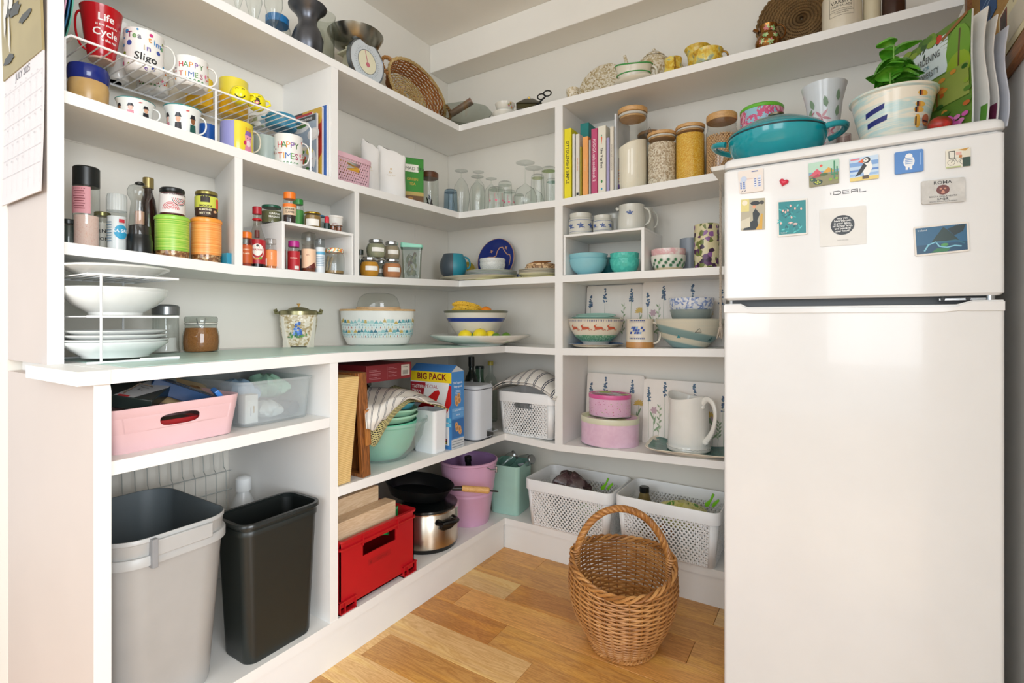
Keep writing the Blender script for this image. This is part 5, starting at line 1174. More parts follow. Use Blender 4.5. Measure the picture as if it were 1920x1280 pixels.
# ================================================================ worktop things
MINTP = P('#B9D6CC', .35, var=.04, scale=5)
a_ = SH['C'][0]
def liner(x0, x1, ys):
    vs = []; fs = []
    for y in ys:
        z = top('C', .3, y)
        for x in (x0, x1): vs += [(x, y, z+.0003), (x, y, z+.0013)]
    n = len(ys)
    for i in range(n-1):
        o = 4*i
        for q in ((0, 2, 6, 4), (1, 5, 7, 3), (0, 4, 5, 1), (2, 3, 7, 6)): fs.append(tuple(o+k for k in q))
    fs += [(0, 1, 3, 2), tuple(4*(n-1)+k for k in (0, 2, 3, 1))]
    return MB().add(vs, fs)
tag(liner(.12, .560, [-1.79, -1.6, -1.4, -1.236, -1.0, -.7, -.42, -.30]).build('shelf_liner', MINTP, None, smooth=0), 'pale mint green liner sheet covering the long worktop', 'liner')
POR = ceramic('#E3E5E2', .12)
# plate rack with two tiers
zr = top('C', .3, -1.66); xr0, xr1, yr0, yr1 = .15, .412, -1.818, -1.622
rk = thing('plate_rack', 'white wire two-tier plate rack on the near end of the worktop', 'rack', ((xr0+xr1)/2, (yr0+yr1)/2, zr+.0015)); WW = P('#F0F1F2', .35)
hw, hd = (xr1-xr0)/2, (yr1-yr0)/2
zA, zB2 = .112, .212
def rw(pts, r=.0022, name='wire'): MB().tube(pts, r, 6).build(name, WW, rk)
for sx_ in (-1, 1):
    rw([(sx_*hw, -hd*.72, .0022), (sx_*hw, -hd*.72, zB2)], .0028, 'upright'); rw([(sx_*hw, hd*.72, .0022), (sx_*hw, hd*.72, zB2)], .0028, 'upright') if sx_ < 0 else None
for z in (.0026, zA, zB2):
    rw([(hw, -hd, z), (hw, hd, z)], .0030, 'rail'); rw([(-hw, -hd, z), (-hw, hd, z)], .0026, 'rail')
for z in (zA, zB2):
    for i in range(9): y = -hd+2*hd*i/8; rw([(-hw, y, z), (hw, y, z)], .0017)
rw([(hw, hd*.1, .005), (hw+.004, hd*1.0, .005)], .0034, 'rail')
cxr, cyr = rk.location.x, rk.location.y+.006
def wplate(label, z, R, H, n='plate', foot=.55, x=0, y=0, m=POR): return plate(label, cxr+x, cyr+y, z, R, H, m, n, 'plate' if n == 'plate' else 'bowl', foot=foot, t=.0045)
z0 = zr+.0085
for i, (R, H, l) in enumerate([(.116, .040, 'deep white serving bowl at the bottom of the plate rack'), (.117, .022, 'white dinner plate resting just above the deep bowl'), (.115, .020, 'middle white dinner plate of the stack at the rack bottom'), (.112, .018, 'topmost white dinner plate of the stack at the rack bottom')]):
    wplate(l, z0, R, H, 'bowl' if i == 0 else 'plate', .62, m=POR); z0 += [.0245, .0135, .013, .012][i]
z0 = zr+zA+.0055
wplate('wide white ridged pasta bowl on the middle tier of the rack', z0, .114, .062, 'bowl', .50); wplate('white pasta bowl nested in the ridged bowl on the middle tier', z0+.0125, .115, .058, 'bowl', .50)
wplate('broad flat white plate lying on the top tier of the rack', zr+zB2+.005, .120, .026, 'plate', .6)
wplate('smaller white plate lying on the broad one at the top tier', zr+zB2+.0155, .104, .018, 'plate', .6)
# sugar shaker and clip jar
def SC_(d, px, py_top): return None
SUG = P('#E9E7E2', .8, bump=.2, bscale=300); BSU = speckle([(.3, '#8A5528'), (.6, '#A86E38'), (.8, '#B98048')], 260, .9, 'noise', smooth=True, bump=.2)
S = spot('A', .115, 311, 'C'); sh = root('sugar_shaker', 'ribbed glass sugar shaker with a grey metal lid', 'shaker', S); R = rad(S, 54); Hh = .150
pf_ = [(R*.96, 0), (R, .006), (R*.93, .02), (R*.90, Hh*.75), (R*.95, Hh*.82)]
MB().lathe([(0, 0)]+pf_, 48, lobes=12, amp=.03).build('glass_body', glass('#E2E8E6', .35), sh); contents(sh, pf_, Hh*.33, SUG, t=.006); lid(sh, R*1.0, Hh*.80, .030, P('#8E9294', .3, .8), seg=32, dome=.004)
S = spot('A', .145, 377, 'C'); jb = root('clip_jar', 'squat glass clip-top jar full of brown sugar', 'jar', S); R = rad(S, 71); Hh = .118
pf_ = [(R*.86, 0), (R*.97, .008), (R, Hh*.25), (R*.99, Hh*.45), (R*.90, Hh*.62), (R*.84, Hh*.72), (R*.86, Hh*.76)]
MB().lathe([(0, 0)]+pf_, 40).build('glass_body', glass('#E6ECE8', .4), jb); contents(jb, pf_, Hh*.66, BSU, t=.003); MB().lathe([(R*.84, Hh*.76), (R*.90, Hh*.77), (R*.90, Hh*.80), (R*.84, Hh*.81)], 40).build('seal', P('#D8D4C8', .5), jb)
MB().lathe([(R*.82, Hh*.81), (R*.90, Hh*.82), (R*.90, Hh*.93), (R*.84, Hh*.97), (0, Hh*.98)], 40).build('glass_lid', glass('#C9D0CC', .45), jb)
MB().tube([(R*.87*cos(2*pi*i/40), R*.87*sin(2*pi*i/40), Hh*.74) for i in range(40)], .0014, 5, True).build('wire_band', CHR, jb); MB().tube([(R*.9, -.012, Hh*.92), (R*1.0, -.010, Hh*.80), (R*1.02, 0, Hh*.68), (R*1.0, .010, Hh*.80), (R*.9, .012, Hh*.92)], .0014, 5).build('wire_clip', CHR, jb)
# chintz biscuit barrel
CHZ = speckle([(.0, '#DDD3BE'), (.34, '#C9BA98'), (.52, '#A8936A'), (.62, '#E6DECC'), (.82, '#B8A57C')], 150, .3, 'voronoi', bump=.05)
BRS = P('#9A946E', .3, .85, var=.1)
S = spot('A', .105, 560, 'C'); bb_ = root('biscuit_barrel', 'speckled floral pottery biscuit barrel with a brass lid and blue hollyhock', 'barrel', S); R = rad(S, 73); Hh = .120
bp_ = lambda z: R*(.74+.27*min(1, z/Hh*1.25)**.8)*(1-.04*max(0, z/Hh-.85)/.15)
rg = []
for k in range(9):
    z = Hh*k/8; w = bp_(z)*2*.97; rg.append(rrect(w, w, w*.34, z+.006, 6))
MB().loft(rg).build('body', CHZ, bb_)
for a in range(4):
    an = pi/4+a*pi/2; MB().loft([[((R*q+dx*.5*sx1)*cos(an)-wd*sy1*sin(an), (R*q+dx*.5*sx1)*sin(an)+wd*sy1*cos(an), z) for sx1, sy1 in ((-1, -1), (1, -1), (1, 1), (-1, 1))] for q, z, dx, wd in ((.84, 0, .012, .014), (.92, Hh*.25, .010, .009), (1.04, Hh*.6, .008, .006), (1.10, Hh*.98, .010, .006))]).build('corner_rib', [P('#E6E0D2', .25)], bb_)
p = Print(); random.seed(4)
for i in range(26): q = random.random(); p.disc(random.uniform(-.016, .016)*(1-q*.6)-.004, .040+q*.055, .0052, random.choice(['#4F7FCB', '#6E9BE0', '#3C66B4', '#8FB2EA']), .0042, 7)
for i in range(16): p.leaf(random.uniform(-.03, .026), .034+random.uniform(-.004, .010), .012, .006, random.uniform(0, 3.1), random.choice(['#4E8A4A', '#6DA35E', '#3E7040']))
p.put(bb_, lambda u, v, e: (bp_(v)*.975+e+.001, u, v+.006), 'hollyhock_print')
zt_ = Hh+.006; MB().lathe([(R*.86, zt_-.002), (R*1.0, zt_), (R*1.0, zt_+.014), (R*.94, zt_+.018), (R*.6, zt_+.020), (R*.45, zt_+.028), (R*.12, zt_+.032), (0, zt_+.033)], 40).build('lid', BRS, bb_)
MB().lathe([(.003, zt_+.031), (.003, zt_+.036), (.008, zt_+.044), (0, zt_+.046)], 14).build('knob', P('#C79A4E', .35), bb_)
for sg in (-1, 1): MB().tube([(0, sg*R*.98, zt_+.008), (0, sg*R*1.18, zt_+.008), (0, sg*R*1.22, zt_+.016), (0, sg*R*1.08, zt_+.020)], .006, 8).build('handle_lug', BRS, bb_)
# enamel-style bread bin with a wooden lid and a glass dome
S = spot('A', .155, 709, 'C'); S['z'] += .001; bn = root('bread_bin', 'oval white bread bin printed with teal houses, under a wooden lid', 'bread bin', S); w2 = 139/2*S['s']/S['k']; Hh = hgt(S, 583);
CRW = P('#E4E3DC', .35); prb = [(w2*.70, 0), (w2*.82, .006), (w2*.94, Hh*.30), (w2*.99, Hh*.7), (w2, Hh)]
SXB = .50
MB().lathe([(0, 0)]+prb, 56, 0, SXB, 1).build('body', CRW, bn)
MB().lathe([(0, Hh), (w2*1.02, Hh), (w2*1.03, Hh+.002), (w2*1.03, Hh+.006), (w2*1.01, Hh+.008), (0, Hh+.008)], 56, 0, SXB*1.02, 1).build('lid', wood('#D9B07A', '#BF935C', .4, 1), bn)
fr_ = prof_r(prb)
def wrap_oval(u, v, e):
    R_ = fr_(v)+e; # arc length map around an ellipse front
    b = R_; an = max(-1.45, min(1.45, u/(b*.86))); return ((R_*SXB+e)*cos(an)+.0006, R_*sin(an), v)
p = Print(); random.seed(12); TE = ['#3E8290', '#6FAEB2', '#A9CFCB', '#2F6E80', '#8FBFC0']
for row, (vb, hh_) in enumerate(((Hh*.50, .040), (Hh*.24, .036))):
    u = -w2*1.15
    while u < w2*1.15:
        w_ = random.uniform(.010, .020); c = random.choice(TE+['#C2A85A']); hh2 = hh_*random.uniform(.8, 1.1)
        p.rect(u, vb, u+w_, vb+hh2*.62, '#DCE6E2'); p.line([(u, vb), (u, vb+hh2*.62)], .0006, c); p.line([(u+w_, vb), (u+w_, vb+hh2*.62)], .0006, c)
        p.poly([(u-.001, vb+hh2*.6), (u+w_+.001, vb+hh2*.6), (u+w_*.8, vb+hh2), (u+w_*.2, vb+hh2)] if random.random() < .5 else [(u-.001, vb+hh2*.6), (u+w_+.001, vb+hh2*.6), (u+w_/2, vb+hh2*1.05)], c)
        for k in range(int(w_/.0045)): p.rect(u+.0015+.0045*k, vb+hh2*.28, u+.0035+.0045*k, vb+hh2*.5, random.choice(TE))
        p.rect(u+w_*.4, vb, u+w_*.6, vb+hh2*.22, random.choice(['#B04A3A', '#3E8290', '#C2A85A'])); u += w_+random.uniform(-.001, .0015)
wrap_oval.cell = (.006, .02); p.put(bn, wrap_oval, 'house_print')
dm = thing('glass_dome', 'clear glass dome on a wooden ring, on top of the bread bin', 'dome', (S['x']-.004, S['y']+.006, S['z']+Hh+.0085), S['face']); RD = 84/2*S['s']/S['k']
MB().lathe([(0, 0), (RD, 0), (RD, .009), (RD*.9, .010), (0, .010)], 44, 0, SXB*1.15, 1).build('wooden_base', wood('#D9B68C', '#C49A68', .4, 1), dm)
MB().lathe([(RD*.95, .010), (RD*.94, .028), (RD*.84, .052), (RD*.66, .067), (RD*.4, .073), (0, .073)], 44, 0, SXB*1.12, 1).build('dome', glass('#F4F5F2', .80), dm)
# big fluted platter with the fruit bowl in it
zc0 = top('C', .40, -.45)
PLT = speckle([(.0, '#CFE0D6'), (.5, '#E2E2DA')], 3, .15, 'noise', smooth=True)
px_, py__ = .40, -.335; S = spot('A', .40, 888, 'C')
px_, py__ = .438, -.288
xm = (CX-px_)*.5325+(py__-CY)*.8466
Rp = 191/2*xm/F*.985
plate('wide fluted pale green and white platter holding lemons and limes', px_, py__, top('C', px_, py__)+.0016, Rp, .050, PLT, 'fruit_platter', 'platter', foot=.46, t=.005, inner=ceramic('#DAD8CE', .2), lobes=14, amp=.012)
zf = top('C', px_, py__)+.0135; STB = ceramic('#DDD8CB', .2)
bR = 121/2*xm/F; sxo, syo = -.022, -.004
fb = thing('fruit_bowl', 'cream pottery bowl with a blue band and olive rim, holding bananas', 'bowl', (px_+sxo, py__+syo, zf+.001))
prf = [(bR*.42, 0), (bR*.45, .004), (bR*.70, .060), (bR*.90, .112), (bR*1.0, .152)]; BL_ = ceramic('#27408E', .2); OL_ = ceramic('#6A6E58', .25)
pot('', 'body', '', None, prf, STB, .006, 52, [(.100, .118, BL_), (.142, .153, OL_)], inner=STB, parent=fb, part='body', rim=OL_)
YEL = NT('mat_banana'); v_ = YEL.coord('Object'); n_ = YEL.noise(v_, 260, 2, .6); YEL.link(YEL.ramp(n_, [(.36, '#3E2A14'), (.42, '#D9A932'), (.6, '#E6BC3A')]), YEL.b.inputs['Base Color']); YEL.b.inputs['Roughness'].default_value = .45; YEL = YEL.m
def banana(label, c, L, r, rz, bend, dz=0, tilt=0):
    t_ = thing('banana', label, 'banana', c, rz, 'ripe bananas in the fruit bowl', None); pts = []; rr = []
    for i in range(15):
        q = i/14; s_ = (q-.5)*L; pts.append((s_, bend*(1-(2*q-1)**2), tilt*(q-.5)+.012*(1-(2*q-1)**2))); e = min(q, 1-q)*2; rr.append(r*(.28+.72*min(1, e*2.6)**.6))
    MB().tube(pts, rr, 6).build('peel', YEL, t_, ang=50); MB().tube([pts[-1], (pts[-1][0]+.018, pts[-1][1]-.004, pts[-1][2]-.002)], [.0045, .006], 6).build('stem', P('#6A5426', .6), t_)
bzz = zf+.146
banana('spotted banana lying topmost across the fruit bowl', (px_+sxo-.020, py__+syo-.042, bzz+.022), .150, .0175, .85, -.02, 0, -.030)
banana('spotted banana in the fruit bowl, below the topmost one', (px_+sxo-.010, py__+syo-.066, bzz+.004), .135, .0165, .80, -.02, 0, -.012)
def fruit(name, label, c, r, m, k=1.0, rz=0, group=None):
    t_ = thing(name, label, name, c, rz, group); pts = [(0, -r)]; n = 10
    pf = [(r*sin(pi*i/n)*.98, -r*cos(pi*i/n)) for i in range(n+1)]; pf[0] = (0, -r); pf[-1] = (0, r)
    b = MB().lathe(pf, 24); b.v = [(x*k, y, z) for x, y, z in b.v]
    if k > 1: b.v = [(x*(1+.25*max(0, abs(x)/r-.9)), y, z) for x, y, z in b.v]
    b.build('flesh', m, t_); MB().lathe([(0, r*.97), (.003, r*.99), (.002, r*1.03), (0, r*1.03)], 8).build('stalk', P('#6B7A3A', .7), t_)
LEM = P('#F0D81E', .38, var=.05, bump=.25, bscale=220); LIM = P('#5C8A2A', .35, var=.12, bump=.2, bscale=220); ORA = P('#F08A1C', .4, var=.05, bump=.3, bscale=260)
fruit('orange', 'orange showing over the rim of the fruit bowl', (px_+sxo+.045, py__+syo+.020, bzz-.004), .033, ORA)
def onp(px):
    u = (px-960)/F; gx, gy = -.5325+u*.8466, .8466+u*.5325; t = xm-.120; return CX+t*gx, CY+t*gy
for px1, nm, r, m, l, k in ((872, 'lemon', .030, LEM, 'leftmost lemon on the platter under the fruit bowl', 1.15), (886, 'lime', .022, LIM, 'lime beside the leftmost lemon on the platter', 1.1), (900, 'lemon', .033, LEM, 'middle and largest lemon on the platter', 1.15), (919, 'lemon', .028, LEM, 'rightmost lemon on the platter, behind a lime', 1.15), (930, 'lime', .023, LIM, 'lime in front of the rightmost lemon on the platter', 1.1), (949, 'lime', .024, LIM, 'rightmost lime, alone at the end of the platter', 1.1)):
    a1, a2 = onp(px1); back = .028 if l.startswith('rightmost lemon') else .0
    fruit(nm, l, (a1-.5325*back, a2+.8466*back, zf+.004+r), r, m, k, random.uniform(0, 3))
# ================================================================ R4 (worktop level, right cell)
zR4 = lambda x: top('C', x, -.2)+.0006
z_ = zR4(1.0)
placemat('lavender painted placemat in the worktop cell, behind the animal bowl', xB(1101, .02), xB(1207, .02), z_, .285, -.045, -.085, 4, [(.08, .84, 'l'), (.34, .93, 'l'), (.8, .93, 'l'), (.66, .70, 'g'), (.95, .60, 'y'), (.5, .4, 'g')])
placemat('lavender painted placemat in the worktop cell, behind the teal bowl', xB(1206, .045), xB(1362, .045), z_, .292, -.072, -.085, 9, [(.07, .82, 'l'), (.27, .92, 'l'), (.62, .92, 'l'), (.95, .84, 'l'), (.14, .56, 'p'), (.20, .66, 'g'), (.80, .55, 'y')])
def stackpot(name, label, cat, run, d, px, w, z, H, prof, m, k='C', **kw):
    S = spot(run, d, px, k, z); R = rad(S, w); return pot(label, name, cat, S, [(r*R, q*H) for r, q in prof], m, **kw), S, R
S = spot('B', .165, 1117, 'C', zR4(1.1)); R = rad(S, 104)
plate('blue rimmed round plate under the animal bowl', S['x'], S['y'], S['z'], R, .014, ceramic('#C9C2B0'), 'side_plate', 'plate', rim=ceramic('#6E9AD0'), inner=ceramic('#6E9AD0'), foot=.80)
SPN = ceramic('#E5DCC8', .2); S2 = dict(S); S2['z'] += .0085; R = rad(S, 106); Hh = .114
hb = root('pottery_bowl', 'pottery bowl sponged with leaping red animals over green', 'bowl', S2)
GRN_ = speckle([(.35, '#5E9A74'), (.5, '#8DB89A'), (.62, '#DCDCC6')], 130, .3, 'noise'); BLU_ = ceramic('#3A4E8C')
prf = [(R*.44, 0), (R*.48, .010), (R*.72, .034), (R*.90, .070), (R*1.0, Hh)]
pot('', 'body', '', None, prf, SPN, .005, 52, [(.016, .044, GRN_)], inner=SPN, parent=hb, part='body')
fr2 = prof_r(prf); p = Print()
for i in range(44): u = -.16+.0074*i; p.poly([(u-.0018, Hh-.002), (u+.0018, Hh-.002), (u+.0006, Hh-.013), (u-.0006, Hh-.013)], '#3A4E8C')
def hare(u, v, s=1):
    c = '#C0583C'
    p.poly([(u-.020*s, v), (u-.012*s, v+.006*s), (u+.008*s, v+.005*s), (u+.012*s, v-.002*s), (u-.004*s, v-.005*s), (u-.014*s, v-.006*s)], c); p.poly([(u-.018*s, v), (u-.024*s, v+.008*s), (u-.019*s, v+.013*s), (u-.012*s, v+.004*s)], c)
    p.line([(u-.020*s, v+.011*s), (u-.012*s, v+.015*s)], .0016, c); p.line([(u-.015*s, v-.004*s), (u-.024*s, v-.009*s)], .0022, c); p.line([(u+.008*s, v), (u+.022*s, v-.007*s)], .0026, c); p.line([(u+.004*s, v-.002*s), (u+.016*s, v-.010*s)], .0020, c)
for u in (-.098, -.040, .018, .076): hare(u, .074, 1.15)
p.put(hb, wrap(lambda v: fr2(v)), 'sponge_print')
TQ = ceramic('#9CC9BC')
for i, (q, dz, l) in enumerate([(.86, .102, 'pale turquoise dish nested in the animal bowl'), (.72, .114, 'smaller turquoise dish tilted at the top of the animal bowl')]):
    pl = plate(l, S['x'], S['y'], S2['z']+dz, R*q, .018, TQ, 'dish', 'dish', foot=.5); pl.rotation_euler = ((-.04, .10)[i], .03*i, 0)
TER = ceramic('#C08A50', .35)
S = spot('B', .185, 1200, 'C', zR4(1.2)); R = rad(S, 53); mg, f_ = mug('cream mug with blue diamond checks and a bare clay foot', S, R, hgt(S, 598), ceramic('#DDD4C4'), [(1, 0), (1, .05), (.99, .2), (.96, .9), (1, 1)], pi/2-.25, .62, .20, .15, .88, bands=([(0, .16)], [TER]), t=.004)
p = Print(); Hh = hgt(S, 598)
for i in range(9): p.rect(-.032+.0075*i, Hh*.93, -.027+.0075*i, Hh*.975, '#2E4684'); p.rect(-.032+.0075*i, Hh*.30, -.027+.0075*i, Hh*.345, '#2E4684')
for j in range(3):
    for i in range(6):
        if (i+j) % 2 == 0 or (i+j) % 3 == 0: u = -.030+.010*i+.003*j; v = Hh*.48+.0105*j; p.poly([(u, v), (u+.008, v), (u+.011, v+.0095), (u+.003, v+.0095)], random.choice(['#2B4696', '#3E62B0', '#7FA3CC']))
p.line([(-.034, Hh*.895), (.034, Hh*.895)], .001, '#2E4684'); p.line([(-.034, Hh*.38), (.034, Hh*.38)], .001, '#2E4684'); p.put(mg, wrap(R*.995, -.25), 'check_print', eps=.0006)
# stack of bowls: big teal brushed bowl, grey bowl, blue patterned bowl
BRT = NT('mat_brushed_glaze'); tcx = BRT.coord('Object', (2, 2, 42)); n_ = BRT.noise(tcx, 3.0, 3, .5, .5); tcy = BRT.coord('Object'); s3 = BRT.n.new('ShaderNodeSeparateXYZ'); BRT.link(tcy, s3.inputs[0])
md = BRT.node('ShaderNodeMath', operation='MULTIPLY_ADD'); BRT.link(s3.outputs[1], md.inputs[0]); md.inputs[1].default_value = .22; BRT.link(s3.outputs[2], md.inputs[2])
rp = BRT.ramp(md.outputs[0], [(0, '#7E9C9C'), (.014, '#7E9C9C'), (.016, '#DAD2BC'), (.036, '#DAD2BC'), (.039, '#6E8E8E'), (.066, '#7C9A98'), (.068, '#DAD2BC')]); BRT.link(BRT.mix(n_, rp, BRT.mix(.35, rp, '#93ADAC')), BRT.b.inputs['Base Color']); BRT.b.inputs['Roughness'].default_value = .3; BRT = BRT.m
zb0 = zR4(1.4)
o, S, R = stackpot('pottery_bowl', 'large cream bowl with brushed teal bands and little triangles', 'bowl', 'B', .16, 1292, 130, zb0, .114, [(.50, 0), (.54, .04), (.78, .32), (.92, .68), (1, 1)], BRT, t=.006)
# triangles as a child print of the bowl
p = Print(); p.poly([(-.048, .040), (-.040, .052), (-.030, .040)], '#2E8A94'); p.line([(.022, .062), (.038, .078), (.046, .064), (.022, .062)], .0022, '#2A3A3C'); p.poly([(.075, .030), (.098, .045), (.094, .030)], '#1E5A58')
fq = prof_r([(r*R, q*.114) for r, q in [(.50, 0), (.54, .04), (.78, .32), (.92, .68), (1, 1)]]); p.put(o, wrap(lambda v: fq(v)), 'triangles')
stackpot('grey_bowl', 'plain grey-green bowl in the middle of the right-hand bowl stack', 'bowl', 'B', .16, 1296, 82, zb0+.106, .046, [(.80, 0), (.86, .1), (.95, .6), (1, 1)], ceramic('#8F9A94'), t=.004)
stackpot('blue_bowl', 'blue and white patterned bowl on top of the right-hand bowl stack', 'bowl', 'B', .16, 1296, 87, zb0+.148, .050, [(.84, 0), (.90, .1), (.97, .6), (1, 1)], speckle([(0, '#DDE0E4'), (.38, '#7E93C2'), (.6, '#A9B8D8'), (.78, '#E2E4E6')], 130, .2, 'voronoi'), t=.004, inner=speckle([(0, '#DDE0E4'), (.5, '#9AAAD0')], 60, .2, 'voronoi'))
# blue jug half hidden behind mug
S = spot('B', .07, 1250, 'C', zR4(1.25)); S['z'] += 0;
# rope with tassel beside the fridge
rp_ = thing('rope_tassel', 'beige rope with a frayed tassel hanging beside the fridge', 'rope', (1.578, -.402, 0))
xr_, tr_ = AT('B', .40, 1351)[0], AT('B', .40, 1351)[2]; rp_.location = (xr_, -.40, 0); ROP = P('#B9AD9E', .9, var=.1, bump=.3)
zt0, zt1 = zpx(332, tr_), zpx(612, tr_)
for j in range(3): MB().tube([(.0022*cos(q*1.1+2.09*j), .0022*sin(q*1.1+2.09*j), zt0+(zt1-zt0)*q/110) for q in range(111)], .0026, 5).build('strand', ROP, rp_)
for j in range(9): a = 2*pi*j/9; MB().tube([(0, 0, zt1+.004), (.006*cos(a), .006*sin(a), zt1-.012), (.009*cos(a)-.003, .009*sin(a), zt1-.034-.004*(j % 3))], .0018, 5).build('fringe', ROP, rp_)
MB().lathe([(.003, zt1), (.007, zt1-.003), (.006, zt1-.010), (.004, zt1-.013)], 12).build('knot', ROP, rp_)
# the hook the rope hangs from is fixed to the shelf above
MB().tube([(0, 0, zt0-.004), (0, 0, zt0+.012), (0, .10, zt0+.016), (0, .118, zt0+.006)], .0022, 6).build('hook', CHR, rp_)
# ================================================================ spice and jar shelf (L3), left run
def cy(run, d, px, w, pyt, k, z=None):
    S = spot(run, d, px, k, z); return S, rad(S, w), hgt(S, pyt)
SALT = speckle([(.3, '#E8C8BC'), (.6, '#DFA898'), (.8, '#F0DDD4')], 320, .7, 'noise'); PEP = P('#2A2420', .8, bump=.3, bscale=400)
def textlab(s, sz, col, v=.5, bg=None, w=.9, h=.3, **k):
    def f(p, R, H):
        if bg: p.rect(-R*w, H*(v-h/2), R*w, H*(v+h/2), bg, 10)
        for i, t in enumerate(s.split('\n')): p.text(t, 0, H*v+sz*.2-i*sz*1.15, sz, col, **k)
    return f
S, R, H = cy('A', .205, 162, 52, 314, 'L3')
def pinklab(p, R, H):
    p.rect(-R*1.5, H*.52, R*.3, H*.92, '#D0929A', 10)
    for i in range(9): p.rect(-R*1.1+.002*(i % 3), H*(.88-.037*i), -R*.1-.002*(i % 2), H*(.893-.037*i), '#8A4A54')
jar('tall clear jar of pink salt crystals with a black cap, at the shelf start', S, R, H, H*.24, P('#15191A', .35), SALT, .50, [(.96, 0), (1, .01), (1, .97), (.96, 1)], None, txt=pinklab, name='salt_jar')
S, R, H = cy('A', .13, 118, 34, 410, 'L3', );
S = spot('A', .18, 128, 'L3'); jar('small dark jar at the shelf start, mostly hidden by the post', S, .020, .075, .012, P('#1C2422', .3), P('#2C3A34', .5), .9)
S, R, H = cy('A', .12, 192, 30, 398, 'L3')
jar('small jar with a cream label reading HONEY behind the salt jar', S, R*1.15, H, .012, P('#8E8A5A', .3, .7), P('#D9C27A', .4), .8, lab=(.08, .8, '#E2DFD2', 3), txt=lambda p, R, H: (p.text('LENF', 0, H*.55, .013, '#2A2A26', bold=.02), p.text('HON', 0, H*.35, .013, '#2A2A26', bold=.02)))
S, R, H = cy('A', .205, 219, 40, 365, 'L3')
def seasalt(p, R, H): p.disc(R*.45, H*.47, R*.72, '#2E9AC2', R*.85, 20); p.text('SEA SALT', R*.45, H*.46, .012, '#F2F6F8', bold=.02); p.rect(R*.2, H*.68, R*.8, H*.76, '#C23040'); [p.rect(-R*1.2, H*(.25+.06*i), -R*.5, H*(.27+.06*i), '#6E8A9A') for i in range(8)]
g1 = root('salt_grinder', 'sea salt grinder with a ridged clear cap and a blue round label', 'grinder', S); MB().lathe([(0, 0), (R*.95, 0), (R, .004), (R, H*.70), (R*.92, H*.72)], 32).build('glass_body', glass('#EEF3F3', .6), g1); contents(g1, [(R, 0), (R, H*.7)], H*.62, P('#EDEFEF', .7), t=.002)
MB().lathe([(R*.92, H*.71), (R*1.0, H*.72), (R*1.0, H*.93), (R*.9, H), (0, H)], 36*2, lobes=18, amp=.02).build('grinder_cap', frost('#D9DEDD', .6), g1); p = Print(); seasalt(p, R, H*.75); p.put(g1, wrap(R))
S, R, H = cy('A', .215, 262, 50, 342, 'L3')
g2 = root('pepper_mill', 'hourglass clear pepper mill with a black base and peppercorns inside', 'mill', S)
MB().lathe([(0, 0), (R, 0), (R*1.02, .006), (R*1.02, H*.20), (R*.96, H*.22), (R*.92, H*.28)], 36).build('base', P('#141818', .3), g2)
mp = [(R*.90, 0), (R*.86, H*.12), (R*.66, H*.44), (R*.70, H*.47), (R*.94, H*.54), (R*.96, H*.60), (R*.80, H*.66), (R*.4, H*.69), (R*.38, H*.71)]
MB().lathe([(r, z+H*.28) for r, z in mp], 40).build('glass_body', glass('#E6EAE8', .5), g2); MB().lathe([(0, H*.28), (R*.84, H*.281), (R*.78, H*.40), (0, H*.44)], 30).build('contents', PEP, g2); MB().lathe([(R*.38, H*.97), (R*.36, H*.99), (R*.2, H*1.005), (0, H*1.01)], 24).build('stopper', P('#15191A', .3), g2)
MB().lathe([(R*.30, H*.40), (R*.36, H*.44), (R*.36, H*.60), (0, H*.62)], 16).build('grinding_shaft', P('#C9A08A', .5), g2)
S, R, H = cy('A', .12, 278, 30, 332, 'L3')
bv = root('vinegar_bottle', 'dark vinegar bottle with a gold cap hidden behind the pepper mill', 'bottle', S); MB().lathe([(0, 0), (R*1.05, 0), (R*1.1, .006), (R*1.1, H*.58), (R*.9, H*.72), (R*.55, H*.82), (R*.52, H*.9)], 28).build('body', P('#2E1A16', .12), bv); lid(bv, R*.72, H*.86, H*.13, P('#9A8A58', .3, .6), 'cap')
# green and orange tins with jars on top
def ringsmat(a, b, c):
    t = NT('mat_ringed_tin'); tc_ = t.n.new('ShaderNodeTexCoord'); s_ = t.n.new('ShaderNodeSeparateXYZ'); t.link(tc_.outputs['Object'], s_.inputs[0]); cb_ = t.n.new('ShaderNodeCombineXYZ'); t.link(s_.outputs[2], cb_.inputs[2]); n = t.noise(cb_.outputs[0], 230, 3, .7); t.link(t.ramp(n, [(.30, a), (.45, b), (.58, c), (.7, a)]), t.b.inputs['Base Color']); t.b.inputs['Roughness'].default_value = .35; return t.m
NUT = speckle([(.0, '#8A5A34'), (.35, '#C99A6A'), (.6, '#D9BC94'), (.8, '#A06E42')], 130, .6, 'voronoi', bump=.3)
for px, w, pyt, mm, lm, l in ((323, 66, 406, ringsmat('#5FA62E', '#7CBE38', '#C9D96A'), P('#9BD34E', .3), 'green ringed see-through canister of nuts beside the pepper mill'), (387, 58, 410, ringsmat('#E0762A', '#E88A3C', '#F0B86A'), P('#F09A3A', .3), 'orange ringed see-through canister of nuts beside the green one')):
    S, R, H = cy('A', .205, px, w, pyt, 'L3'); c = root('canister', l, 'canister', S); MB().lathe([(0, 0), (R*.97, 0), (R, .003), (R, H*.20)], 40).build('clear_base', glass('#E6E2D6', .5), c); contents(c, [(R, 0), (R, H*.3)], H*.20, NUT, t=.0015); MB().lathe([(R, H*.19), (R, H*.88), (R*.98, H*.90)], 40).build('ringed_band', mm, c); lid(c, R*1.05, H*.89, H*.10, lm, seg=40)
    if px == 323: tg = (S, R, H)
    else: to = (S, R, H)
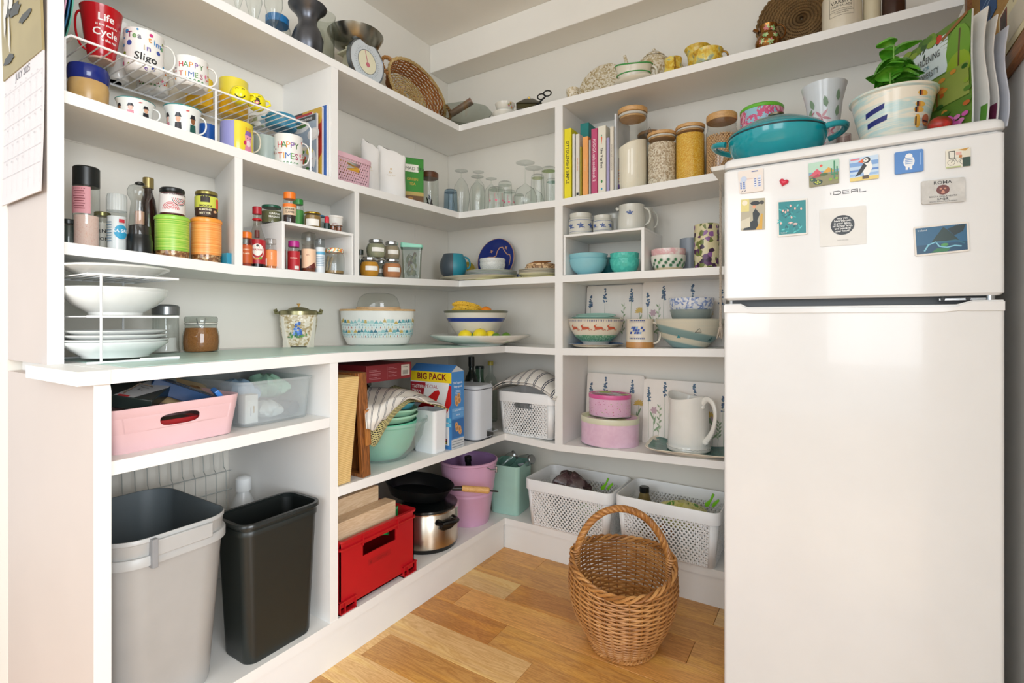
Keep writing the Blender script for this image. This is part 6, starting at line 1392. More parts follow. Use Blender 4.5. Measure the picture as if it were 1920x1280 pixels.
def stripes_art(p, R, H):
    for i in range(5):
        r_ = .004+.0042*i; p.line([(-.004+r_*cos(pi*k/12), H*.22+r_*sin(pi*k/12)) for k in range(13)], .0016, '#C9303C'); p.line([(.020-r_*cos(pi*k/12), H*.70-r_*sin(pi*k/12)) for k in range(13)], .0016, '#C9303C' if i % 2 else '#22262A')
    p.text('IRISH STRAWBERRY JAM', R*.3, H*.82, .006, '#22262A', bold=.02)
S, R, H = dict(tg[0]), rad(tg[0], 49), 0; S['z'] += tg[2]+.0004; H = hgt(S, 354)
jar('jam jar with swirling red and white stripes on top of the green canister', S, R, H, .013, P('#1A1E1E', .3), P('#6E1A20', .4), .9, [(.95, 0), (1, .04), (1, .9), (.94, 1)], lab=(.08, .86, '#E6E0DC', 3.4), txt=stripes_art)
S = dict(to[0]); S['z'] += to[2]+.0004; R = rad(S, 44); H = hgt(S, 360)
jar('smooth almond butter jar on top of the orange canister', S, R, H, .012, P('#8E8248', .3, .7), P('#5A3A22', .5), .92, [(.95, 0), (1, .04), (1, .9), (.94, 1)], lab=(.30, .88, '#C9CE4E', 3.2), txt=lambda p, R, H: (p.rect(-R*1.2, H*.06, R*1.2, H*.40, '#3A2418', 10), p.rect(-R*.5, H*.62, R*.3, H*.95, '#2A1C14'), p.text('SMOOTH', -R*.1, H*.43, .0085, '#3A2418', bold=.03), p.text('ALMOND', -R*.1, H*.27, .0085, '#D9D2B0', bold=.03), p.text('BUTTER', -R*.1, H*.12, .0085, '#D9D2B0', bold=.03), p.disc(R*.8, H*.25, .006, '#D9A87A', .004), p.rect(R*.9, H*.4, R*1.3, H*.8, '#D9503A')))
S = spot('A', .235, 424, 'L3'); carton('matchbox', 'small blue box beside the orange canister', 'box', S['x']-.02, S['y']-.010, S['z'], S['x']+.022, S['y']+.006, S['z']+.040, P('#2E8CA8', .4))
# middle cell
OR_ = P('#EE7A1E', .35)
SPB = [(.92, 0), (1, .02), (1, .80), (.9, .90), (.88, 1)]
def spice(label, d, px, w, pyt, capm, labc, fillc, k='L3', z=None, capf=.18, txt=None, run='A', name='spice_jar', lz=(.12, .72), span=3.3, ridges=0, gm=None):
    S, R, H = cy(run, d, px, w, pyt, k, z); return jar(label, S, R, H, H*capf, capm, P(fillc, .8, bump=.3, bscale=300), .75, SPB, gm, lab=(lz[0], lz[1], labc, span) if labc else None, txt=txt, name=name, ridges=ridges, lidr=R*.93)
spice('orange-capped spice jar of chilli flakes beside the soy-style sauce bottle', .255, 462, 23, 435, OR_, '#C85A22', '#A8381A', txt=lambda p, R, H: (p.text('CHILLI', 0, H*.55, .006, '#F6E6C8', bold=.02), p.text('FLAKES', 0, H*.42, .006, '#F6E6C8', bold=.02)))
S, R, H = cy('A', .235, 482, 33, 388, 'L3')
tb = root('sauce_bottle', 'red teriyaki sauce bottle with a long clear neck and a red cap', 'bottle', S)
MB().lathe([(0, 0), (R, 0), (R, H*.06), (R, H*.07)], 32).build('dark_base', P('#120E0E', .2), tb); MB().lathe([(R, H*.07), (R*1.0, H*.46), (R*.92, H*.50), (R*.60, H*.62), (R*.42, H*.72), (R*.40, H*.90)], 36, [1, 0, 0, 0, 0]).build('glass_body', [glass('#E6E2DC', .5), P('#B0202A', .35)], tb)
MB().lathe([(R*.5, H*.78), (R*.56, H*.785), (R*.56, H*.80), (R*.5, H*.81)], 24).build('neck_ring', P('#C9202C', .3), tb); lid(tb, R*.54, H*.88, H*.12, P('#B02430', .35), 'cap'); MB().lathe([(0, H*.50), (R*.30, H*.5), (R*.28, H*.62), (0, H*.63)], 16).build('pourer', P('#7A2A2A', .4), tb)
p = Print(); p.disc(R*.05, H*.27, R*.80, '#EFE6DC', R*.95, 24); p.disc(R*.05, H*.27, R*.70, '#B0202A', R*.85, 24); p.disc(R*.05, H*.29, R*.62, '#EFE9E0', R*.72, 24); p.text('TERIYAKI', R*.05, H*.28, .0085, '#A82430', bold=.02); p.disc(R*.05, H*.36, .004, '#2A2A2A'); p.disc(-R*.1, H*.15, .008, '#C98A3A', .004); p.disc(R*.4, H*.16, .005, '#6E9A3A'); p.put(tb, wrap(R))
spice('cinnamon-coloured spice jar with a clear cap under the riser edge', .245, 508, 25, 448, glass('#E4E0DA', .6), '#E08A4A', '#C9743A', txt=lambda p, R, H: (p.rect(-R*1.4, H*.12, -R*.6, H*.4, '#F0EDE8'), p.text('GROUND', R*.2, H*.5, .006, '#F6EEDC', rot=1.57)))
spice('spice jar with an orange cap and a red and yellow label under the riser', .205, 522, 27, 442, P('#E88A2A', .35), '#B81E24', '#8A1A1A', txt=lambda p, R, H: (p.disc(R*.3, H*.42, R*.5, '#E8C23A', R*.6), p.text('HOT', R*.3, H*.40, .008, '#B81E24', bold=.03)))
# on the riser
zR = zA_RIS+.0016
spice('wide glass jar with a dark green lid at the left of the riser', .20, 509, 40, 386, P('#1E5A44', .3), None, '#6A6A44', z=zR, capf=.14, name='herb_jar', txt=lambda p, R, H: (p.text('GARAM', R*.3, H*.50, .010, '#E6E6DE', bold=.02), p.text('MASALA', R*.3, H*.32, .010, '#E6E6DE', bold=.02)))
spice('whole cloves jar with a tall orange cap on the riser', .265, 543, 25, 361, OR_, '#D9C0A0', '#2A1A16', z=zR, capf=.22, lz=(.30, .66), txt=lambda p, R, H: (p.rect(-R*1.5, H*.62, R*1.5, H*.74, '#E87A2A', 10), p.text('WHOLE', 0, H*.50, .0085, '#2A2420', bold=.03), p.text('CLOVES', 0, H*.38, .0085, '#2A2420', bold=.03)))
spice('herb jar with a green cap behind the cloves jar', .185, 559, 21, 374, P('#2E8A3A', .35), '#4E9A4A', '#5E7A3A', z=zR)
S, R, H = cy('A', .25, 586, 33, 399, 'L3', zR); jar('low honey jar with a gold lid and a blank white label on the riser', S, R, H, .006, P('#C9A23A', .25, .9), P('#9A7A42', .35), .85, [(.9, 0), (1, .1), (1, .85), (.9, 1)], lab=(.12, .58, '#E9E6DE', 1.6))
S, R, H = cy('A', .16, 598, 22, 404, 'L3', zR); jar('small jar with a blue lid behind the honey jar', S, R, H, .006, P('#3A7A9A', .3), P('#A8B0AC', .4), .7, [(.95, 0), (1, .1), (1, 1)])
S, R, H = cy('A', .215, 628, 30, 406, 'L3', zR); ct_ = root('spread_tub', 'small white paper tub with a printed label at the right of the riser', 'tub', S); MB().lathe([(0, 0), (R*.82, 0), (R*.98, H*.88), (R*1.04, H*.9), (R*1.04, H), (0, H)], 32).build('tub', P('#E6E2DA', .5), ct_); p = Print(); p.text('garlic', 0, H*.5, .009, '#A8485A'); p.rect(-.012, H*.30, .012, H*.34, '#6A6A66'); p.put(ct_, wrap(R*.95))
S, R, H = cy('A', .275, 613, 10, 406, 'L3', zR); lp = root('food_colouring', 'tiny bottle with a red top and a dark base on the riser', 'bottle', S); MB().lathe([(0, 0), (R*1.2, 0), (R*1.2, H*.48), (R*.8, H*.5)], 18).build('body', P('#16302E', .25), lp); MB().lathe([(R*.9, H*.5), (R*.9, H*.9), (R*.7, H), (0, H)], 18).build('cap', P('#C9283C', .3), lp)
for i, px in enumerate((624, 635)):
    S, R, H = cy('A', .272, px, 13, 423, 'L3', zR); jar('tiny amber spice pot in front of the paper tub, %s' % ('the nearer one' if i == 0 else 'the farther one'), S, R, H, .003, P('#7A4A2A', .4), P('#8A4A2A', .5), .8, [(.9, 0), (1, .2), (1, 1)], name='spice_pot')
# below the riser
spice('spice jar with a magenta cap and a red paprika label under the riser', .255, 551, 23, 452, P('#B8288A', .35), '#B8202C', '#8A2A1A', capf=.20, lz=(.02, .78), txt=lambda p, R, H: (p.text('PAPRIKA', 0, H*.48, .006, '#F2D9C8', bold=.02), p.rect(R*.1, H*.06, R*.9, H*.2, '#E6E0DA')))
spice('slim black-labelled spice jar behind the magenta-capped one', .215, 565, 15, 470, P('#1A1C1C', .3), '#2A2E30', '#2A2420')
S, R, H = cy('A', .255, 579, 27, 434, 'L3')
g3 = root('spice_grinder', 'tall spice grinder with a domed clear cap and a peach label', 'grinder', S); MB().lathe([(0, 0), (R*.95, 0), (R, .003), (R*.96, H*.65), (R*.9, H*.68)], 30).build('glass_body', glass('#E6E0D8', .55), g3); contents(g3, [(R, 0), (R, H*.7)], H*.55, P('#7A3A22', .8, bump=.3, bscale=400)); MB().lathe([(R*.92, H*.66), (R, H*.68), (R, H*.88), (R*.85, H*.96), (0, H)], 30).build('cap', glass('#E6E8E4', .5), g3); label_band(g3, R, H*.10, H*.56, '#EFC9A8', .1, 3.0); p = Print(); p.poly([(-R*.4, H*.10), (R*.8, H*.24), (R*1.2, H*.10)], '#6A2A22'); p.text('salt', -R*.2, H*.4, .008, '#8A3A2A'); p.put(g3, wrap(R, .05), eps=.001)
S, R, H = cy('A', .265, 600, 19, 446, 'L3')
g4 = root('salt_grinder', 'slim white salt grinder with a blue striped label and a clear cap', 'grinder', S); MB().lathe([(0, 0), (R*.95, 0), (R, .003), (R, H*.70), (R*.9, H*.73)], 26).build('glass_body', P('#DFE6EA', .35), g4); MB().lathe([(R*.9, H*.71), (R*.97, H*.73), (R*.97, H*.96), (0, H)], 26).build('cap', glass('#E0E6E6', .5), g4); p = Print(); p.rect(-R*1.3, H*.52, R*1.3, H*.60, '#5FA8CC', 8); [p.rect(-R*.9, H*(.2+.05*i), R*.9, H*(.215+.05*i), '#7FA0B8', 6) for i in range(6)]; p.put(g4, wrap(R))
S, R, H = cy('A', .265, 627, 38, 466, 'L3')
FLR = speckle([(0, '#F0E6D0'), (.35, '#E8A83A'), (.55, '#EDE9DC'), (.75, '#D9503A'), (.88, '#5E9A8A')], 190, .4)
jj = jar('glass jar with a flowered lid and wooden spoons behind it, under the riser', S, R, H, H*.17, FLR, P('#9A7A4A', .8, bump=.3, bscale=300), .16, [(.86, 0), (.98, .06), (1, .3), (.99, .8), (.86, .90), (.88, 1)])
for i, (dx, dy, a) in enumerate(((-.020, -.002, .12), (-.022, .016, .3), (-.028, .030, .42))):
    t_ = thing('wooden_spoon', ['short pale wooden spoon sticking up behind the flowered jar, leftmost', 'short pale wooden spoon sticking up behind the flowered jar, middle', 'short pale wooden spoon sticking up behind the flowered jar, rightmost'][i], 'spoon', (S['x']-.052+dx*.3, S['y']-.010+dy, S['z']), 0, None, (-a*.5, 0, 0))
    MB().tube([(0, 0, 0), (0, 0, .055)], .004, 8).build('handle', wood('#D9C09A', '#C0A076', .6, 2), t_); MB().tube([(0, 0, .054), (0, 0, .062), (0, 0, .072), (0, 0, .078)], [.005, .008, .008, .004], 10, flat=.5).build('spoon_bowl', wood('#D9C09A', '#C0A076', .6, 2), t_)
# right cell: round spice jars, mint canister
def orb(label, px, pyt, w, fillc, z=None, d=.245):
    S, R, H = cy('A', d, px, w, pyt, 'L3', z); r = root('spice_jar', label, 'jar', S); h = H*.84
    pf = [(R*.70, 0), (R*.90, h*.12), (R, h*.38), (R, h*.62), (R*.86, h*.86), (R*.66, h*.97), (R*.66, h)]
    MB().lathe([(0, 0)]+pf, 34).build('glass_body', glass('#E8ECE8', .5), r); contents(r, pf, h*.88, P(fillc, .8, bump=.1, bscale=300), t=.002); lid(r, R*.74, h*.98, H*.17, P('#C9CCCE', .2, 1.), ridges=16); f = prof_r(pf); label_band(r, f, h*.36, h*.62, '#EDEBE4', .25, 1.35); return S, H
SA, HA = orb('round spice jar of yellow turmeric, lower left of the jar pyramid', 693, 482, 37, '#D9981E')
SB, HB = orb('round spice jar of orange powder, lower right of the jar pyramid', 735, 485, 36, '#D08A5A')
orb('round jar half hidden between the two lower spice jars', 714, 488, 24, '#8A8E84', None, .18)
SD = spot('A', .235, 705, 'L3', SA['z']+HA+.0005); orb('round spice jar of greenish grey powder on top of the pyramid, left', 705, 449, 37, '#A3A488', SD['z'], .235)
orb('round spice jar of pale brown powder on top of the pyramid, right', 734, 453, 32, '#A89A82', SD['z'], .225)
spice('slim dark spice bottle at the left end of the jar pyramid cell', .20, 676, 12, 468, P('#22302A', .3), '#2A3A32', '#2A2420')
S = spot('A', .235, 772, 'L3'); R = rad(S, 44); H = hgt(S, 466)
mc = root('herb_canister', 'tall clear canister of bay leaves with a mint green angled lid', 'canister', S)
rbin('glass_body', None, None, None, 0, R*1.7, R*1.75, H, .010, .86, glass('#E6ECE6', .5), .0015, parent=mc)
MB().loft([rrect(R*1.78, R*1.83, .011, H), rrect(R*1.84, R*1.9, .012, H+.004), rrect(R*1.84, R*1.9, .012, H+.010), [(x, y, H+.012+.010*(.5-y/(R*1.9))) for x, y, _ in rrect(R*1.80, R*1.86, .012, 0)]]).build('lid', P('#8FD3BC', .35), mc)
random.seed(21); LF = [P('#8A8A5A', .7), P('#A39A6A', .7), P('#6E7448', .7), P('#7A5A3A', .7)]
for i in range(26):
    z = random.uniform(.012, H*.85); q = (z/H*.14+.86)*R*.60; x, y = random.uniform(-q, q), random.uniform(-q, q); a = random.uniform(0, 6.28); L_ = random.uniform(.030, .042); b = MB()
    b.add([(-L_/2, 0, 0), (-L_*.2, .007, .003), (L_*.2, .007, .003), (L_/2, 0, 0), (L_*.2, -.007, .003), (-L_*.2, -.007, .003), (0, 0, -.002)], [(0, 6, 1), (1, 6, 2), (2, 6, 3), (3, 6, 4), (4, 6, 5), (5, 6, 0)])
    L_z = min(max(z, .03), H-.03); b.xf(Matrix.Translation((x*.6, y*.6, L_z)) @ Matrix.Rotation(a, 4, 'Z') @ Matrix.Rotation(random.uniform(.6, 1.5), 4, 'Y')); b.build('bay_leaf', LF[i % 4], mc)
# ================================================================ L3 corner, back run
zc3 = lambda x, y: top('L3', x, y)+.0006
CRP = ceramic('#D9D3BC', .25)
YM = tag(cloth_grid(lambda u, v: (.335+.485*u, -.278+.245*v, top('L3', .33+.5*u, -.2)+.0022+.0006*sin(40*u)), 30, 6, P('#DDD9A2', .7), 'shelf_liner', th=.0012), 'pale yellow rubber liner under the plates on the corner shelf', 'liner')
def Bxy(px, d): x, y, t, u = AT('B', d, px); return x, y, t, u
x, y, t, u = Bxy(893, .19); zc_ = zc3(x, y)+.0035
plate('long oval cream platter lying under the coloured mug and plates', x, y, zc_, 79*t/F, .018, CRP, 'oval_platter', 'platter', sy=.62, foot=.7)
S = spot('B', .215, 850, 'L3', zc_+.0125); S['x'] += .0
R = rad(S, 53)*.97; H = hgt(S, 477)
GT = NT('mat_two_tone_glaze'); tcy = GT.coord('Object', rot=(0, .35, 0)); s3 = GT.n.new('ShaderNodeSeparateXYZ'); GT.link(tcy, s3.inputs[0]); md = GT.node('ShaderNodeMath', operation='GREATER_THAN'); GT.link(s3.outputs[1], md.inputs[0]); md.inputs[1].default_value = -.001
GT.link(GT.mix(md.outputs[0], '#46525C', '#2F8FA2'), GT.b.inputs['Base Color']); GT.b.inputs['Roughness'].default_value = .4; GT = GT.m
mug('rounded grey and teal pottery jug mug on the oval platter', S, R, H, GT, [(.55, 0), (.62, .02), (.90, .22), (1, .48), (.95, .72), (.78, .92), (.72, 1)], pi/2, .42, .16, .42, .90, hm=P('#3A94A6', .4), name='jug', cat='jug', inner=P('#C9A23A', .3))
x, y, t, u = Bxy(921, .165); zs = zc_+.0125
for i in range(4):
    plate(['lowest plate of the pale stack on the oval platter', 'second plate up in the pale stack on the oval platter', 'third plate up in the pale stack on the oval platter', 'top plate of the pale stack, under the white bowls'][i], x, y, zs+.0068*i, 49*t/F*(.99 if i % 2 else 1), .011, [ceramic('#DDDDE2'), ceramic('#CFDDD0'), ceramic('#E0E0E0'), ceramic('#D9E0D4')][i], foot=.72, t=.003)
zs += .0068*3+.0105
CHKG = NT('mat_basket_weave_glaze'); v_ = CHKG.coord('Object', (1, 1, 1)); ck = CHKG.node('ShaderNodeTexChecker'); ck.inputs['Scale'].default_value = 320; CHKG.link(v_, ck.inputs[0]); ck.inputs['Color1'].default_value = lin('#E8E8E2'); ck.inputs['Color2'].default_value = lin('#BFC4C2'); CHKG.link(ck.outputs[0], CHKG.b.inputs['Base Color']); CHKG.b.inputs['Roughness'].default_value = .3; CHKG = CHKG.m
for i in range(2):
    S = spot('B', .165, 923.5, 'L3', zs-.006+.020*i); pot(['lower of the two small white patterned bowls on the plates', 'upper of the two small white patterned bowls on the plates'][i], 'small_bowl', 'bowl', S, bowlprof(rad(S, 48), .050, [(.62, 0), (.70, .08), (.92, .4), (1, .8), (1, 1)]), CHKG, t=.003, inner=ceramic('#E6E6E0'))
# standing plates
def standing(label, px, d, w, pyb, z, m, name='decorative_plate', lean=.22, art=None, cat='plate', rim=None, R=None, mb_=None, dx=0, rz=0):
    x, y, t, u = Bxy(px, d); R = R or w/2*t/F; r = thing(name, label, cat, (x, y, z), 0, None, (pi/2-lean, 0, rz))
    pr_ = [(0, -.012), (R*.6, -.012), (R*.75, -.006), (R*.985, .003), (R, .006), (R*.97, .007), (R*.72, -.001), (R*.58, -.005), (0, -.005)]
    MB().lathe(pr_, 56, [0, 0, 0, 1, 1, 2, 2, 2], cy=R).build('body', [m, rim or m, m], r)
    if art: p = Print(); art(p, R); f = lambda u_, v_, e: (u_, v_+R, (lambda q: -.005 if q < R*.58 else (-.005+.004*(q-R*.58)/(R*.14) if q < R*.72 else -.001+.008*(q-R*.72)/(R*.25)))(sqrt(u_*u_+v_*v_))+e+.0006); p.put(r, f, 'painted_motif', .2)
    return r
NAVY = ceramic('#1B2E78', .1)
def star_art(p, R):
    G = '#C99A78'
    p.line([(R*x_, R*y_) for x_, y_ in ((-.62, -.02), (-.58, .14), (-.42, .16), (-.20, .14), (-.05, .20), (.0, .42), (.12, .58), (.28, .58), (.40, .40), (.55, .24), (.72, .20), (.78, .05), (.74, -.3))], R*.045, G)
    for a, b in ((-.32, .42), (.48, .54), (-.66, -.48)):
        for k in range(4): p.leaf(R*a, R*b, R*.10, R*.035, pi/2*k+.4, G); p.leaf(R*a, R*b, -R*.0+R*.06, R*.025, pi/2*k+1.2, G)
standing('large navy blue plate with gold stars standing on edge against the wall', 926.5, .075, 83, 0, zc3(.6, -.1)+.006, NAVY, art=star_art, rim=ceramic('#B9906E'), rz=.0, lean=.16)
standing('small olive yellow plate leaning in the corner behind the jug', 872, .050, 42, 0, zc3(.4, -.1)+.004, speckle([(.3, '#8A7A2A'), (.5, '#C9B23A'), (.7, '#6E7A3A')], 12, .25, 'noise', smooth=True), lean=.2)
# right hand stack
x, y, t, u = Bxy(1010, .165); zs = zc3(x, y)+.0036
for i in range(4):
    plate(['bottom dish of the cream stack by the post', 'second cream plate up in the stack by the post', 'third cream plate up in the stack by the post', 'top cream plate in the stack by the post, under the wood'][i], x, y, zs+[0, .0125, .0200, .0275][i], 38*t/F, [.019, .011, .011, .011][i], CRP if i == 0 else ceramic('#DDD6C6'), foot=.6, t=.003)
zs += .0275+.0108
SPA = speckle([(.0, '#C9A276'), (.4, '#DDBD92'), (.52, '#7A5638'), (.58, '#CFA97C')], 34, .5, 'noise', bump=.1)
for i, (R_, h_, dz) in enumerate(((.076, .014, 0), (.070, .012, .0145))):
    o = MB().lathe([(0, 0), (R_*.96, 0), (R_, h_*.3), (R_, h_*.8), (R_*.97, h_), (0, h_)], 40).build('wooden_board', SPA, None, loc=(x+.012, y, zs+dz)); tag(o, ['lower round spalted wood board on the cream plates', 'upper round spalted wood board on the cream plates'][i], 'board')
sp = thing('wooden_spoon', 'dark wooden spoon lying on the round boards by the post', 'spoon', (x+.01, y-.01, zs+.034), .35); MB().tube([(-.05, 0, -.003), (-.02, 0, 0), (.01, 0, .001), (.055, 0, .004)], [.004, .016, .014, .006], 12, flat=.45).build('spoon_body', wood('#A06A3C', '#6E4420', .45, 0), sp)
tag(MB().lathe([(0, 0), (.013, 0), (.014, .004), (.014, .018), (.010, .022), (0, .022)], 20).build('egg_cup', ceramic('#26304E'), None, loc=(Bxy(974, .19)[0], -.19, zc3(.7, -.1)+.0035)), 'tiny navy pot between the two stacks of plates', 'pot')
# ================================================================ R3, right cell
zB3 = lambda x: top('L3', x, -.2)+.0006
def bbowl(label, d, px, w, z, H, m, prof=[(.42, 0), (.48, .03), (.76, .28), (.93, .62), (1, 1)], name='bowl', bump=None):
    S = spot('B', d, px, 'L3', z); R = rad(S, w); return pot(label, name, 'bowl', S, bowlprof(R, H, prof), m, t=.003)
z_ = zB3(1.0); LBL = P('#8CC8D4', .25, var=.03); AQ = speckle([(.3, '#4FBFB0'), (.6, '#5CCBBB')], 90, .2, 'voronoi', bump=.25); DTL = P('#1F6E74', .25)
bbowl('lower light blue bowl on the shelf under the riser', .185, 1103, 72, z_, .070, LBL); bbowl('upper light blue bowl nested in the lower one under the riser', .185, 1103, 73, z_+.031, .062, LBL)
bbowl('lower turquoise textured bowl beside the light blue ones', .180, 1171, 56, z_, .062, AQ, [(.55, 0), (.62, .04), (.86, .30), (.97, .65), (1, 1)]); bbowl('upper turquoise textured bowl beside the light blue ones', .180, 1171, 55, z_+.033, .054, AQ, [(.55, 0), (.62, .04), (.86, .30), (.97, .65), (1, 1)])
bbowl('dark teal bowl at the back behind the light blue bowls', .065, 1140, 52, z_, .085, DTL)
LEAFW = ceramic('#E2E2D8'); CLAYW = ceramic('#D9C9A8')
S = spot('B', .185, 1253, 'L3', zB3(1.25)); R = rad(S, 66); pr_ = bowlprof(R, .062, [(.70, 0), (.74, .05), (.92, .35), (.99, .7), (1, 1)])
lb = root('cereal_bowl', 'white bowl printed with green fern leaves, bottom of its pair', 'bowl', S); pot('', 'body', '', None, pr_, LEAFW, .004, 44, [(0, .012, CLAYW)], parent=lb, part='body'); f = prof_r(pr_); p = Print(); random.seed(3)
for i in range(17):
    u = -.075+.0094*i; v = .018+.024*((i*7) % 3)/2+random.uniform(-.002, .002); c = random.choice(['#3E7A50', '#57935E', '#2F6A48'])
    for k in range(9): p.leaf(u, v, .0088, .0030, 2*pi*k/9, c)
p.put(lb, wrap(lambda v: f(v)), 'fern_print')
S2 = dict(S); S2['z'] += .036; pot('white and pink patterned bowl nested in the fern leaf bowl', 'cereal_bowl', 'bowl', S2, bowlprof(R*.985, .052, [(.70, 0), (.74, .05), (.92, .35), (.99, .7), (1, 1)]), speckle([(.40, '#E6DDD8'), (.56, '#DCA8AC'), (.66, '#E8D6D2')], 26, .25, 'noise', smooth=True), t=.004, inner=ceramic('#E6E0DC'))
S, R, H = cy('B', .080, 1293, 30, 448, 'L3', zB3(1.35)); mug('grey blue pottery mug hidden behind the fern bowl', S, R*1.25, H, P('#8A929C', .35), ha=pi/2, hm=P('#9AA2AA', .35))
FV = speckle([(.0, '#D9CFA4'), (.42, '#5A2E5E'), (.56, '#8A5A92'), (.66, '#DCD3AE'), (.80, '#6E7A3A'), (.90, '#3E2440')], 62, .3)
S = spot('B', .175, 1325, 'L3', zB3(1.4)); R = rad(S, 48)
o = pot('tall cylindrical vase covered in purple flowers beside the fridge', 'flower_vase', 'vase', S, [(R*.98, 0), (R, .003), (R, hgt(S, 423)-.002), (R*.99, hgt(S, 422))], FV, t=.004, inner=P('#D9D2BC', .4))
# blue and white stoneware on the riser
STW = P('#CFCFC6', .22, var=.05); BLD = '#4A6096'
def crock(label, d, px, w, pyt, jug=False, motif=True, **kw):
    S, R, H = cy('B', d, px, w, pyt, 'L3', zB_RIS+.0015)
    pr_ = [(.93, 0), (1, .05), (1, .66), (.95, .74), (.86, .78), (.90, .84), (.90, 1)] if not jug else [(.96, 0), (1, .04), (.99, .5), (.90, .85), (.93, 1)]
    r, f = mug(label, S, R, H, STW, pr_, (pi/2-.15) if jug else None, .52, .20, .22, .88, name='jug' if jug else 'crock', cat='jug' if jug else 'crock')
    p = Print(); v0, v1 = (H*.10, H*.62) if not jug else (H*.1, H*.9)
    if motif:
        if not jug: p.rect(-R*1.4, H*.64, R*1.4, H*.66, BLD, 12); p.rect(-R*1.4, H*.10, R*1.4, H*.115, BLD, 12)
        for c in ((-.9, 0, .9) if not jug else (-.1,)):
            u = R*c; v = H*.38 if not jug else H*.62
            for k in range(5): p.leaf(u, v, R*.26, R*.13, 2*pi*k/5+.4, BLD)
            p.leaf(u-R*.34, v+R*.06, R*.26, R*.09, .3, BLD); p.leaf(u+R*.14, v-R*.1, R*.24, R*.08, -.3, BLD)
            if jug: [p.leaf(u-R*.2+R*.3*(k % 2), v-R*.45+R*.1*(k//2), R*.22, R*.12, 2.1*k, BLD) for k in range(4)]
        p.put(r, wrap(lambda v: (R*.96 if jug else R)), 'blue_motif')
    if jug: MB().lathe([(0, 0), (.007, 0), (.008, .006), (.004, .014), (0, .015)], 12).xf(Matrix.Translation((-.004, -R*.95, H*.86)) @ Matrix.Rotation(.7, 4, 'X')).build('spout', STW, r)
crock('wider blue and white stoneware jar at the left end of the riser', .215, 1089, 46, 402); crock('smaller blue and white stoneware jar beside the wider one on the riser', .215, 1130, 36, 405)
crock('lidded stoneware pot half hidden behind the blue and white jug', .13, 1153, 26, 402, motif=False)
crock('stoneware jug with a painted blue flower on the riser', .205, 1184, 52, 386, True); crock('second plain stoneware jug behind the flowered one on the riser', .115, 1206, 40, 392, True, False)
# ================================================================ mug shelf (L2), left cell
z2 = lambda x, y: top('L2', x, y)+.0006
ya_, yb_ = -1.822, -1.126; zk0 = max(z2(.2, ya_), z2(.2, yb_)); RKH = .143
rk2 = thing('wire_rack', 'white coated wire shelf rack carrying the upper row of mugs', 'rack', (.175, (ya_+yb_)/2, zk0+.001)); hx2, hy2 = .112, (yb_-ya_)/2
def rw2(pts, r=.0018, name='wire'): MB().tube(pts, r, 6).build(name, WW, rk2)
for sx_ in (-1, 1):
    rw2([(sx_*hx2, -hy2, -(zk0-z2(.2, ya_))), (sx_*hx2, -hy2, RKH-.012), (sx_*hx2, -hy2+.012, RKH), (sx_*hx2, hy2-.012, RKH), (sx_*hx2, hy2, RKH-.012), (sx_*hx2, hy2, -(zk0-z2(.2, yb_)))], .0032, 'side_frame')
    yy_ = AT('A', .287, 405)[1]-(ya_+yb_)/2; rw2([(sx_*hx2, yy_, RKH), (sx_*hx2, yy_, -(zk0-z2(.2, yy_+(ya_+yb_)/2)))], .0030, 'leg')
for i in range(26): y = -hy2+.02+(2*hy2-.04)*i/25; rw2([(-hx2, y, RKH+.001), (hx2, y, RKH+.001)])
ZK = zk0+.001+RKH+.0035
WCH = ceramic('#EDEBE6', .12)
def on(px, w, pyt, d, k='L2', z=None): return cy('A', d, px, w, pyt, k, z)
def letters(p, s, u0, v, size, cols, adv, bold=.0, rot=0):
    for i, ch in enumerate(s):
        if ch != ' ': p.text(ch, u0+adv*i, v+rot*i*adv, size, cols[i % len(cols)], bold=bold)
RB = ['#D8503A', '#E8A23A', '#4E9A4A', '#3E7AC0', '#8A5AA8', '#C9387A']
S, R, H = on(190, 84, 22, .185, z=ZK)
m_, f = mug('tapered red mug reading Life is too short to Cycle in the rain', S, R, H, P('#B3141E', .15, var=.05), [(.58, 0), (.62, .03), (.80, .45), (.97, .95), (1, 1)], -pi/2+.15, .42, .14, .16, .88, inner=P('#7A0E16', .3), rim=P('#B3141E', .15), bands=([(0, .02)], [P('#D8B8A8', .4)]))
p = Print(); Wt = '#F2EDEC'; p.text('Life', .006, H*.70, .026, Wt, bold=.02); p.text('is too short to', .008, H*.60, .0085, Wt, bold=.02); p.text('Cycle', .006, H*.42, .026, Wt, bold=.02); p.text('in the rain', .014, H*.32, .0095, Wt, bold=.02); p.put(m_, wrap(lambda v: f(v), .12), 'lettering', .2)
def dots_art(p, R, H, cols, n=20, r=.0045, seed=1, u0=-1.4, u1=1.4):
    rnd = random.Random(seed)
    for i in range(n): p.disc(R*rnd.uniform(u0, u1), H*rnd.uniform(.06, .94), r*rnd.uniform(.6, 1.1), rnd.choice(cols))
S, R, H = on(270, 78, 68, .19, z=ZK)
m_, f = mug('white spotty mug reading Tea time in Sligo on the wire rack', S, R, H, WCH, [(.82, 0), (.94, .04), (1, .14), (1, 1)], pi/2-.15, .62, .11, .22, .86)
p = Print(); DC = ['#3E8ABF', '#B02A5A', '#7A8A1E', '#3A4E9A', '#6A4E9A', '#C9387A']
for u, v, r in ((-.9, .9, .006), (-.3, .95, .003), (.35, .88, .005), (-1.15, .75, .003), (-1.2, .58, .005), (-.75, .62, .0075), (-1.1, .38, .006), (.75, .52, .006), (-1.25, .15, .005), (.1, .05, .004), (.45, .08, .005), (-.8, .12, .003), (1.1, .8, .004), (1.2, .25, .005), (-1.3, .9, .004)): p.disc(R*u, H*v, r, DC[int(abs(u*100)) % 6])
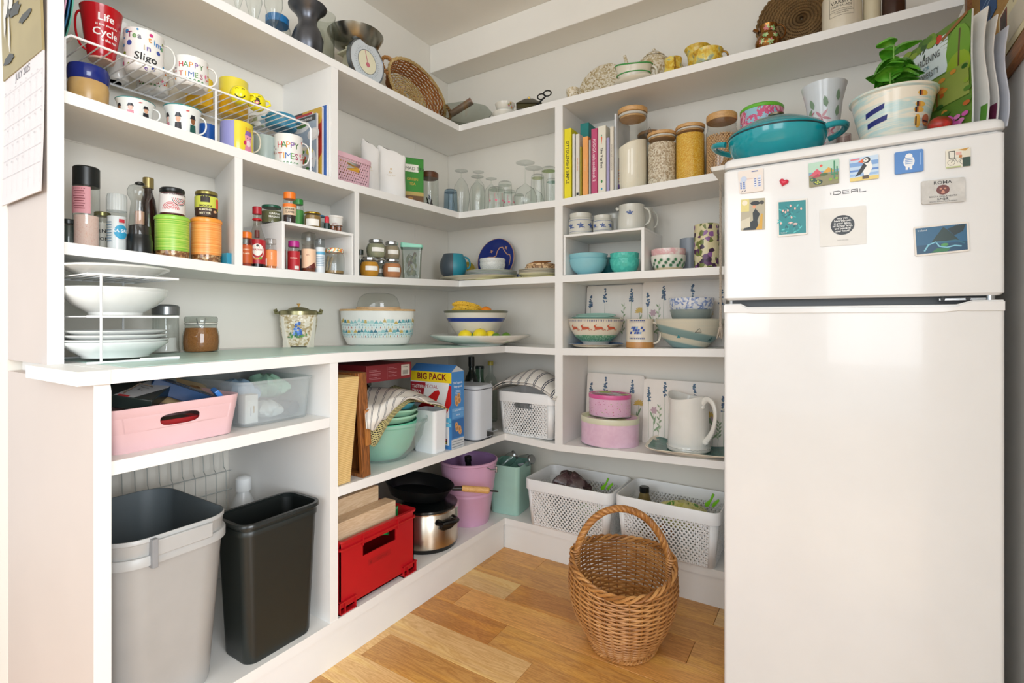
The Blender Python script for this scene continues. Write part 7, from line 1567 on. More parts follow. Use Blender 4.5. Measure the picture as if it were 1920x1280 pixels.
letters(p, 'Tea', -R*.72, H*.76, .022, ['#8A2A5A', '#5E9A4A', '#6A6A7A'], .0125, .02, -.12); letters(p, 'time', R*.28, H*.70, .022, ['#E0983A', '#5A9AC9', '#3E7AC0', '#4E9A5A'], .0115, .02, -.25)
letters(p, 'in', R*.02, H*.48, .022, ['#C9BFA8', '#6A5AA8'], .010, .02); p.text('Sligo', R*.08, H*.22, .030, '#22262A', bold=.01, rot=-.08); p.put(m_, wrap(lambda v: f(v)), 'lettering', .2)
def happy(label, S, R, H, dr=0, ha=pi/2-.2):
    m_, f = mug(label, S, R, H, WCH, [(.84, 0), (.95, .05), (1, .16), (1, 1)], ha, .58, .13, .2, .85, group=None, dr=dr)
    p = Print(); letters(p, 'HAPPY', -R*.62, H*.58, H*.26, ['#C9303A', '#3A8A4A', '#E0902A', '#7A4AA0', '#4A7A3A'], R*.30, .0); letters(p, 'TIMES', -R*.62, H*.26, H*.26, ['#C9503A', '#E8A02A', '#3A6AB0', '#5A9A4A', '#A02A5A'], R*.30, .0)
    for i in range(12): p.leaf(-R*.62+R*.12*i, H*.14, .006, .0025, 1+.8*(i % 2), '#3E8A4A')
    rnd = random.Random(2)
    for i in range(14): p.disc(R*rnd.choice([-1, 1])*rnd.uniform(.95, 1.3), H*rnd.uniform(.15, .92), .0026, rnd.choice(['#C9303A', '#E0902A', '#7A2A5A']))
    p.disc(R*.9, H*.42, .004, '#E87A9A', .006); p.line([(R*.9, H*.36), (R*.9, H*.22)], .0008, '#E87A9A'); p.put(m_, wrap(lambda v: f(v)), 'lettering', .2); return m_
S, R, H = on(359, 66, 116, .215, z=ZK); happy('white mug reading HAPPY TIMES in front on the wire rack', S, R, H)
S, R, H = on(287, 62, 134, .085, z=ZK); happy('white HAPPY TIMES mug at the back of the rack behind the Sligo mug', S, R, H, -.3)
S, R, H = on(541, 54, 258, .225); happy('white HAPPY TIMES mug standing on the shelf near the magazines', S, R, H)
S, R, H = on(222, 44, 45, .09, z=ZK); mug('white mug mostly hidden between the red mug and the Sligo mug', S, R, H, WCH, ha=None)
S, R, H = on(212, 36, 112, .07, z=ZK); mug('cream mug with black and orange triangles behind the brown pot', S, R*1.1, H, speckle([(0, '#D9CDB0'), (.5, '#C9582A'), (.6, '#1E1E20'), (.75, '#DCD2B8')], 22, .3), ha=None)
YE = P('#EDB92A', .2, var=.1); YE2 = P('#F0DC4A', .2)
S, R, H = on(374, 52, 150, .085, z=ZK); mug('orange yellow mug at the back of the rack behind HAPPY TIMES', S, R, H, YE, ha=None, bands=([(.55, 1)], [P('#EFCB3A', .2)]))
S, R, H = on(438, 56, 154, .105, z=ZK); mug('larger yellow glazed mug behind the smiling ball mugs', S, R, H, YE, ha=None, bands=([(.5, 1)], [YE2]))
def smiley(label, px, w, pyc, d, wink=False, dr=0):
    S = spot('A', d, px, 'L2', ZK); R = rad(S, w); r = root('novelty_mug', label, 'mug', S, None, dr); pf = [(R*.45, 0), (R*.75, R*.22), (R*.96, R*.62), (R, R), (R*.93, R*1.4), (R*.7, R*1.72), (R*.60, R*1.80)]
    MB().lathe(shell(pf, .003), 36).build('body', P('#F2E21E', .15), r); f = prof_r(pf); p = Print(); z = R
    p.line([(R*.55*sin(a), z-R*.05-R*.5*cos(a)) for a in [(-1.1+2.2*i/12) for i in range(13)]], R*.09, '#1E1E1E')
    for sg in (-1, 1): p.line([(sg*R*.3+R*.14*cos(pi*i/6), z+R*.32+R*.10*sin(pi*i/6)) for i in range(7)], R*.06, '#1E1E1E')
    if wink: p.disc(R*.05, z-R*.18, R*.30, '#161616', R*.36, 18); p.disc(R*.05, z-R*.36, R*.20, '#D8304A', R*.18, 14)
    p.put(r, wrap(lambda v: f(v)), 'face_print', .2)
    MB().tube([(0, R*.95, R*1.35), (0, R*1.35, R*1.3), (0, R*1.45, R*.9), (0, R*.98, R*.6)], R*.12, 8).build('handle', P('#F2E21E', .15), r)
smiley('yellow round mug with a smiling face on the wire rack', 450, 40, 187, .235); smiley('yellow round mug with an open laughing mouth on the wire rack', 481, 36, 205, .235, True)
S, R, H = on(484, 34, 220, .09, z=ZK); mug('pale mug with blue flowers behind the laughing ball mug', S, R, H*.9 if H > .02 else .05, speckle([(0, '#DDE0DC'), (.5, '#8FA8B8'), (.6, '#D9DEDC'), (.8, '#9AA88A')], 60, .3), ha=None)
TB = P('#3A86A6', .22, var=.08)
S, R, H = on(528, 58, 212, .150, z=ZK); cd_ = root('casserole_dish', 'small teal blue lidded casserole dish at the end of the rack', 'casserole', S); H = max(H, .05)
MB().lathe([(0, 0), (R*.9, 0), (R, .004), (R*1.02, H*.6)], 36, 0, .8).build('dish', TB, cd_); MB().lathe([(R*1.06, H*.6), (R*1.06, H*.66), (R*.9, H*.85), (0, H*.92)], 36, 0, .8).build('lid', TB, cd_); MB().lathe([(0, H*.9), (R*.2, H*.9), (R*.24, H*1.02), (0, H*1.04)], 20).build('knob', TB, cd_)
for sg in (-1, 1): MB().box(-.012, sg*R*.95, H*.5, .012, sg*R*1.3, H*.62).build('handle', TB, cd_, bevel=.003)
# three upright coloured plates at the start of the rack
for i, (y, R_, c, l) in enumerate(((-1.792, .120, '#5DB3A0', 'mint green plate standing on edge nearest the mugs'), (-1.803, .1202, '#2E6E9A', 'blue plate standing on edge, second in the row'), (-1.814, .1204, '#D9A8C4', 'pink plate standing on edge beside the post'))):
    o = MB().lathe([(0, -.003), (R_*.7, -.003), (R_, .004), (R_, .007), (R_*.7, 0), (0, 0)], 48).build('plate', P(c, .3), None, loc=({.120: .144, .1202: .160, .1204: .1755}[R_], y, ZK+R_+.001), rot=(pi/2, 0, 0)); tag(o, l, 'plate')
# shelf level
S, R, H = on(166, 80, 130, .20); bpz = root('stoneware_pot', 'brown stoneware pot with a cobalt blue collar below the rack', 'pot', S)
BRN = speckle([(.3, '#A8834E'), (.55, '#C9A56A'), (.75, '#B8A88A')], 7, .25, 'noise', smooth=True); COB = P('#1B2C7A', .12)
pot('', 'body', '', None, [(R*.88, 0), (R*.96, .008), (R*1.0, H*.55), (R*.95, H*.66), (R*1.02, H*.70), (R*1.04, H*.9), (R*.98, H)], BRN, .005, 44, [(H*.66, H+.01, COB)], parent=bpz, part='body', inner=BRN, rim=COB)
handle(R*.98, H*.1, H*.6, R*.25, .010, 2.3).build('handle', BRN, bpz)
ENM = P('#E9ECE8', .15)
for px, w, pyt, l, sd in ((254, 76, 193, 'white enamel mug with teal rim and painted people beside the brown pot', 1), (343, 72, 206, 'white enamel mug with teal rim and painted people, second along', 2)):
    S, R, H = on(px, w, pyt, .225); m_, f = mug(l, S, R, H, ENM, [(.80, 0), (.84, .04), (.88, .6), (.94, .88), (1.0, .97), (1.02, 1)], pi/2-.2, .45, .12, .2, .8, bands=([(.955, 1.0)], [P('#2E8A8A', .2)]), rim=P('#2E8A8A', .2), t=.002)
    p = Print(); rnd = random.Random(sd)
    for k, u in enumerate((-.95, -.25, .55)):
        c = ['#22564E', '#C9303A', '#D98A9A', '#2A2A30'][(k+sd) % 4]; sk = ['#D9A88A', '#8A5A3A', '#E8B8A8'][(k+sd) % 3]; x_ = R*u; v = H*.30
        p.poly([(x_-R*.20, 0+H*.06), (x_+R*.20, H*.06), (x_+R*.16, v+H*.1), (x_-R*.16, v+H*.1)], c); p.disc(x_, v+H*.22, R*.13, sk, H*.12); p.poly([(x_-R*.18, v+H*.28), (x_+R*.18, v+H*.28), (x_+R*.10, v+H*.42), (x_-R*.10, v+H*.42)], '#2A2A30')
    for k in range(3): p.line([(R*(.15+.05*k), H*.8), (R*(.25+.05*k), H*.84)], .0012, '#C9303A')
    p.put(m_, wrap(lambda v: f(v)), 'figure_print', .2)
S, R, H = on(389, 34, 236, .12); mug('royal blue mug low behind the second enamel mug', S, R, max(H, .04), P('#1F5AAE', .2), ha=None)
S, R, H = on(444, 62, 234, .215); m_, f = mug('yellow and lilac mug printed with a pink giraffe-like animal', S, R, H, P('#E8D23A', .15), ha=pi/2-.1, hm=P('#CFC9B8', .3), inner=P('#E8E4DA', .3))
p = Print(); p.rect(-R*1.5, H*.01, -R*.15, H*.985, '#9A9AD0', 14); p.poly([(R*.45, H*.02), (R*1.15, H*.02), (R*1.05, H*.30), (R*.55, H*.30)], '#E08AA8'); p.poly([(R*.55, H*.28), (R*1.0, H*.28), (R*1.08, H*.62), (R*.5, H*.62)], '#E89AB4'); p.disc(R*.78, H*.36, R*.18, '#F0D9DC', H*.10); p.disc(R*.52, H*.36, R*.10, '#C93A5A', H*.07); p.disc(R*.66, H*.52, R*.03, '#3A2A30'); p.disc(R*.92, H*.52, R*.03, '#3A2A30'); p.poly([(R*.50, H*.60), (R*1.08, H*.60), (R*1.0, H*.74), (R*.58, H*.74)], '#8A6AB0')
for k in range(4): p.rect(R*(.55+.13*k), H*.72, R*(.60+.13*k), H*.84, '#C9582A')
p.put(m_, wrap(lambda v: f(v)), 'animal_print', .2)
S, R, H = on(497, 38, 258, .175); mug('pale grey green ribbed mug between the animal mug and HAPPY TIMES', S, R*1.1, H, P('#A9B8B4', .2), ha=None)
# magazines by the divider
def mag(label, x0, x1, y0, y1, z, h, m, art=None, rz=0):
    r = thing('magazine', label, 'magazine', ((x0+x1)/2, y0, z), rz); MB().box(-(x1-x0)/2, 0, 0, (x1-x0)/2, y1-y0, h).build('pages', P('#E2DFDA', .6), r, smooth=0); MB().box(-(x1-x0)/2-.0004, -.0006, 0, (x1-x0)/2+.0004, 0, h+.0006).build('cover', m, r, smooth=0)
    if art: p = Print(); art(p, x1-x0, h); p.put(r, plane_map((-(x1-x0)/2, -.0006, 0), (1, 0, 0), (0, 0, 1)), 'cover_print', .3)
    return r
def food(p, w, h):
    p.rect(w*.45, h*.90, w*.98, h*.99, '#3A3C3E'); p.text('GREAT FOOD', w*.72, h*.925, h*.05, '#E6E6E6', bold=.02); p.disc(w*.58, h*.84, w*.24, '#E9E6E4', h*.09); p.disc(w*.58, h*.87, w*.19, '#4E7A3A', h*.045)
    p.disc(w*.92, h*.68, w*.16, '#DAD6D4', h*.10); p.disc(w*.92, h*.69, w*.10, '#E9E4E0', h*.07); p.text('seafood', w*.22, h*.60, h*.08, '#2A7AA0', bold=.02); p.rect(w*.05, h*.55, w*.5, h*.565, '#6A7A86'); p.disc(w*.6, h*.28, w*.40, '#D9DADB', h*.26); random.seed(7)
    for i in range(30): p.disc(w*.6+random.uniform(-.28, .28)*w, h*.28+random.uniform(-.16, .20)*h, w*.05, random.choice(['#D8482A', '#E8702A', '#4E8A3A', '#EFE6D0', '#2E5A8A', '#C9302A']), h*.03)
    p.disc(w*.82, h*.42, w*.09, '#E9D95A', h*.06)
zm = z2(.2, -1.07)
mag('seafood recipe magazine with a salad cover facing the mugs', .045, .262, -1.083, -1.076, zm, .235, P('#9AA6B4', .3), food)
mag('red topped magazine behind the seafood one', .03, .225, -1.074, -1.069, zm, .250, P('#B02A34', .3)); mag('grey magazine with a multicoloured edge behind the red topped one', .05, .272, -1.067, -1.059, zm, .262, speckle([(0, '#C9A23A'), (.4, '#3A3030'), (.6, '#B03A2A'), (.8, '#D9D4CA')], 9, .3)); mag('blue covered magazine against the divider', .06, .285, -1.057, -1.050, zm, .268, P('#1F5AA8', .3))
# ================================================================ L2, right cell of the left run
PKL = P('#DDB3BE', .35, var=.02); yb0, yb1 = -1.006, AT('A', .27, 699)[1]
perf_basket('small pink perforated basket with papers inside, beside the divider', (.185, (yb0+yb1)/2, z2(.2, -.9)), pi/2, yb1-yb0, .165, .122, PKL, .93, 13, 9, .018, None, .018, holef=lambda u, v: .55, window=(.30, .72, .55, .92))
packet('paper_bundle', 'bundle of yellow and white papers inside the small pink basket', 'papers', .12, .08, .03, (.195, -.912, z2(.2, -.9)+.07), (.3, .5, 0), P('#D9A43A', .5), lambda p, w, h: p.rect(-w*.3, -h*.2, w*.4, h*.3, '#E6E2DA'))
def pouch(label, px, w, pyt, d, lean=0, dr=0):
    S, R, H = on(px, w, pyt, d); r = root('paper_bag', label, 'bag', S, None, dr); rg = []
    for k in range(11):
        q = k/10; dp = .030*(1-q)**.6+.0015; ww = R*(1.0+.02*sin(9*q)); rg.append([(dp*cos(a)*(1+.12*sin(3*a+5*q))+lean*q*q, ww*(1 if abs(sin(a)) > .3 else 1)*sin(a)*(1-.10*(q > .93)), H*q-H*.16*q**4*(sin(a)+1)/2+.003*sin(5*a)*q) for a in [2*pi*i/24 for i in range(24)]])
    MB().loft(rg).build('bag_body', P('#E4E2DE', .55, var=.02), r, ang=60)
    p = Print(); p.text('Est', 0, H*.48, .012, '#C9A86A'); p.line([(-R*.3+R*.06*i, H*.44+.003*sin(i*1.3)) for i in range(11)], .0008, '#C9A86A'); p.disc(0, H*.56, .004, '#C9A86A'); p.put(r, lambda u, v, e: (.030*(1-v/H)**.6*1.12+lean*(v/H)**2+.002+e, u, v), 'print')
pouch('tall white folded paper coffee bag beside the pink basket', 694, 34, 262, .17, .01); pouch('larger white folded paper coffee bag beside the green tea box', 733, 54, 276, .205, .015)
S = spot('A', .185, 771, 'L2'); H = hgt(S, 302)
tb_ = carton('tea_box', 'green carton of green tea standing behind the white paper bags', 'box', S['x']-.045, S['y']-.045, S['z'], S['x']+.050, S['y']+.045, S['z']+H, P('#2E7A2A', .4), lambda p, w, h: (p.rect(w*.02, h*.02, w*.98, h*.98, '#33862C'), p.rect(0, 0, w, h*.28, '#6A4A2A'), p.rect(0, h*.20, w, h*.28, '#B8A05A'), p.rect(w*.02, h*.70, w*.72, h*.86, '#E6E6DC'), p.text('AHMAD TEA', w*.37, h*.74, h*.10, '#2A3A2A'), p.text('GREEN', w*.4, h*.52, h*.08, '#C9A23A'), p.text('TEA', w*.4, h*.42, h*.08, '#C9A23A'), p.disc(w*.3, h*.12, w*.15, '#A87A3A', h*.05)))
tb_.rotation_euler = (0, 0, -.55)
S, R, H = on(805, 34, 324, .195); jr = jar('glass jar with a dark wooden lid holding dark vanilla pods', S, R, H, H*.16, wood('#6A4228', '#3E2416', .4, 1), None, gm=GL, prof=[(.95, 0), (1, .02), (1, .97), (.97, 1)])
random.seed(8)
for i in range(7): a = random.uniform(0, 6.28); MB().tube([(R*.5*cos(a), R*.5*sin(a), .004), (R*.3*cos(a+2), R*.3*sin(a+2), H*random.uniform(.25, .45))], [.006, .003], 6).build('pod', P('#1E1614', .6), jr)
# glasses on the corner shelf
GG = glass('#F6FAF8', .35)
def tumbler(label, px, w, pyt, d, m=GG, base=None, taper=1.12, run='B', print_=None, name='drinking_glass', group=None):
    S, R, H = cy(run, d, px, w, pyt, 'L2'); r = root(name, label, 'glass', S, group)     # stands rim down
    pf = [(R, 0), (R, .002), (R/taper, H*.93), (R/taper*.9, H*.985), (R/taper*.8, H), (0, H)]
    MB().lathe(pf, 32).build('glass_body', m, r); MB().lathe([(R/taper*.96, H*.90), (0, H*.905)], 32).build('thick_base', glass('#D9E6DE', .5) if base is None else base, r)
    if print_: p = Print(); print_(p, R, H); p.put(r, wrap(lambda v: R+(R/taper-R)*v/H), 'print')
    return r, R, H
def stemglass(label, px, w, pyt, d, bowl, run='B', upright=False, k='L2', group=None, ztop=None):
    S = spot(run, d, px, k); R = rad(S, w); H = ztop or hgt(S, pyt); r = root('wine_glass', label, 'glass', S, group)
    pf = [(R*a, H*b) for a, b in bowl]+[(.0035, H*(bowl[-1][1]+.04)), (.0032, H*.95), (.008, H*.975), (R*.80, H*.99), (R*.80, H), (0, H)]
    b = MB().lathe(pf, 36)
    if upright: b.v = [(x, y, H-z) for x, y, z in b.v]; b.f = [f[::-1] for f in b.f]
    b.build('glass_body', GG, r); return r
tumbler('blue tinted tumbler standing rim down at the left of the glasses', 845, 27, 356, .205, glass('#9FBED6', .5), glass('#8FB2CC', .5))
FL = [(.72, 0), (.80, .10), (.98, .34), (1.0, .45), (.80, .66), (.35, .80)]; WN = [(.86, 0), (.98, .12), (1, .22), (.75, .40), (.2, .50)]
stemglass('tall upturned champagne flute beside the blue tumbler', 865, 31, 320, .225, FL); stemglass('upturned goblet just right of the tall flute', 895, 30, 331, .205, [(.8, 0), (.95, .2), (1, .5), (.8, .72), (.3, .82)]); stemglass('upturned goblet in the back row behind the goblet near the flute', 897, 26, 322, .11, [(.8, 0), (.95, .2), (1, .5), (.8, .72), (.3, .82)]); stemglass('upturned small goblet in the back row behind the flamingo tumbler', 921, 26, 335, .13, [(.8, 0), (.95, .2), (1, .5), (.8, .72), (.3, .82)])
def flam(p, R, H):
    for u in (-.85, -.05, .8): p.disc(R*u, H*.38, .006, '#E0708A', .0045); p.line([(R*u-.004, H*.40), (R*u-.007, H*.62), (R*u-.003, H*.70)], .0013, '#E0708A'); p.line([(R*u, H*.34), (R*u, H*.10)], .0008, '#E0708A')
tumbler('short tumbler printed with pink flamingos, the larger one', 931, 33, 352, .215, print_=flam); tumbler('short tumbler printed with pink flamingos, the smaller one behind', 955, 24, 357, .175, print_=flam); tumbler('tiny clear shot glass beside the flamingo tumblers', 974, 18, 364, .215); tumbler('clear square-shouldered tumbler in the back row behind the flamingo glasses', 947, 28, 341, .09)
stemglass('large upturned wine glass with a long thin stem', 985, 44, 305, .215, WN); stemglass('second upturned long-stemmed wine glass behind the large one', 1001, 40, 315, .12, WN)
tumbler('upturned tumbler with a pale green base beside the wine glasses', 1008, 27, 328, .185, base=glass('#B8C47A', .4)); tumbler('upturned tumbler with a bright green base at the right by the post', 1029, 30, 314, .215, base=glass('#7FA23A', .35)); tumbler('upturned tumbler with a teal base half hidden by the post', 1036, 26, 336, .13, base=glass('#4E9A86', .35))
GRM = P('#8FA24A', .25)
# ================================================================ L2, right run: books and storage jars
def book(label, px0, px1, pyt, cover, d=.262, depth=.17, title=None, tcol='#22262A', ts=.012, tu=0, shear=0, lean=0, name='book', extra=None):
    S = spot('B', d, (px0+px1)/2, 'L2'); w = (px1-px0)*S['s']*.97; H = hgt(S, pyt); x = AT('B', d, px0)[0]; w = AT('B', d, px1)[0]-x-.0008
    r = thing(name, label, 'book', (x+w/2, -d, S['z']), 0, None, (0, lean, 0)); C = P(cover, .45, var=.03)
    MB().box(-w/2+.0012, .002, .003, w/2-.0012, depth-.003, H-.003).build('pages', P('#E8E4D8', .7), r, smooth=0)
    MB().prism([(-w/2, depth), (-w/2, .0015), (-w/2+.0015, 0), (w/2-.0015, 0), (w/2, .0015), (w/2, depth), (w/2-.0014, depth), (w/2-.0014, .002), (-w/2+.0014, .002), (-w/2+.0014, depth)], 0, H, 'z').build('cover', C, r, smooth=0)
    p = Print()
    if title:
        vs, fs = text2d(title, ts, 'CENTER', .015); L_ = max(v[0] for v in vs)-min(v[0] for v in vs) if vs else 1; k_ = min(1.0, H*.88/L_)
        p.text(title, -ts*.33*k_+tu, H*.52, ts*k_, tcol, bold=.015, rot=-pi/2)
    if extra: extra(p, w, H)
    if p.l: p.put(r, plane_map((0, 0, 0), (1, 0, 0), (0, 0, 1)), 'spine_print')
    return r
book('bright yellow cookbook reading OTTOLENGHI SIMPLE beside the post', 1058, 1071, 241, '#EBDD1E', title='OTTOLENGHI SIMPLE', ts=.020, tcol='#2A2A1E', extra=lambda p, w, H: None)
book('slim white book right of the yellow one', 1073, 1078, 251, '#DDDCD8'); book('slim white book with faint orange lettering', 1079.5, 1086.5, 251, '#E2DED4', title='THE LITTLE BOOK', tcol='#D98A5A', ts=.007, extra=lambda p, w, H: p.rect(-w*.3, H*.03, w*.3, H*.07, '#22262A'))
book('tall teal book sticking up above the slim books', 1088, 1104, 231, '#157F7C', d=.200, depth=.12, title='KITCHEN', tcol='#7FB8B0', ts=.010); book('yellow green slim book between the white and orange ones', 1087.3, 1090.5, 275, '#B5A93A'); book('slim orange book in front of the teal one', 1092, 1102.5, 256, '#F0A860', title='EVERYDAY EATING', tcol='#E9C9A0', ts=.006)
book('slim grey book beside the orange one', 1104, 1107.5, 262, '#B9BCBC'); book('deep pink cookbook reading AVOCA cafe cookbook 2', 1108.5, 1120, 241, '#C04A74', title='AVOCA cafe cookbook 2', tcol='#EBD5DC', ts=.0175)
def veg(p, w, H): p.poly([(-.0028, H*.84), (.0028, H*.84), (0, H*.72)], '#E8602A'); p.leaf(0, H*.84, .010, .005, pi/2, '#7FB08A'); p.disc(0, H*.17, .004, '#3E8A4A', .007); p.disc(0, H*.06, .0035, '#2E9AC2', .005); [p.rect(-.003+.002*(i % 3), H*(.60+.012*(i//3)), -.002+.002*(i % 3), H*(.604+.012*(i//3)), '#3A3A36') for i in range(12)]
book('cream cookbook reading The Veg Box with a carrot on its spine', 1121, 1136, 236, '#E6E2D2', title='The Veg Box', tcol='#22262A', ts=.0165, extra=veg); book('slim lilac book right of The Veg Box', 1137, 1142.5, 258, '#A9A2CC')
book('cream cookbook with a faint title beside the lilac book', 1143.5, 1150.5, 237, '#DFD8C8', title='AVOCA CAFE COOKBOOK', tcol='#A89E90', ts=.009)
nb_ = book('tall wire-bound notebook with a pale cover at the end of the books', 1152, 1156, 213, '#D6DADF', d=.255, name='notebook');
MB().tube([(.0035*cos(2*pi*i/8)*.9-.001, -.002+.004*sin(2*pi*i/8), .004+.262*i/400) for i in range(401)], .0007, 4).build('wire_binding', P('#D9DCE0', .3, .6), nb_)
bm_ = thing('bookmark_tassel', 'purple beaded bookmark tassel hanging at the end of the books', 'bookmark', (AT('B', .27, 1160)[0], -.268, z2(1.2, -.2))); MB().tube([(0, 0, .02), (0, .002, .13)], .0007, 5).build('cord', P('#4A2A3A', .6), bm_); MB().lathe([(0, 0), (.004, .002), (.003, .018), (0, .02)], 10).build('tassel', P('#3E2A6A', .7), bm_)
for i in range(5): MB().lathe([(0, -.003), (.003, 0), (0, .003)], 8, cz=.03+.012*i).build('bead', P(['#7A3A5A', '#C98A4A', '#8A4A2A'][i % 3], .4), bm_)
BMB = wood('#D9AE74', '#BC8A50', .4, 1, 1.5)
def storage(label, px, w, pyt, d, fill, lev, prof=[(.97, 0), (1, .008), (1, .985), (.98, 1)], hump=0, lidf=.055, seal=True, lr=None):
    S, R, H = cy('B', d, px, w, pyt, 'L2'); r = root('storage_jar', label, 'jar', S); lh = H*lidf; h = H-lh; pr_ = [(a*R, b*h) for a, b in prof]
    MB().lathe([(0, 0)]+pr_, 44).build('glass_body', glass('#F2F4F2', .6), r); lr = lr or R*1.02
    MB().lathe([(0, h*.998), (lr*.97, h*.998), (lr, h+.002), (lr, H-.002), (lr*.97, H), (0, H)], 44).build('lid', BMB, r)
    if seal: MB().lathe([(R*.93, h*.955), (R*.975, h*.96), (R*.975, h*.985), (R*.93, h*.99)], 40).build('seal', P('#DCD8D0', .5), r); MB().lathe([(0, h*.93), (R*.90, h*.935), (R*.90, h*.998)], 40).build('lid_plug', BMB, r)
    b = MB(); f = prof_r(pr_); zs = [.003, h*.02, h*.3, h*lev]; b.lathe([(0, .003)]+[(f(z)-(.002 if seal else .009), z) for z in zs]+[(R*.6, h*lev+hump*.6), (R*.3, h*lev+hump), (0, h*lev+hump)], 40)
    if hump: b.v = [(x, y, z+(y/R*hump*.9 if z > h*lev-.001 else 0)) for x, y, z in b.v]
    b.build('contents', fill, r); return r, R, H
OAT = speckle([(.0, '#CDB89C'), (.3, '#E6D8C0'), (.6, '#F2E8D6'), (.85, '#AE987A')], 210, .8, 'voronoi', bump=.5); POL = speckle([(.0, '#E8A820'), (.4, '#F4C040'), (.75, '#FAD66A')], 420, .7, 'voronoi', bump=.4); FLO = P('#F8EFDA', .85, var=.03); CHP = P('#D6AE7E', .55, var=.1)
storage('tall cylindrical jar half full of flour with a wooden lid', 1186, 55, 207, .200, FLO, .60, hump=.018); storage('glass jar of oats with a wooden lid beside the flour', 1241, 55, 252, .185, OAT, .84); storage('glass jar of yellow polenta with a wooden lid', 1294, 55, 238, .180, POL, .88)
S, R, H = cy('B', .075, 1218, 52, 250, 'L2'); cj = jar('clip-top glass jar hidden behind the oats and flour jars', S, R, H, .016, wood('#A87A4A', '#7A5430', .4, 1), P('#8A6A4A', .7), .6); MB().tube([(R*.9, -.01, H*.94), (R*1.05, 0, H*1.02), (R*.9, .01, H*.94)], .0016, 5).build('wire_clip', P('#8E8E8A', .3, .9), cj)
r_, R, H = storage('large jar of chickpeas with a thick wooden lid next to the fridge', 1353, 60, 217, .170, P('#C9A070', .8), .70, [(.92, 0), (1, .03), (1, .80), (.92, .86), (.90, .90), (.94, .91), (.94, .93), (.90, .94), (.92, 1)], lidf=.10, seal=False, lr=R*.96)
b = MB(); rnd = random.Random(6); h_ = H*.90; ico = [(0, 0, 1), (.89, 0, .45), (.28, .85, .45), (-.72, .53, .45), (-.72, -.53, .45), (.28, -.85, .45), (.72, .53, -.45), (-.28, .85, -.45), (-.89, 0, -.45), (-.28, -.85, -.45), (.72, -.53, -.45), (0, 0, -1)]
icf = [(0, 1, 2), (0, 2, 3), (0, 3, 4), (0, 4, 5), (0, 5, 1), (1, 6, 2), (2, 7, 3), (3, 8, 4), (4, 9, 5), (5, 10, 1), (6, 7, 2), (7, 8, 3), (8, 9, 4), (9, 10, 5), (10, 6, 1), (11, 7, 6), (11, 8, 7), (11, 9, 8), (11, 10, 9), (11, 6, 10)]
for row in range(26):
    z = .006+.0068*row
    if z > h_*.74: break
    for k in range(30):
        a = 2*pi*(k+.5*(row % 2))/30+rnd.uniform(-.04, .04); q = R*1.0-.0055; b.add([(q*cos(a)+.0043*x, q*sin(a)+.0043*y, z+.0043*zz) for x, y, zz in ico], icf)
for k in range(90): q = R*.9*sqrt(rnd.random()); a = rnd.uniform(0, 6.28); b.add([(q*cos(a)+.0043*x, q*sin(a)+.0043*y, h_*.73+.0043*zz) for x, y, zz in ico], icf)
o = b.build('chickpeas', CHP, r_, ang=80); o['kind'] = 'stuff'
# ================================================================ top of the fridge
ZF = 1.5442
tag(MB().loft([rrect(.20, .17, .01, 0), rrect(.21, .18, .012, .012)]).build('plastic_tray', P('#E9E9E4', .4), None, loc=(1.665, -.535, ZF)), 'thin white plastic tray sticking out at the left edge of the fridge top', 'tray')
TQC = P('#159AA6', .14, var=.06, coat=.4); S = spot('B', .545, 1455, 'L2', ZF+.0128); R = .137
cs = thing('casserole_dish', 'wide shallow turquoise cast iron casserole with two loop handles on the fridge', 'casserole', (S['x'], S['y'], S['z']), -.05)
MB().lathe(shell([(R*.60, 0), (R*.72, .006), (R*.92, .040), (R, .076), (R, .080)], .004), 60).build('pan', TQC, cs); MB().lathe([(R*.96, .081), (R*1.0, .0815), (R*1.0, .087), (R*.93, .097), (R*.6, .122), (R*.2, .131), (0, .132)], 60).build('lid', P('#0F8A96', .16, coat=.4), cs)
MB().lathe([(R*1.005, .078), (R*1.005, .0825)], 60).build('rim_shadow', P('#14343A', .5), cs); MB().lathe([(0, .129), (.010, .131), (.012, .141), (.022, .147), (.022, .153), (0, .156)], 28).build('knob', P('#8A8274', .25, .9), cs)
for sg in (0, pi):
    pts = [((R*.97+.046*sin(pi*i/16))*cos(sg)-(.062*cos(pi*i/16))*sin(sg), (R*.97+.046*sin(pi*i/16))*sin(sg)+(.062*cos(pi*i/16))*cos(sg), .068+.012*sin(pi*i/16)) for i in range(17)]
    MB().tube(pts, .0105, 10, flat=.8).build('handle', TQC, cs)
# floral tin with a green lid on the shelf behind the casserole
S = spot('B', .16, 1428, 'L2'); S['z'] = top('L2', 1.65, -.2)+.0006; R = rad(S, 82); H = hgt(S, 204)
ft = root('biscuit_tin', 'round flowery tin with a bright green lid behind the casserole', 'tin', S); MB().lathe([(0, 0), (R, 0), (R, H-.014)], 44).build('body', speckle([(.30, '#9CC9DC'), (.48, '#D65A86'), (.55, '#E8B8C4'), (.66, '#E89A2A'), (.74, '#A8D0E0')], 20, .3, 'noise'), ft); lid(ft, R*1.02, H-.016, .016, P('#6CBF3A', .3), seg=44)
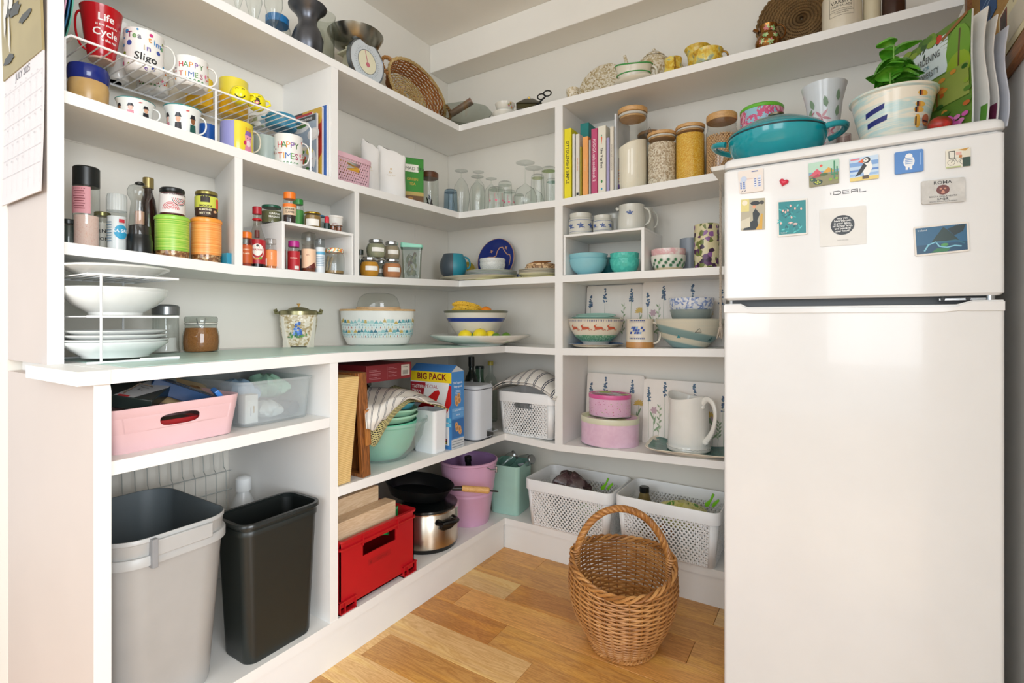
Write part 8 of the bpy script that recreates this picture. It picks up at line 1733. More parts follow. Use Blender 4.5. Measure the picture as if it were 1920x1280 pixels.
# flared vase
S = spot('B', .34, 1545, 'L2', ZF); R = rad(S, 88); H = hgt(S, 163)
VW = P('#D9DDE0', .15, var=.03); pr_ = [(R*.60, 0), (R*.62, .005), (R*.66, H*.4), (R*.70, H*.62), (R*.80, H*.82), (R*.94, H*.95), (R, H)]
fv = root('flared_vase', 'flared white vase painted with pink flowers and green leaves on the fridge', 'vase', S); pot('', 'body', '', None, pr_, VW, .004, 48, parent=fv, part='body', rim=P('#8A3A3A', .3), inner=P('#C9B8B4', .3)); f = prof_r(pr_); p = Print()
for a, b_, s_ in ((-.1, .62, 1.2), (-.35, .50, 1), (.25, .46, 1), (-.2, .30, 1.1), (.3, .2, .9), (-.6, .66, .7)):
    for k in range(5): p.leaf(R*a, H*b_, .024*s_, .007*s_, 2*pi*k/5+a*3, random.choice(['#C98A96', '#D9A4AC', '#B8707E']))
for a, b_, q in ((-.75, .62, 1.2), (-.45, .72, 1.9), (.55, .62, 1.4), (.62, .78, 1.5), (-.95, .55, 1.6), (.1, .72, 1.7)): p.leaf(R*a, H*b_, .036, .014, q, '#7F9A7E')
p.put(fv, wrap(lambda v: f(v)), 'flower_print')
tag(MB().lathe([(0, 0), (.018, 0), (.020, .004), (.020, .112), (.017, .114), (.017, .004)], 24).build('drinking_glass', glass('#DDD0D2', .4), None, loc=(AT('B', .40, 1582)[0], -.40, ZF)), 'narrow clear drinking glass behind the planter, by the flared vase', 'glass')
# planter with basil
S = spot('B', .600, 1676, 'L2', ZF); S['x'] -= .003; R = rad(S, 168); H = hgt(S, 182); CRP2 = NT('mat_planter'); v_ = CRP2.coord('Object', (1, 1, 9)); n_ = CRP2.noise(v_, 5, 4, .6, .6); CRP2.link(CRP2.ramp(n_, [(.44, '#E6DFCE'), (.56, '#B4D2D2'), (.64, '#E2DDCE')]), CRP2.b.inputs['Base Color']); CRP2.b.inputs['Roughness'].default_value = .18; CRP2 = CRP2.m
pr_ = [(R*.66, 0), (R*.69, .006), (R*.84, H*.5), (R*.96, H*.93), (R*1.02, H*.96), (R*1.02, H)]
pl_ = root('planter', 'cream planter with blue brush strokes and small painted marks on the fridge', 'planter', S); pot('', 'body', '', None, pr_, CRP2, .006, 56, parent=pl_, part='body', inner=ceramic('#E2DAC8'), rim=ceramic('#E6DFCE')); f = prof_r(pr_); p = Print(); NV = '#16206E'
p.poly([(-.062, H*.50), (-.018, H*.60), (-.016, H*.70), (-.062, H*.60)], NV); p.poly([(-.058, H*.30), (-.012, H*.38), (-.010, H*.48), (-.058, H*.40)], NV)
def mark(u, v, s=1):
    p.disc(u, v, .0135*s, '#E0AE4A', .0065*s, 16); p.rect(u-.010*s, v-.0062*s, u-.005*s, v+.0062*s, '#1E1A2A'); p.rect(u-.005*s, v-.0055*s, u-.001*s, v+.0055*s, '#B86A3A')
mark(.068, H*.80); mark(.062, H*.60); mark(.058, H*.50); p.disc(.055, H*.30, .008, '#E0AE4A', .016, 16); p.rect(.049, H*.22, .0525, H*.38, '#1E1A2A'); p.disc(.082, H*.33, .014, '#B86A4A', .014, 16); p.rect(.070, H*.30, .094, H*.325, '#1E1A2A'); p.rect(.072, H*.26, .092, H*.275, '#E0AE4A'); p.put(pl_, wrap(lambda v: f(v)), 'painted_marks')
MB().lathe([(0, H*.80), (f(H*.8)-.007, H*.80), (f(H*.78)-.007, H*.78)], 40).build('soil', P('#3A2A1E', .95, bump=.5), pl_)
LFG = NT('mat_basil_leaf'); n_ = LFG.noise(LFG.coord('Object'), 60, 3); LFG.link(LFG.ramp(n_, [(.3, '#3F9422'), (.7, '#76C63E')]), LFG.b.inputs['Base Color']); LFG.b.inputs['Roughness'].default_value = .32; LFG.b.inputs['Subsurface Weight'].default_value = .1; LFG.b.inputs['Subsurface Radius'].default_value = (.004, .01, .002); LFG = LFG.m
bs = thing('basil_plant', 'leafy green basil plant growing in the cream planter', 'plant', (S['x'], S['y'], S['z']+H*.80+.001)); random.seed(17)
def leafmesh(L_, w, cup=.3):
    b = MB(); n = 6; vs = []; fs = []
    for i in range(n+1):
        q = i/n; ww = w*sin(pi*min(1, q*1.02)**.8)**.8*.5 if 0 < i < n else .0004
        for j, s_ in enumerate((-1, -.5, 0, .5, 1)): vs.append((L_*q, ww*s_, -cup*L_*q*q+ww*cup*2.0*(1-s_*s_)*(.5)+(.0012 if j in (1, 3) else -.0010)))
    for i in range(n):
        for j in range(4): a = i*5+j; fs.append((a, a+1, a+6, a+5))
    return b.add(vs, fs)
stems = [((.0, -.035, .150), 7), ((.015, .015, .135), 6), ((.0, .050, .100), 6), ((-.01, -.055, .080), 5), ((.03, .02, .110), 5)]
lm = [leafmesh(.048, .046, .35).build('leaf', LFG, bs, ang=180), leafmesh(.038, .036, .5).build('leaf', LFG, bs, ang=180)]
for o in lm: o.hide_render = False
first = [True, True]
def addleaf(loc, rot, k, sc):
    o = lm[k] if first[k] else lm[k].copy()
    if not first[k]: COL.objects.link(o)
    first[k] = False; o.parent = bs; o.location = loc; o.rotation_euler = rot; o.scale = (sc, sc, sc)
for (tx, ty, tz), n in stems:
    MB().tube([(tx*.3, ty*.3, 0), (tx*.7, ty*.6, tz*.5), (tx, ty, tz)], [.0028, .0024, .0018], 6).build('stem', P('#7FB04A', .5), bs)
    n += 1
    for i in range(n):
        a = 2.4*i+tx*60; zz = tz*(.50+.50*i/(n-1)); addleaf((tx*(zz/tz), ty*(zz/tz), zz), (random.uniform(-.2, .2), -.1+random.uniform(-.55, .55), a+random.uniform(-.4, .4)), 0 if i < n-2 else 1, random.uniform(1.0, 1.35))
# red and green fruit
x, y, t, u = Bxy(1762, .66); fruit('mango', 'red and green mango lying between the planter and the gardening booklet', (x, y, ZF+.021), .020, speckle([(.3, '#2E4A1E'), (.5, '#8A2A1A'), (.65, '#C9281E')], 12, .35, 'noise', smooth=True), 1.2)
# booklets and papers standing by the wall
def sheet(label, x0, y0, x1, y1, z1, th, m, art=None, name='booklet', cat='booklet', wav=.004, z0=ZF):
    L_ = sqrt((x1-x0)**2+(y1-y0)**2); h = z1-z0; r = thing(name, label, cat, (x0, y0, z0), atan2(y1-y0, x1-x0)); n = 12; rows_ = []
    def P_(u, v, e): return (u, -e+wav*sin(v/h*7)*(u/L_), v)
    b = MB(); rings = []
    for k in range(n+1): v = h*k/n; rings.append([P_(0, v, 0), P_(L_*.5, v, 0), P_(L_, v, 0), P_(L_, v, -th), P_(L_*.5, v, -th), P_(0, v, -th)])
    b.loft(rings).build('pages', m, r, smooth=0)
    if art: p = Print(); art(p, L_, h); g_ = lambda u, v, e: P_(u, v, e); g_.cell = (0, .010); g_.cap = .006; p.put(r, g_, 'cover_print', .35)
    return r
def garden(p, w, h):
    G = ['#4E7A2A', '#6A8E2E', '#3E6A2A', '#86A23A', '#2E5A26']; rnd = random.Random(3)
    def cell(a, b, c, d, col, n=6):
        for i in range(n): p.rect(w*a, h*(b+(d-b)*i/n), w*c, h*(b+(d-b)*(i+1)/n), col)
    cell(0, 0, 1, 1, '#5A7E2E', 1); cell(.06, .60, .68, .94, '#DCE8EE', 1)
    for i in range(12): p.leaf(w*rnd.uniform(.2, .6), h*rnd.uniform(.83, .94), w*.07, w*.03, rnd.uniform(.6, 1.4), '#2E4A3A')
    p.disc(w*.55, h*.93, w*.05, '#C93A2A')
    for i in range(14): p.disc(w*rnd.uniform(0, .5), h*rnd.uniform(.93, 1), w*.08, rnd.choice(G), h*.03)
    p.line([(w*.6, h*.9), (w*.95, h*1)], w*.04, '#8A5A2A')
    p.disc(w*.84, h*.74, w*.17, '#6A9A2E', h*.20); p.disc(w*.84, h*.58, w*.17, '#8AA82E', h*.13); p.line([(w*.86, h*.9), (w*.84, h*.45)], w*.025, '#5A4A2A')
    p.text('GARDENING', w*.37, h*.775, h*.090, '#1E2A30', sx=.62); p.text('FOR', w*.37, h*.715, h*.055, '#3A8AA8', sx=.7); p.text('BIODIVERSITY', w*.37, h*.635, h*.080, '#1E2A30', sx=.60)
    cell(.0, .30, .98, .58, '#8A9A4A', 1)
    for i in range(9): p.rect(w*(.05+.06*i), h*.30, w*(.065+.06*i), h*.44, '#9A5A2A')
    for i in range(26): p.disc(w*rnd.uniform(.02, .98), h*rnd.uniform(.12, .56), w*rnd.uniform(.03, .07), rnd.choice(G+['#B8602A', '#C98A3A', '#5A8AB8']), h*.02)
    for i in range(12): p.disc(w*rnd.uniform(.30, .62), h*rnd.uniform(.02, .16), w*.03, rnd.choice(['#E8D22A', '#3E9AA8', '#4E9A4A']), h*.02)
    for i in range(14): p.disc(w*rnd.uniform(.70, .98), h*rnd.uniform(.01, .18), w*.045, rnd.choice(['#C95AA8', '#D880BC', '#A8408A']), h*.02)
sheet('illustrated booklet reading GARDENING FOR BIODIVERSITY standing on the fridge', 2.060, -.470, 2.168, -.664, 1.832, .004, P('#DDE3E0', .5), garden, wav=.0015)
sheet('white paper folder just behind the gardening booklet', 2.100, -.450, 2.196, -.652, 1.835, .003, P('#E4E4E0', .6), lambda p, w, h: (p.rect(w*.9, 0, w*.99, h*.2, '#5E9A3A', 1), p.rect(w*.3, h*.6, w*.8, h*.605, '#B8B4AC')), wav=.006, name='paper_folder', cat='folder')
sheet('white paper folder with a maroon corner, nearer the wall', 2.135, -.440, 2.215, -.640, 1.815, .003, P('#DADAD8', .6), lambda p, w, h: p.rect(w*.85, 0, w*.99, h*.22, '#6E2A4A', 1), wav=.006, name='paper_folder', cat='folder')
sheet('bluish white papers standing closest to the right wall', 2.165, -.430, 2.236, -.632, 1.785, .003, P('#C9CDD8', .6), None, wav=.005, name='paper_folder', cat='folder')
# cork board on the right wall
ck_ = thing('cork_board', 'wood-framed cork board hanging on the right wall', 'board', (XR-.001, -.60, 1.70)); FRW = wood('#9A6438', '#6E4424', .45, 1)
CRK = speckle([(.3, '#A57C42'), (.6, '#BC9252'), (.8, '#97703A')], 180, .9, 'noise', smooth=True, bump=.2)
MB().box(-.008, -.52, .02, 0, .47, .78).build('cork', CRK, ck_, smooth=0); MB().box(-.020, -.54, 0, 0, .49, .036).build('frame_rail', FRW, ck_, bevel=.002); MB().box(-.020, -.54, .764, 0, .49, .80).build('frame_rail', FRW, ck_, bevel=.002); MB().box(-.020, .454, .036, 0, .49, .764).build('frame_stile', FRW, ck_, bevel=.002); MB().box(-.020, -.54, .036, 0, -.504, .764).build('frame_stile', FRW, ck_, bevel=.002)
def pinned(label, px0, py0, px1, py1, col, art=None, name='leaflet', off=0):
    X = XR-.0105-off; gx0 = gdir(px0)[0]; gx1 = gdir(px1)[0]; t0, t1 = (X-CX)/gx0, (X-CX)/gx1; y0, y1 = CY+t0*gdir(px0)[1], CY+t1*gdir(px1)[1]; zt = zpx(py0, t0); zb_ = zpx(py1, t0)
    r = thing(name, label, 'leaflet', (X, y0, zb_), -pi/2); w = y0-y1; h = zt-zb_
    MB().box(0, -.0006, 0, w, .0006, h).build('paper', P(col, .6), r, smooth=0)
    if art: p = Print(); art(p, w, h); p.put(r, plane_map((0, -.0006, 0), (1, 0, 0), (0, 0, 1)))
pinned('dark blue leaflet pinned to the top left of the cork board', 1838, -40, 1868, 72, '#1F4F86', lambda p, w, h: (p.disc(w*.3, h*.85, w*.3, '#6A9A4A', h*.08), p.rect(w*.1, h*.3, w*.9, h*.33, '#7FA0C4'), p.rect(w*.1, h*.4, w*.8, h*.42, '#7FA0C4'), p.rect(w*.1, h*.05, w*.7, h*.2, '#12304E')))
pinned('cream card with a small photo pinned to the cork board', 1873, 35, 1925, 123, '#E8DFBA', lambda p, w, h: (p.rect(w*.06, h*.45, w*.34, h*.95, '#8A2A2A'), p.rect(w*.09, h*.48, w*.31, h*.92, '#3A2420'), p.text('Beanza', w*.66, h*.84, h*.13, '#3A3A30', rot=.15), p.rect(w*.40, h*.15, w*.95, h*.70, '#D9D2C0'), p.rect(w*.08, h*.30, w*.26, h*.32, '#8A8468'), p.rect(w*.08, h*.16, w*.30, h*.18, '#8A8468')))
# ================================================================ calendar on the end panel
XC0, XC1 = -.004, .297; ZC0, ZC1, ZC2 = 1.386, 1.722, 2.14
cl_ = thing('wall_calendar', 'wall calendar open at JULY 2025 hanging on the near end panel', 'calendar', (XC0, L_END-.0015, ZC0)); w = XC1-XC0; h = ZC1-ZC0
n = 8; rg = []
for k in range(n+1): v = h*k/n; o_ = .004+.006*(1-k/n)**2; rg.append([(0, -o_, v), (w, -o_-.002, v), (w, -o_+.001, v), (0, -o_+.003, v)])
MB().loft(rg).build('month_page', P('#DAD3D2', .6, var=.02), cl_, smooth=0)
p = Print(); LN = '#A8A2A6'
p.text('JULY 2025', w*.50, h*.930, .026, '#6A646A');
for i, dname in enumerate(('MON', 'TUE', 'WED', 'THU', 'FRI', 'SAT', 'SUN')): p.text(dname, w*(.035+.14*i), h*.885, .005, LN)
for i in range(8): p.rect(w*(.0+.1425*i), h*.06, w*(.0+.1425*i)+.0006, h*.87, LN)
for j in range(6): p.rect(0, h*(.21+.132*j), w, h*(.21+.132*j)+.0006, LN)
for d_ in range(31): p.text(str(d_+1), w*(.12+.1425*((d_+1) % 7)), h*(.835-.132*((d_+1)//7)), .007, '#6A666A')
p.text('. . . . . . . . . . . . . . .', w*.7, h*.12, .008, LN); p.put(cl_, lambda u, v, e: (u, -(.004+.006*(1-v/h)**2)-.002*u/w-e-.0005, v), 'month_grid')
PIC = P('#9A8A5E', .5, var=.12, scale=6); h2 = ZC2-ZC1; rg = []
for k in range(n+1): v = h+h2*k/n; o_ = .004+.004*sin(pi*k/n); rg.append([(0, -o_-.003, v), (w, -o_-.004, v), (w, -o_+.001, v), (0, -o_+.001, v)])
MB().loft(rg).build('picture_page', PIC, cl_, smooth=0)
p = Print(); rnd = random.Random(14)
def blob(u, v, a, b_, col, s_=0, n_=14): rr = random.Random(s_); p.poly([(u+a*cos(2*pi*i/n_)*rr.uniform(.6, 1.2), v+b_*sin(2*pi*i/n_)*rr.uniform(.6, 1.2)) for i in range(n_)], col)
p.rect(0, h+h2*.55, w, h+h2, '#5E5844'); blob(w*.22, h+h2*.42, .045, .030, '#3A3830', 1); blob(w*.40, h+h2*.36, .040, .020, '#3A3830', 2); blob(w*.62, h+h2*.50, .06, .05, '#3E3A30', 3); blob(w*.20, h+h2*.10, .05, .012, '#3A3830', 4); blob(w*.64, h+h2*.26, .05, .012, '#3A3830', 5)
for u, v, a, b_, s_ in ((.16, .48, .018, .05, 6), (.30, .44, .02, .03, 7), (.12, .36, .012, .05, 8), (.24, .62, .02, .05, 9), (.20, .72, .05, .012, 10), (.72, .52, .014, .06, 11), (.80, .60, .03, .014, 12), (.66, .44, .02, .012, 13), (.24, .24, .006, .05, 15)): blob(w*u, h+h2*v, a, b_, '#DAD6CE', s_)
blob(w*.22, h+h2*.56, .012, .010, '#D98A3A', 16); g_ = lambda u, v, e: (u, -(.004+.004*sin(pi*(v-h)/h2))-.0045-e, v); g_.cell = (0, .03); p.put(cl_, g_, 'picture')
# ================================================================ top shelf (L1)
ZT = 2.0604
def topS(run, d, px): return spot(run, d, px, 'L1', 2.060)
for px, w, d, l in ((446, 30, .20, 'clear stemmed glass at the very left of the top shelf'), (476, 32, .16, 'clear stemmed glass in the middle of the three on the top shelf'), (513, 36, .20, 'clear faceted goblet beside the blue-lidded jar on the top shelf')):
    S = topS('A', d, px); R = rad(S, w); r = root('wine_glass', l, 'glass', S); MB().lathe([(0, 0), (R*.85, 0), (R*.85, .002), (.006, .006), (.0035, .012), (.0035, .060), (.008, .070), (R*.6, .095), (R, .14), (R*.9, .185)], 30).build('glass_body', GG, r)
S = topS('A', .13, 520); R = rad(S, 50); jar('glass jar with a royal blue lid behind the goblets on the top shelf', S, R, hgt(S, 33), .030, P('#1E6EA8', .35), P('#C9C4B8', .6), .6, ridges=14)
PEW = P('#5E6066', .34, .85, var=.35, scale=7); S = topS('A', .205, 577); R = rad(S, 74); H = hgt(S, 14)
pot('dark pewter vase with a wide flared rim on the top shelf', 'metal_vase', 'vase', S, [(R*.45, 0), (R*.55, .006), (R*.76, H*.22), (R*.82, H*.40), (R*.66, H*.56), (R*.48, H*.66), (R*.50, H*.78), (R*.72, H*.90), (R*.97, H*.975), (R, H)], PEW, t=.003)
S = topS('A', .130, 608); R = rad(S, 42); o = MB().lathe(shell([(R*.95, 0), (R, .01), (R*.92, .12), (R, .24), (R*1.05, .26)], .003, .008), 36).build('glass_vase', glass('#E4E8E2', .5), None, loc=(S['x'], S['y'], S['z'])); tag(o, 'tall clear glass vase between the pewter vase and the kitchen scale', 'vase')
# kitchen scale
S = topS('A', .175, 664); ks = thing('kitchen_scale', 'old cream kitchen scale with a steel pan and a round dial', 'scale', (S['x'], S['y']+.020, S['z'])); CRS = P('#D6D0B4', .35); STL = P('#8E8C82', .24, 1., var=.1)
MB().loft([rrect(.13, .15, .02, 0), rrect(.13, .15, .02, .02), rrect(.10, .12, .02, .06), rrect(.09, .10, .02, .135)]).build('housing', CRS, ks)
MB().lathe([(0, 0), (.090, 0), (.093, .003), (.093, .022), (.088, .024), (.086, .020)], 48).xf(Matrix.Translation((.050, -.012, .094)) @ Matrix.Rotation(pi/2, 4, 'Y')).build('dial_bezel', P('#7E848A', .22, .9), ks)
dp = plane_map((.071, -.012, .094), (0, 1, 0), (0, 0, 1)); p = Print(); p.disc(0, 0, .0865, '#C9D0D4', n=40); p.disc(0, 0, .050, '#6A7074', n=36); p.disc(0, 0, .047, '#E2DDC0', n=36)
for i in range(40): a = 2*pi*i/40; p.line([(.055*cos(a), .055*sin(a)), ((.064 if i % 5 else .069)*cos(a), (.064 if i % 5 else .069)*sin(a))], .0012, '#7A868E')
p.line([(.004, -.012), (-.012, .045)], .0035, '#C9808A'); p.disc(.003, -.010, .010, '#C26A78'); p.put(ks, dp, 'dial_face', .3)
MB().box(-.05, -.07, .135, .05, .07, .143).build('platform', CRS, ks, bevel=.002)
for sg in (-1, 1): MB().tube([(0, sg*.05, .14), (0, sg*.066, .165), (0, sg*.092, .205)], .007, 8, flat=.5).build('pan_bracket', CRS, ks)
MB().lathe(shell([(.03, .150), (.06, .158), (.092, .182), (.112, .218), (.115, .224)], .002, .152), 48, cy=-.012).build('pan', STL, ks)
# wicker tray basket lying on its side
wk = thing('wicker_basket', 'shallow oval wicker basket tipped on its side on the top shelf', 'basket', (.150, -.448, 2.060+.128), 0, None, (radians(-10), 0, 0)); WK2 = speckle([(.2, '#7A4A22'), (.5, '#A06430'), (.8, '#C08A50')], 14, .35, 'noise', smooth=True, bump=.1); WKL = P('#BFA26A', .5, var=.15)
wa, wb_, wd = .200, .122, .075
def wp(a, t, off=0):   # t: 0 base centre -> 1 rim, facing +x
    if t < .45: q = t/.45*.72; return (-wd/2+off, wa*q*cos(a), wb_*q*sin(a))
    q = (t-.45)/.55; k = .72+.28*q; return (-wd/2+wd*q, (wa*k+off)*cos(a), (wb_*k+off)*sin(a))
for k in range(28): a = 2*pi*k/28; MB().tube([wp(a, t/9) for t in range(1, 10)], .0022, 4).build('stake', WKL if k % 3 else WK2, wk)
for j in range(20):
    t = .06+.92*j/19; MB().tube([wp(2*pi*i/112, t, .003*cos(14*2*pi*i/112+pi*(j % 2))) for i in range(112)], .0036, 5, True).build('weaver', WKL if t < .42 else WK2, wk)
for j in range(3): MB().tube([(wd/2+.004*sin(40*2*pi*i/160+2.1*j), (wa+.006*cos(40*2*pi*i/160+2.1*j))*cos(2*pi*i/160), (wb_+.006*cos(40*2*pi*i/160+2.1*j))*sin(2*pi*i/160)) for i in range(160)], .0032, 5, True).build('rim_cane', WKL, wk)
for sg in (-1, 1):
    for j in range(2):
        pts = []
        for i in range(41): q = pi*i/40; c = (wd/2, sg*(wa+.045*sin(q)), .035*cos(q)+.006); ph = 30*i/40+pi*j; pts.append((c[0]+.005*cos(ph), c[1], c[2]+.005*sin(ph)))
        MB().tube(pts, .0055, 6).build('handle_cane', P('#A8763E', .5, var=.2), wk)
# corner things on the top shelf
S = topS('B', .185, 873); R = rad(S, 98)*1.0
pot('large wavy grey glass bowl in the corner of the top shelf', 'glass_bowl', 'bowl', S, [(R*.35, 0), (R*.4, .006), (R*.75, .045), (R, .100)], glass('#C4CCC4', .25), t=.003, seg=56, lobes=8, amp=.03, inner=glass('#D0D6CE', .3))
tag(MB().tube([(-.060, -.02, -.030), (.045, .02, .030)], [.017, .019], 18).build('rolling_pin', P('#8A6A56', .35, var=.3), None, loc=(S['x']-.012, S['y']-.01, S['z']+.128)), 'short brown rolling pin lying across the glass bowl on the top shelf', 'rolling pin')
S = topS('B', .185, 947); R = rad(S, 36); CH_ = ceramic('#E0DCD0', .12);
plate('upturned white saucer under the flowered teacup on the top shelf', S['x'], S['y'], S['z'], R*1.35, .040, CH_, 'saucer', 'saucer', foot=.7)
S2 = dict(S); S2['z'] += .0385; m_, f = mug('white teacup painted with pink roses on the top shelf', S2, R, .048, CH_, [(.5, 0), (.6, .1), (.85, .4), (1, .85), (1.05, 1)], pi/2, .4, .12, .25, .85, name='teacup', cat='cup', t=.002)
p = Print()
for u, v in ((.4, .030), (.75, .024), (.6, .038)):
    for k in range(6): p.leaf(R*u, v, .007, .005, k*1.05, random.choice(['#C96A86', '#D98AA0', '#7F9A5A', '#D9B03A']))
p.put(m_, wrap(lambda v: f(v)), 'rose_print')
S = topS('B', .215, 992); sn = root('brass_snuffer', 'dark bronze pyramid lid with a small brass knob on the top shelf', 'lid', S); S['z'] += 0
MB().loft([[(x*.075, y*.075, z) for x, y, _ in rrect(2, 2, .2, 0, 3)] if False else [(sx_*q, sy_*q, z) for sx_, sy_ in ((-1, -1), (1, -1), (1, 1), (-1, 1))] for q, z in ((.055, 0), (.055, .022), (.060, .024), (.018, .062), (.005, .066))]).build('body', P('#3E3A22', .35, .7, var=.2), sn); MB().lathe([(.003, .064), (.006, .070), (.006, .076), (0, .080)], 14).build('knob', P('#C9A85A', .3, .8), sn)
sc_ = thing('scissors', 'black handled scissors lying beside the bronze lid on the top shelf', 'scissors', (topS('B', .23, 1020)['x'], -.235, 2.062), .3)
for k, (a, b_) in enumerate(((-.010, .050), (.018, .062))): MB().tube([(a+.018*cos(q), 0, b_+.013*sin(q)) for q in [2*pi*i/16 for i in range(16)]], .0032, 6, True).build('handle', P('#121414', .3), sc_)
MB().tube([(.004, 0, .045), (-.02, 0, .022), (-.05, 0, .004)], .004, 6).build('blade', P('#2A2C2E', .3, .8), sc_)
# chintz set
S = topS('B', .22, 1074); R = rad(S, 24); mug('little speckled china cup at the left of the speckled plate', S, R, hgt(S, 168), CHZ, [(.7, 0), (.9, .2), (1, .6), (1.05, 1)], pi/2, .4, .14, .3, .85, name='teacup', cat='cup')
standing('speckled floral china plate standing upright on the top shelf', 1124, .10, 0, 0, 2.061, CHZ, R=.112, lean=.25)
S = topS('B', .105, 1226); R = rad(S, 72); H = hgt(S, 99); tp_ = root('teapot', 'speckled floral china teapot behind the green-rimmed gravy boat', 'teapot', S, None, .3)
MB().lathe([(0, 0), (R*.6, 0), (R*.62, .006), (R*.95, H*.25), (R, H*.5), (R*.85, H*.75), (R*.55, H*.86)], 40).build('body', CHZ, tp_); MB().lathe([(R*.58, H*.86), (R*.58, H*.88), (R*.35, H*.97), (R*.08, H*1.0), (R*.05, H*1.02)], 36).build('lid', CHZ, tp_); MB().lathe([(0, H*1.0), (.006, H*1.03), (.007, H*1.08), (0, H*1.12)], 14).build('knob', CHZ, tp_)
MB().tube([(0, -R*.85, H*.35), (0, -R*1.35, H*.55), (0, -R*1.6, H*.92)], [.012, .009, .006], 10).build('spout', CHZ, tp_); handle(R*.9, H*.25, H*.88, R*.75, .011, pi/2).build('handle', CHZ, tp_)
S = topS('B', .215, 1190); R = rad(S, 66); H = hgt(S, 130); CRG = ceramic('#DDD6C4', .2); GRN2 = '#3E9A4A'
plate('cream oval saucer plate under the gravy boat', S['x'], S['y'], S['z'], R*1.25, .020, CRG, 'saucer', 'saucer', foot=.55, sy=.75)
gb_ = root('gravy_boat', 'cream gravy boat with bright green rim lines on the top shelf', 'gravy boat', S); gb_.location.z += .0105
b = MB().lathe(shell([(R*.55, 0), (R*.60, .006), (R*.85, H*.35), (R*.92, H*.7), (R, H*.92)], .003), 44, 0, .62, 1); b.v = [(x, y*(1+.12*max(0, -y/R)), z+(.014*max(0, -y/R)**2+.008*max(0, y/R)**2)*(z/H)) for x, y, z in b.v]; b.build('body', CRG, gb_)
pts = []
for i in range(48): a = 2*pi*i/48; y = R*sin(a); x = R*.62*cos(a); pts.append((x*1.005, y*(1+.12*max(0, -y/R))*1.005, H*.92+(.014*max(0, -y/R)**2+.008*max(0, y/R)**2)*.92))
MB().tube(pts, .0030, 6, True).build('green_rim', P(GRN2, .2), gb_); MB().tube([(x*.90, y*.90, H*.52) for x, y, z in pts], .0022, 6, True).build('green_line', P(GRN2, .2), gb_); handle(R*.92, H*.2, H*.95, R*.4, .010, pi/2).build('handle', CRG, gb_)
GLD = speckle([(.30, '#A8762E'), (.45, '#D9B23A'), (.56, '#E3D06A'), (.66, '#8FA89A'), (.8, '#B88A3A')], 34, .22, 'noise', smooth=True); GOR = P('#A8823A', .2, .8)
for px, w, pyt, d, l, nm, pf in ((1262, 38, 112, .20, 'gold and yellow mottled cup with a loop handle on the top shelf', 'cup', [(1.15, 0), (1.1, .15), (.85, .6), (.88, 1)]), (1308, 46, 92, .15, 'gold mottled jug with a dark gold rim behind the mottled bowl', 'jug', [(.6, 0), (.9, .2), (.8, .6), (.85, .8), (1.1, 1)]), (1327, 58, 99, .215, 'gold and yellow mottled round bowl with a gold rim on the top shelf', 'sugar_bowl', [(.6, 0), (.9, .15), (1, .4), (.92, .75), (1.02, 1)])):
    S = topS('B', d, px); R = rad(S, w); H = hgt(S, pyt); mug(l, S, R, H, GLD, pf, (0.15 if nm == 'cup' else pi/2), .42, .16, .25, .92, hm=GOR, rim=GOR, name=nm, cat=nm.replace('_', ' '))
COP = speckle([(.3, '#5A3416'), (.5, '#8A5A26'), (.75, '#B5813E')], 6, .2, 'noise', smooth=True, metal=.75); S = topS('B', .205, 1440); R = rad(S, 50); H = hgt(S, 50)
m_, f = mug('copper lustre jug painted with pale green flowers on the top shelf', S, R, H, COP, [(.55, 0), (.6, .04), (.95, .25), (1, .42), (.85, .60), (.60, .74), (.62, .88), (.72, 1)], pi/2, .55, .16, .48, .98, name='jug', cat='jug', hm=P('#7A4E22', .2, .8))
p = Print()
for a, b_ in ((-.5, .35), (.2, .28), (.6, .5), (-.2, .55), (-.1, .85), (.4, .8)):
    for k in range(6): p.leaf(R*a, H*b_, .012, .007, k*1.05+a, random.choice(['#A8C98A', '#C9D9A0', '#C97A7A', '#7FA86A']))
p.put(m_, wrap(lambda v: f(v)), 'flower_print'); MB().prism([(-.010, 0), (.010, 0), (.004, .022), (-.004, .022)], -.004, .004, 'y').xf(Matrix.Translation((0, -R*.72, H*.86)) @ Matrix.Rotation(.9, 4, 'X')).build('spout', COP, m_)
# woven rush mat standing behind the crocks
RSH = P('#6E5430', .8, var=.3, scale=20, bump=.5, bscale=80); S = topS('B', .10, 1503); rs = thing('woven_mat', 'round brown woven rush mat standing behind the stoneware crocks', 'mat', (S['x'], S['y']-.02, 2.061), 0, None, (-.12, 0, 0)); Rm = .150
for j in range(13):
    q = Rm*(1-j/13.); MB().tube([((q+.002*cos(50*a))*cos(a), .003*sin(50*a), Rm+(q+.002*cos(50*a))*sin(a)) for a in [2*pi*i/100 for i in range(100)]], .0064, 5, True).build('coil', RSH, rs)
CRK2 = ceramic('#D9D0BC', .25)
S = topS('B', .205, 1578); R = rad(S, 76);
def crk(p, R, H):
    D = '#3E3C36'; p.text('Frank Cooper\'s', 0, .098, .012, D); p.text('VARSITY', 0, .080, .0155, D, bold=.01); p.text('MARMALADE', 0, .068, .010, D); p.line([(-.034, .042), (-.034, .108), (.034, .108), (.034, .042), (-.034, .042)], .0009, D)
    for i in range(3): p.text(['PREPARED WITH THE FINEST FRUIT', 'GUARANTEED PURE AND WHOLESOME', 'FRUITFIELD PRESERVES'][i], 0, .058-.0062*i, .0042, D, sx=.9)
ck2 = root('stoneware_crock', 'cream stoneware crock lettered VARSITY MARMALADE in black', 'crock', S); MB().lathe([(0, 0), (R*.97, 0), (R, .005), (R, .125), (R*.9, .140), (R*.84, .150), (R*.88, .156), (R*.88, .165), (0, .165)], 44).build('body', CRK2, ck2); p = Print()
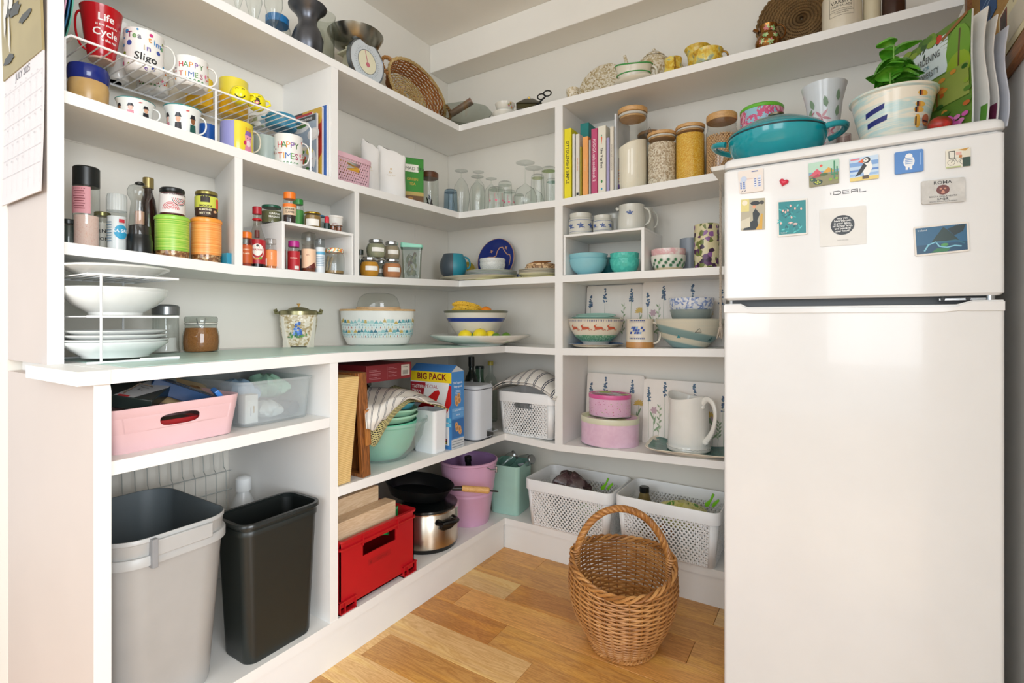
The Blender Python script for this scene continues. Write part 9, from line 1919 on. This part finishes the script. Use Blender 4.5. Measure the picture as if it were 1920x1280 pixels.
D_ = '#3E3C36'; p.text('Fruitfield', 0, .101, .011, D_, shear=.3); p.text('VARSITY', 0, .084, .017, D_, bold=.01); p.text('MARMALADE', 0, .073, .0105, D_); p.line([(-.036, .044), (-.036, .112), (.036, .112), (.036, .044), (-.036, .044)], .0009, D_)
for i in range(3): p.text(['PREPARED WITH FRESH ORANGES', 'SMALL BATCH TRADITIONAL PRESERVE', 'FRUITFIELD PRESERVES'][i], 0, .0635-.0065*i, .0044, D_, sx=.9)
p.text('2 lb', 0, .118, .008, D_); p.put(ck2, wrap(R), 'printed_label')
S = topS('B', .20, 1635); R = rad(S, 34); o = MB().lathe([(0, 0), (R*.97, 0), (R, .004), (R, .13), (0, .135)], 36).build('stoneware_jar', ceramic('#CFC5A8', .3), None, loc=(S['x'], S['y'], S['z'])); tag(o, 'plain beige stoneware jar right of the marmalade crock', 'jar')
S = topS('B', .20, 1676); R = rad(S, 46); o = MB().lathe([(0, 0), (R*.97, 0), (R, .004), (R, .10), (R*.8, .12), (0, .125)], 36).build('stoneware_jar', ceramic('#3A241E', .2), None, loc=(S['x'], S['y'], S['z'])); tag(o, 'dark brown glazed stoneware jar at the right end of the top shelf', 'jar')
# ================================================================ repeats of a kind on one shelf share a group
def zone_(o):
    x, y, z = o.location; left = x < .60 and y < -.29
    if z > 2.02: return 'top shelf'
    if x > 1.6 and z > 1.5: return 'fridge door' if z < ZF-.004 and y < -.7 else 'top of the fridge'
    if y < -.7 and x > 1.5: return 'fridge door'
    for h, n in ((1.72, 'wire rack'), (1.56, 'second shelf'), (1.22, 'third shelf'), (.95, 'worktop level'), (.55, 'shelf under the worktop'), (0, 'bottom shelf')):
        if z >= h-.012: return n+(' of the left wall' if left else ' of the back wall')
cnt_ = {}
for o in list(COL.objects):
    if o.parent is None and 'category' in o and 'group' not in o: cnt_.setdefault((o['category'], zone_(o)), []).append(o)
for (c, zn), os_ in cnt_.items():
    if len(os_) > 1:
        pl = c+('es' if c[-1] in 'sxh' else 's') if c not in ('papers', 'scissors') else c
        for o in os_: o['group'] = pl+' on the '+zn
